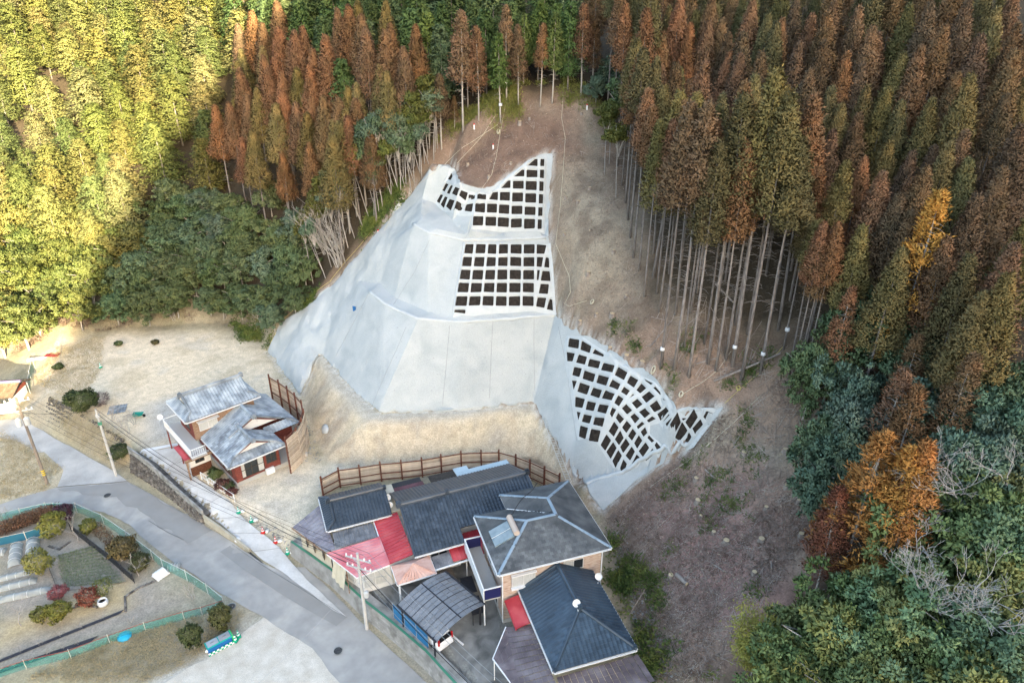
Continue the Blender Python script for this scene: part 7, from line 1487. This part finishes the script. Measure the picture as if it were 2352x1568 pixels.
def log(uv0, uv1, r, l_):
    a, b = hits([uv0, uv1]); a = Vector(a) + Vector((0, 0, r + .03)); b = Vector(b) + Vector((0, 0, r + .03)); t = thing('fallen_log', l_, 'log', a); d = (b - a).normalized()
    MB().tube([(0, 0, 0), (b - a) * .5, b - a], [r, r * .95, r * .85], 9).build('log', 'log_bark', t); MB().tube([b - a - d * .01, b - a + d * .012], r * .82, 9).build('cut_face', 'cut_wood', t)
log(u8(165, 795), u8(230, 855), .17, 'short thick grey log lying on the purple brown clearing'); log(u8(390, 720), u8(465, 770), .07, 'pale split log near the ferns in the clearing'); log(u6(400, 990), u6(820, 815), .10, 'long pale felled trunk lying below the bare trunk stand'); log(u6(410, 375), u6(520, 490), .09, 'grey felled trunk lying deep among the bare trunks')
log(u6(0, 770), u6(140, 600), .06, 'thin felled pole propped up the slope between the bare trunks'); log(u6(290, 880), u6(430, 840), .08, 'felled pole lying across the slope under the bare trunks'); log(u8(345, 130), u8(400, 180), .07, 'short orange wooded log beside the slope rope'); log(u6(530, 1380), u6(565, 1330), .08, 'short barkless log on the clearing below the wing of the slope'); log(u8(760, 710), u8(765, 755), .08, 'upright grey splintered log among the green ferns')
def rope(lab_, uv, r=.022, m='rope_pale', on=None):
    P = [(p[0], p[1], max(float(zt(p[0], p[1])), float(zm(np.array(p[0]), np.array(p[1]))) if in_poly(np.array([p[0]]), np.array([p[1]]), MORTAR)[0] else -99) + .06) for p in hits(seg_uv(uv, 8), zgrid=Zbase)]
    o_ = Vector(P[0]); o = MB().tube([Vector(p) - o_ for p in P], r, 5, False).build('rope', m, None, False, o_); tag(o, lab_, 'rope')
rope('pale rope hanging from the upper forest edge down the right of the clearing', [u2(1610, 470), u2(1590, 800), u2(1615, 925), u2(1600, 1150), u2(1580, 1400), u5(1550, 130), u5(1640, 340), u5(1650, 450), u5(1610, 530), u5(1640, 548), u5(1760, 510)])
rope('pale rope running from the white pulley down to the upper lattice', [u2(1215, 690), u2(1180, 880), u2(1150, 1060), u2(1120, 1180), u2(1030, 1300), u2(1000, 1400), u2(960, 1560)]); rope('pale rope crossing the clearing from the pulley to the slope edge', [u2(1165, 745), u2(1060, 910), u2(870, 1120)]); rope('second pale rope crossing the clearing below the cypress', [u2(1160, 840), u2(930, 990), u2(720, 1180), u2(500, 1380), u2(400, 1560)])
rope('yellow rope following the left edge of the sprayed slope', [u5(330, 20), u5(180, 200), u5(40, 370), (760, 645), (700, 690), (650, 735), (630, 775), (622, 800)], .02, 'rope_yellow'); rope('pale rope strung below the bare trunks to the wing of the slope', [u6(510, 790), u6(430, 910), u6(330, 990), u6(210, 1060)]); rope('yellow rope strung from the forest edge to the wing of the slope', [u6(840, 760), u6(690, 930), u6(570, 1030), u6(470, 1120)], .02, 'rope_yellow'); rope('pale rope laid along the clearing below the wing of the slope', [u6(690, 1080), u6(520, 1250), u6(300, 1440), u8(130, 145), u8(0, 240)])
def coil(uv, l_, m='rope_pale', R_=.2):
    x, y, z = hits([uv])[0]; b = MB(); t_ = thing('rope_coil', l_, 'rope', (x, y, z + .05)); gxx = float(zt(x + .4, y) - zt(x - .4, y)) / .8; gyy = float(zt(x, y + .4) - zt(x, y - .4)) / .8
    for k in range(5):
        rr = R_ * (1 - .09 * k); P = [(rr * math.cos(a) + .05 * math.sin(k * 3), rr * math.sin(a) + .04 * math.cos(k * 2), rr * math.cos(a) * gxx + rr * math.sin(a) * gyy + .05 + .025 * k) for a in [6.2832 * i / 18 for i in range(19)]]; MB().tube(P, .022, 5, False).build('loop', m, t_)
coil(u5(1795, 522), 'coil of pale rope on the bare slope beside the middle lattice'); coil(u5(2205, 980), 'coil of pale rope above the wing lattice beside a bare trunk'); coil(u6(195, 1070), 'coil of pale rope on the ground at the end of the wing lattice'); coil(u6(555, 1032), 'coil of yellow rope on the ground below the bare trunks', 'rope_yellow'); coil(u2(1165, 890), 'coil of pale rope below the cypress at the top of the clearing')
def wrap(uv, l_):
    x, y, z = hits([uv])[0]; 
    best = min(TREES, key=lambda q_: (q_[0] - x) ** 2 + (q_[1] - y) ** 2); o = MB().lathe([(.2, 0), (.215, .08), (.2, .25), (.19, .3)], 10).build('trunk_wrap', 'cloth_white', None, True, (best[0], best[1], float(zt(*best)) + 1.8)); tag(o, l_, 'cloth')
wrap(u6(66, 895), 'white cloth wrapped round the bare trunk nearest the wing lattice'); wrap(u6(690, 930), 'white cloth wrapped round the thick bare trunk at the forest edge'); wrap(u6(840, 780), 'white cloth wrapped round a bare trunk beside the evergreens'); wrap(u6(515, 885), 'white cloth wrapped round the bare trunk with a rope to the wing'); wrap(u2(1180, 815), 'white pulley cloth on the cypress at the top of the clearing'); wrap(u2(1220, 665), 'white pulley cloth on the cedar at the top of the clearing')
for uv, l_ in ((u2(1003, 865), 'red topped white survey peg at the left of the clearing top'), (u2(1130, 1000), 'red topped white survey peg above the upper lattice'), (u2(1760, 735), 'red topped white survey peg at the right of the clearing top'), (u5(358, 62), 'red topped white survey peg at the left edge of the sprayed slope')):
    x, y, z = hits([uv])[0]; t = thing('survey_peg', l_, 'survey peg', (x, y, z)); MB().box((0, 0, .2), (.16, .16, .6)).build('peg', 'cloth_white', t); MB().box((0, 0, .53), (.165, .165, .14)).build('peg_cap', 'peg_red', t)

# ------------------------------------------------------------------ garden and shrubs
def shrub(l_, uv, H, r, col, kind='leaves', n=2600, grp=None, name='shrub', L=.16, W=.09, trunk=True):
    x, y, z = hits([uv])[0]; rg = np.random.default_rng(int(abs(x * 71 + y * 13)) + 3); d = unit(rg.normal(size=(n, 3))); q_ = rg.uniform(.5, 1, n) ** .5
    lump = .45 + .8 * vnoise(d[:, 0] * 2.6 + x, d[:, 1] * 2.6 + d[:, 2] * 2.4, 5); P = d * (q_ * lump)[:, None] * np.array((r, r, H * .42)) + np.array((0, 0, H * .56)); D = unit(d + rg.normal(size=(n, 3)) * .8 + np.array((0, 0, .3)))
    t = thing(name, l_, 'shrub', (x, y, z - .05), 0, grp); c = link('foliage', np_mesh('foliage', blades(P, D, L, W, rg), quads(n), kind, out=unit(d + np.array((0, 0, .3)))), t); c.color = (*col, 1)
    if trunk: MB().tube([(0, 0, -.1), (.03, .02, H * .3), (0, 0, H * .6)], [.06, .045, .02], 6).build('stem', 'bark_pale', t)
shrub('round dark green bush on the bank at the edge of the earth yard', u4(560, 1255), 3.0, 1.75, (.085, .11, .04), n=6000, L=.2, W=.11); shrub('purplish bare bush beside the round green bush', u4(680, 1215), 1.8, 1.0, (.15, .09, .085), n=900, L=.4, W=.03)
shrub('small green bush on the far edge of the earth yard', u4(395, 970), .9, .6, (.08, .11, .04), n=900); shrub('small round seedling at the back of the earth yard', u4(1045, 800), .7, .5, (.11, .10, .04), n=700); shrub('low green bush by the back bank of the yard', u4(800, 812), .8, .5, (.10, .13, .05), n=700)
shrub('clipped green bush beside the house porch', u7(1455, 195), 1.3, .8, (.12, .15, .055), n=2200, L=.12); shrub('reddish brown bush in the bed by the white railing', u7(1500, 255), 1.0, .9, (.16, .075, .06), n=1800, L=.12); shrub('dark red bush at the end of the railing bed', u7(1560, 300), .8, .6, (.14, .06, .05), n=1300, L=.12); shrub('green bush against the front corner of the silver tiled house', u7(1540, 265), .8, .6, (.09, .12, .05), n=1200, L=.12)
shrub('green shrub in the bank beside the driveway', u7(810, 55), 1.6, 1.1, (.09, .115, .045), n=2600); 
for k, uv in enumerate(((860, 1370), (740, 1250), (900, 1330))): pass
bare('g2', u4(865, 1400), 2.6, 'bare twiggy bush on the bank above the side road'); bare('g2', u4(760, 1310), 2.2, 'bare reddish bush beside the spare roof tiles'); bare('g2', u4(905, 1340), 2.4, 'bare bush on the bank near the green wheelbarrow')
shrub('tall columnar green conifer by the corner of the garden net', u7(1505, 1215), 3.0, .85, (.115, .12, .045), n=3600, L=.16, W=.08, name='conifer_shrub'); shrub('pointed dark conifer leaning near the blue tool box', u7(1310, 1335), 2.8, .8, (.085, .105, .04), n=3200, L=.16, W=.08, name='conifer_shrub')
shrub('yellow green citrus tree in the upper corner of the garden', u7(385, 580), 2.6, 1.25, (.26, .25, .055), n=3200, L=.17); shrub('small yellow green bush behind the bare garden tree', u7(610, 560), 1.7, .8, (.20, .20, .05), n=1500); shrub('dark purple maple by the garden net', u7(440, 480), 1.8, 1.0, (.11, .045, .06), n=1900)
shrub('yellow green fruit tree beside the row covers', u7(285, 830), 2.6, 1.15, (.25, .235, .06), n=2400, L=.17); shrub('brown and green hedge bush beside the black net', u7(830, 720), 2.0, 1.5, (.19, .145, .06), n=3600, L=.16); shrub('dark olive bush at the end of the black net', u7(950, 800), 1.6, 1.0, (.12, .12, .05), n=2000, L=.15)
shrub('pink flowering shrub in the sunlit corner of the garden', u7(400, 1000), 1.3, .8, (.36, .11, .11), n=1000, L=.2, W=.06); shrub('yellow green bush below the pink shrub', u7(410, 1150), 2.0, .95, (.24, .23, .05), n=2400); shrub('red leaved nandina bush in the garden', u7(600, 1050), 1.9, .95, (.27, .085, .055), n=1500, L=.15); shrub('thin yellow green sapling beside the red bush', u7(700, 970), 1.6, .9, (.22, .23, .07), n=520)
shrub('small yellow bush in the sunlit garden corner', u7(290, 1150), 1.5, .8, (.22, .21, .06), n=1500)
bare('g', u7(530, 615), 3.3, 'bare pale garden tree beside the citrus tree'); bare('g', u7(930, 845), 2.8, 'bare gnarled tree at the end of the black net'); bare('g', u7(140, 1185), 3.2, 'bare pale tree in the sunlit garden corner'); bare('g2', u7(1300, 1000), 1.9, 'small bare tree in the corner of the garden net'); bare('g2', u7(885, 1180), 1.2, 'dry twiggy bush beside the garden fence'); bare('g2', u7(30, 480), 2.0, 'bare whitish bush beside the garden hedge')
hd = hits([u7(10, 560), u7(330, 450)]); 
def strip_shrub(l_, uvs, r, H, col, n, name='hedge'):
    P = hits(uvs); o_ = P[0]; rg = np.random.default_rng(n); t = rg.random(n) * (len(P) - 1); i = np.minimum(t.astype(int), len(P) - 2); f = (t - i)[:, None]; C = P[i] * (1 - f) + P[i + 1] * f - o_; d = unit(rg.normal(size=(n, 3))); Q = C + d * np.array((r, r, H * .5)) * rg.uniform(.5, 1, n)[:, None] + np.array((0, 0, H * .5))
    tt = thing(name, l_, 'hedge', o_); c = link('foliage', np_mesh('foliage', blades(Q, unit(d + rg.normal(size=(n, 3)) * .8), .16, .09, rg), quads(n), 'leaves'), tt); c.color = (*col, 1)
strip_shrub('red and green hedge along the garden net by the road', [u7(-20, 570), u7(120, 520), u7(250, 470), u7(380, 430)], 1.0, 1.1, (.17, .095, .06), 5000); strip_shrub('brown scrub under the green garden net', [u7(640, 520), u7(740, 620), u7(860, 700), u7(990, 770)], .6, .5, (.15, .10, .06), 1600)
def net_fence(l_, uvs, H, m, post='pole_concrete', pr=.035, top=None):
    P = [Vector(p) for p in hits(uvs)]; t = thing('net_fence', l_, 'fence', P[0]); o_ = P[0]
    for p in P: MB().tube([p - o_ + Vector((0, 0, -.2)), p - o_ + Vector((0, 0, H + .15))], pr, 6).build('post', post, t)
    for a, b in zip(P, P[1:]):
        A, B_ = a - o_, b - o_; MB().add([A + Vector((0, 0, .03)), B_ + Vector((0, 0, .03)), B_ + Vector((0, 0, H)), A + Vector((0, 0, H))], [(0, 1, 2, 3)]).build('net_panel', m, t)
        MB().beam(A + Vector((0, 0, H)), B_ + Vector((0, 0, H)), .035).build('top_rail', top or post, t)
mat('bed_soil', [(.24, .21, .175), (.33, .295, .25)], scale=3, rough=1, bump=1, bscale=9, coord='World'); mat('bed_tan', [(.36, .31, .235), (.45, .40, .31)], scale=2, rough=1, bump=.8, bscale=12, coord='World')
mat('net_teal', [(.04, .30, .26)], rough=.8, alpha=.42); mat('net_black', [(.02, .022, .028)], rough=.9, alpha=.85); mat('net_blue', [(.02, .13, .20)], rough=.8, alpha=.9); mat('rail_red', [(.30, .07, .05)], rough=.7); mat('stake', [(.55, .50, .42)], rough=.8)
net_fence('teal net fence along the road edge of the garden', [u7(-30, 500), u7(150, 460), u7(325, 420), u7(520, 420), u7(700, 500), u7(860, 610), u7(1030, 740), u7(1100, 800), u7(1260, 880), u7(1400, 970), u7(1510, 1060)], 1.15, 'net_teal')
net_fence('low teal net fence with red rail along the lower edge of the garden', [u7(1510, 1062), u7(1360, 1110), u7(1240, 1140), u7(980, 1215), u7(740, 1300), u7(480, 1400), u7(180, 1470), u7(-30, 1540)], .85, 'net_teal', 'stake', .03, 'rail_red')
net_fence('black shade net fence running through the garden beside the crop rows', [u7(480, 545), u7(600, 640), u7(730, 740), u7(830, 830), u7(905, 895)], .9, 'net_black', 'steel_dark'); net_fence('dark blue net fence below the hedge in the garden', [u7(-30, 650), u7(180, 605), u7(330, 560)], .9, 'net_blue', 'stake'); net_fence('green net fence at the corner of the earth yard', [u4(205, 1130), u4(215, 1050), u4(235, 960)], 1.4, 'net_green')
net_fence('thin black net strip between row covers and crop rows', [u7(300, 720), u7(340, 820), u7(385, 935)], .35, 'net_black', 'steel_dark', .02)
mat('row_cover', [(.30, .32, .31), (.39, .41, .39)], scale=2, rough=.6, alpha=.8); mat('tarp_white', [(.70, .71, .72)], rough=.6); mat('mulch', [(.02, .022, .03), (.045, .045, .055)], scale=2, rough=.5); mat('onion', [(.13, .17, .09), (.20, .24, .14)], scale=3, rough=.7, coord='World')
def cover(l_, uv0, uv1, r, m='row_cover'):
    a, b = [Vector(p) for p in hits([uv0, uv1])]; t = thing('row_cover', l_, 'row cover', a); d = b - a; s = Vector((-d.y, d.x, 0)).normalized(); n = 9; V = []; k = 12
    for i in range(k + 1):
        f = i / k; e_ = math.sin(min(1, min(f, 1 - f) * 6) * 1.57) ** .6 if 0 < f < 1 else .15; w_ = r * (1 + .06 * math.sin(i * 2.3))
        for j in range(n): g = math.pi * j / (n - 1); V.append(d * f + s * w_ * math.cos(g) + Vector((0, 0, r * 1.05 * math.sin(g) * e_ + .02)))
    MB().add(V, [(i * n + j, (i + 1) * n + j, (i + 1) * n + j + 1, i * n + j + 1) for i in range(k) for j in range(n - 1)]).build('sheet', m, t, True)
    for i in range(1, k, 3): MB().tube([d * (i / k) + s * r * math.cos(math.pi * j / 8) + Vector((0, 0, r * 1.08 * math.sin(math.pi * j / 8) + .03)) for j in range(9)], .012, 4, False).build('hoop', 'gutter_white', t)
cover('long grey fleece row cover standing beside the fruit tree', u7(115, 640), u7(95, 785), .5); cover('bluish row cover behind the yellow green fruit tree', u7(225, 610), u7(215, 755), .55); cover('short pale row cover at the edge of the garden', u7(-30, 700), u7(40, 690), .45); cover('pale net row cover nearest the fruit tree trunk', u7(-20, 880), u7(205, 825), .32); cover('pale net row cover in the middle of the three long rows', u7(-20, 945), u7(250, 880), .34); cover('pale net row cover closest to the pink shrub', u7(-20, 1020), u7(340, 940), .36)
cover('crumpled white tarpaulin over a heap by the garden net', u7(1040, 870), u7(1120, 815), .5, 'tarp_white'); cover('clear sheet over a box inside the garden net', u7(1130, 800), u7(1215, 790), .4, 'row_cover')
x, y, z = hits([u7(698, 1045)])[0]; jar = thing('water_jar', 'round white water jar standing on the garden soil', 'jar', (x, y, z)); MB().lathe([(.22, 0), (.38, .15), (.42, .4), (.36, .58), (.34, .62), (.30, .62), (.30, .45)], 16).build('jar_body', 'concrete_white', jar, True); MB().lathe([(.0, .44), (.29, .45)], 16).build('water', 'glass_dark', jar)
x, y, z = hits([u7(840, 1260)])[0]; cr = thing('blue_crate', 'bright blue plastic sheet bundle at the low garden net', 'plastic sheet', (x, y, z)); mat('sky_blue', [(.02, .35, .55)], rough=.5); MB().lathe([(.05, 0), (.5, .03), (.55, .16), (.3, .28), (.1, .3)], 9).build('bundle', 'sky_blue', cr, True)
pave('onion_bed', [u7(380, 700), u7(640, 640), u7(850, 890), u7(450, 945)], 'bed_soil', .06, .6, .1); 
for k_, uvl in enumerate(([u7(845, 1085), u7(840, 990), u7(930, 930), u7(1040, 885)], [u7(330, 650), u7(400, 670), u7(470, 620)], [u7(470, 1075), u7(560, 1040), u7(650, 1060)])):
    Pq = hits(seg_uv(uvl, 9)); bq = thing('stone_edging', ('row of small stones edging the tan flower bed', 'row of small stones edging the citrus bed', 'row of small stones edging the soil by the red bush')[k_], 'edging', Pq[0])
    for p_ in Pq: oq = link('stone', random.choice(STONES), bq); oq.location = tuple(np.array(p_) - Pq[0] + np.array((0, 0, .05))); oq.scale = (.24, .24, .2); oq.rotation_euler = (0, 0, random.uniform(0, 6))
rowsP = []; rgn = random.Random(3)
for i in range(13):
    f = i / 12; a = u7(395 + 40 * f, 720 + 200 * f); b_ = u7(640 + 190 * f, 655 + 235 * f)
    rowsP += [(a[0] + (b_[0] - a[0]) * t, a[1] + (b_[1] - a[1]) * t) for t in [k / 44 for k in range(45)]]
lab(tufts('onion_rows', hits(rowsP), 9, .26, .035, .06, 'onion', 21, 1.6), 'rows of young green onions in the garden bed', 'crop rows')
for k, (ua, ub) in enumerate((((0, 1420), (830, 1085)), ((0, 1490), (640, 1270)))):
    P = [Vector(p) for p in hits(seg_uv([u7(*ua), u7(*ub)], 12))]; s = Vector((.35, .75, 0)) * .8; o_ = P[0]; V = []
    for p in P: V += [p - o_ - s * .5 + Vector((0, 0, .05)), p - o_ + Vector((0, 0, .13)), p - o_ + s * .5 + Vector((0, 0, .05))]
    o = MB().add(V, [f for i in range(len(P) - 1) for f in ((3 * i, 3 * i + 3, 3 * i + 4, 3 * i + 1), (3 * i + 1, 3 * i + 4, 3 * i + 5, 3 * i + 2))]).build('mulch_film', 'mulch', None, False, o_); tag(o, ('black plastic mulch film row nearer the bare sunlit tree', 'black plastic mulch film row along the red railed net')[k], 'mulch film')
    for i in range(2, len(P) - 1, 2): bare('g2', project(np.array(P[i]))[:2], .7, 'leafless young bush planted along the black mulch film', 'bushes along the mulch film')
# stones and tufts along the verge
pieces_l = []
PV = scatter_uv([[(1400, 1200), (1440, 1240), (1520, 1450), (1560, 1567), (1500, 1567), (1420, 1330)], [(545, 1180), (620, 1200), (690, 1260), (660, 1262)], [(690, 930), (720, 990), (740, 1060), (700, 1060)]], 420, 23); b = MB(); rg = random.Random(5)
for x, y, z in PV:
    s = rg.uniform(.04, .16); b.add([(x + s * a, y + s * c * .8, z + s * d_ * .7 + s * .3) for a, c, d_ in ((1, 0, 0), (-1, 0, 0), (0, 1, 0), (0, -1, 0), (.2, .1, 1), (0, 0, -1))], [(0, 2, 4), (2, 1, 4), (1, 3, 4), (3, 0, 4)])
o = b.build('loose_stones', 'concrete_old'); o['kind'] = 'stuff'; lab(o, 'loose grey stones along the foot of the slope and the lot edge', 'stones')
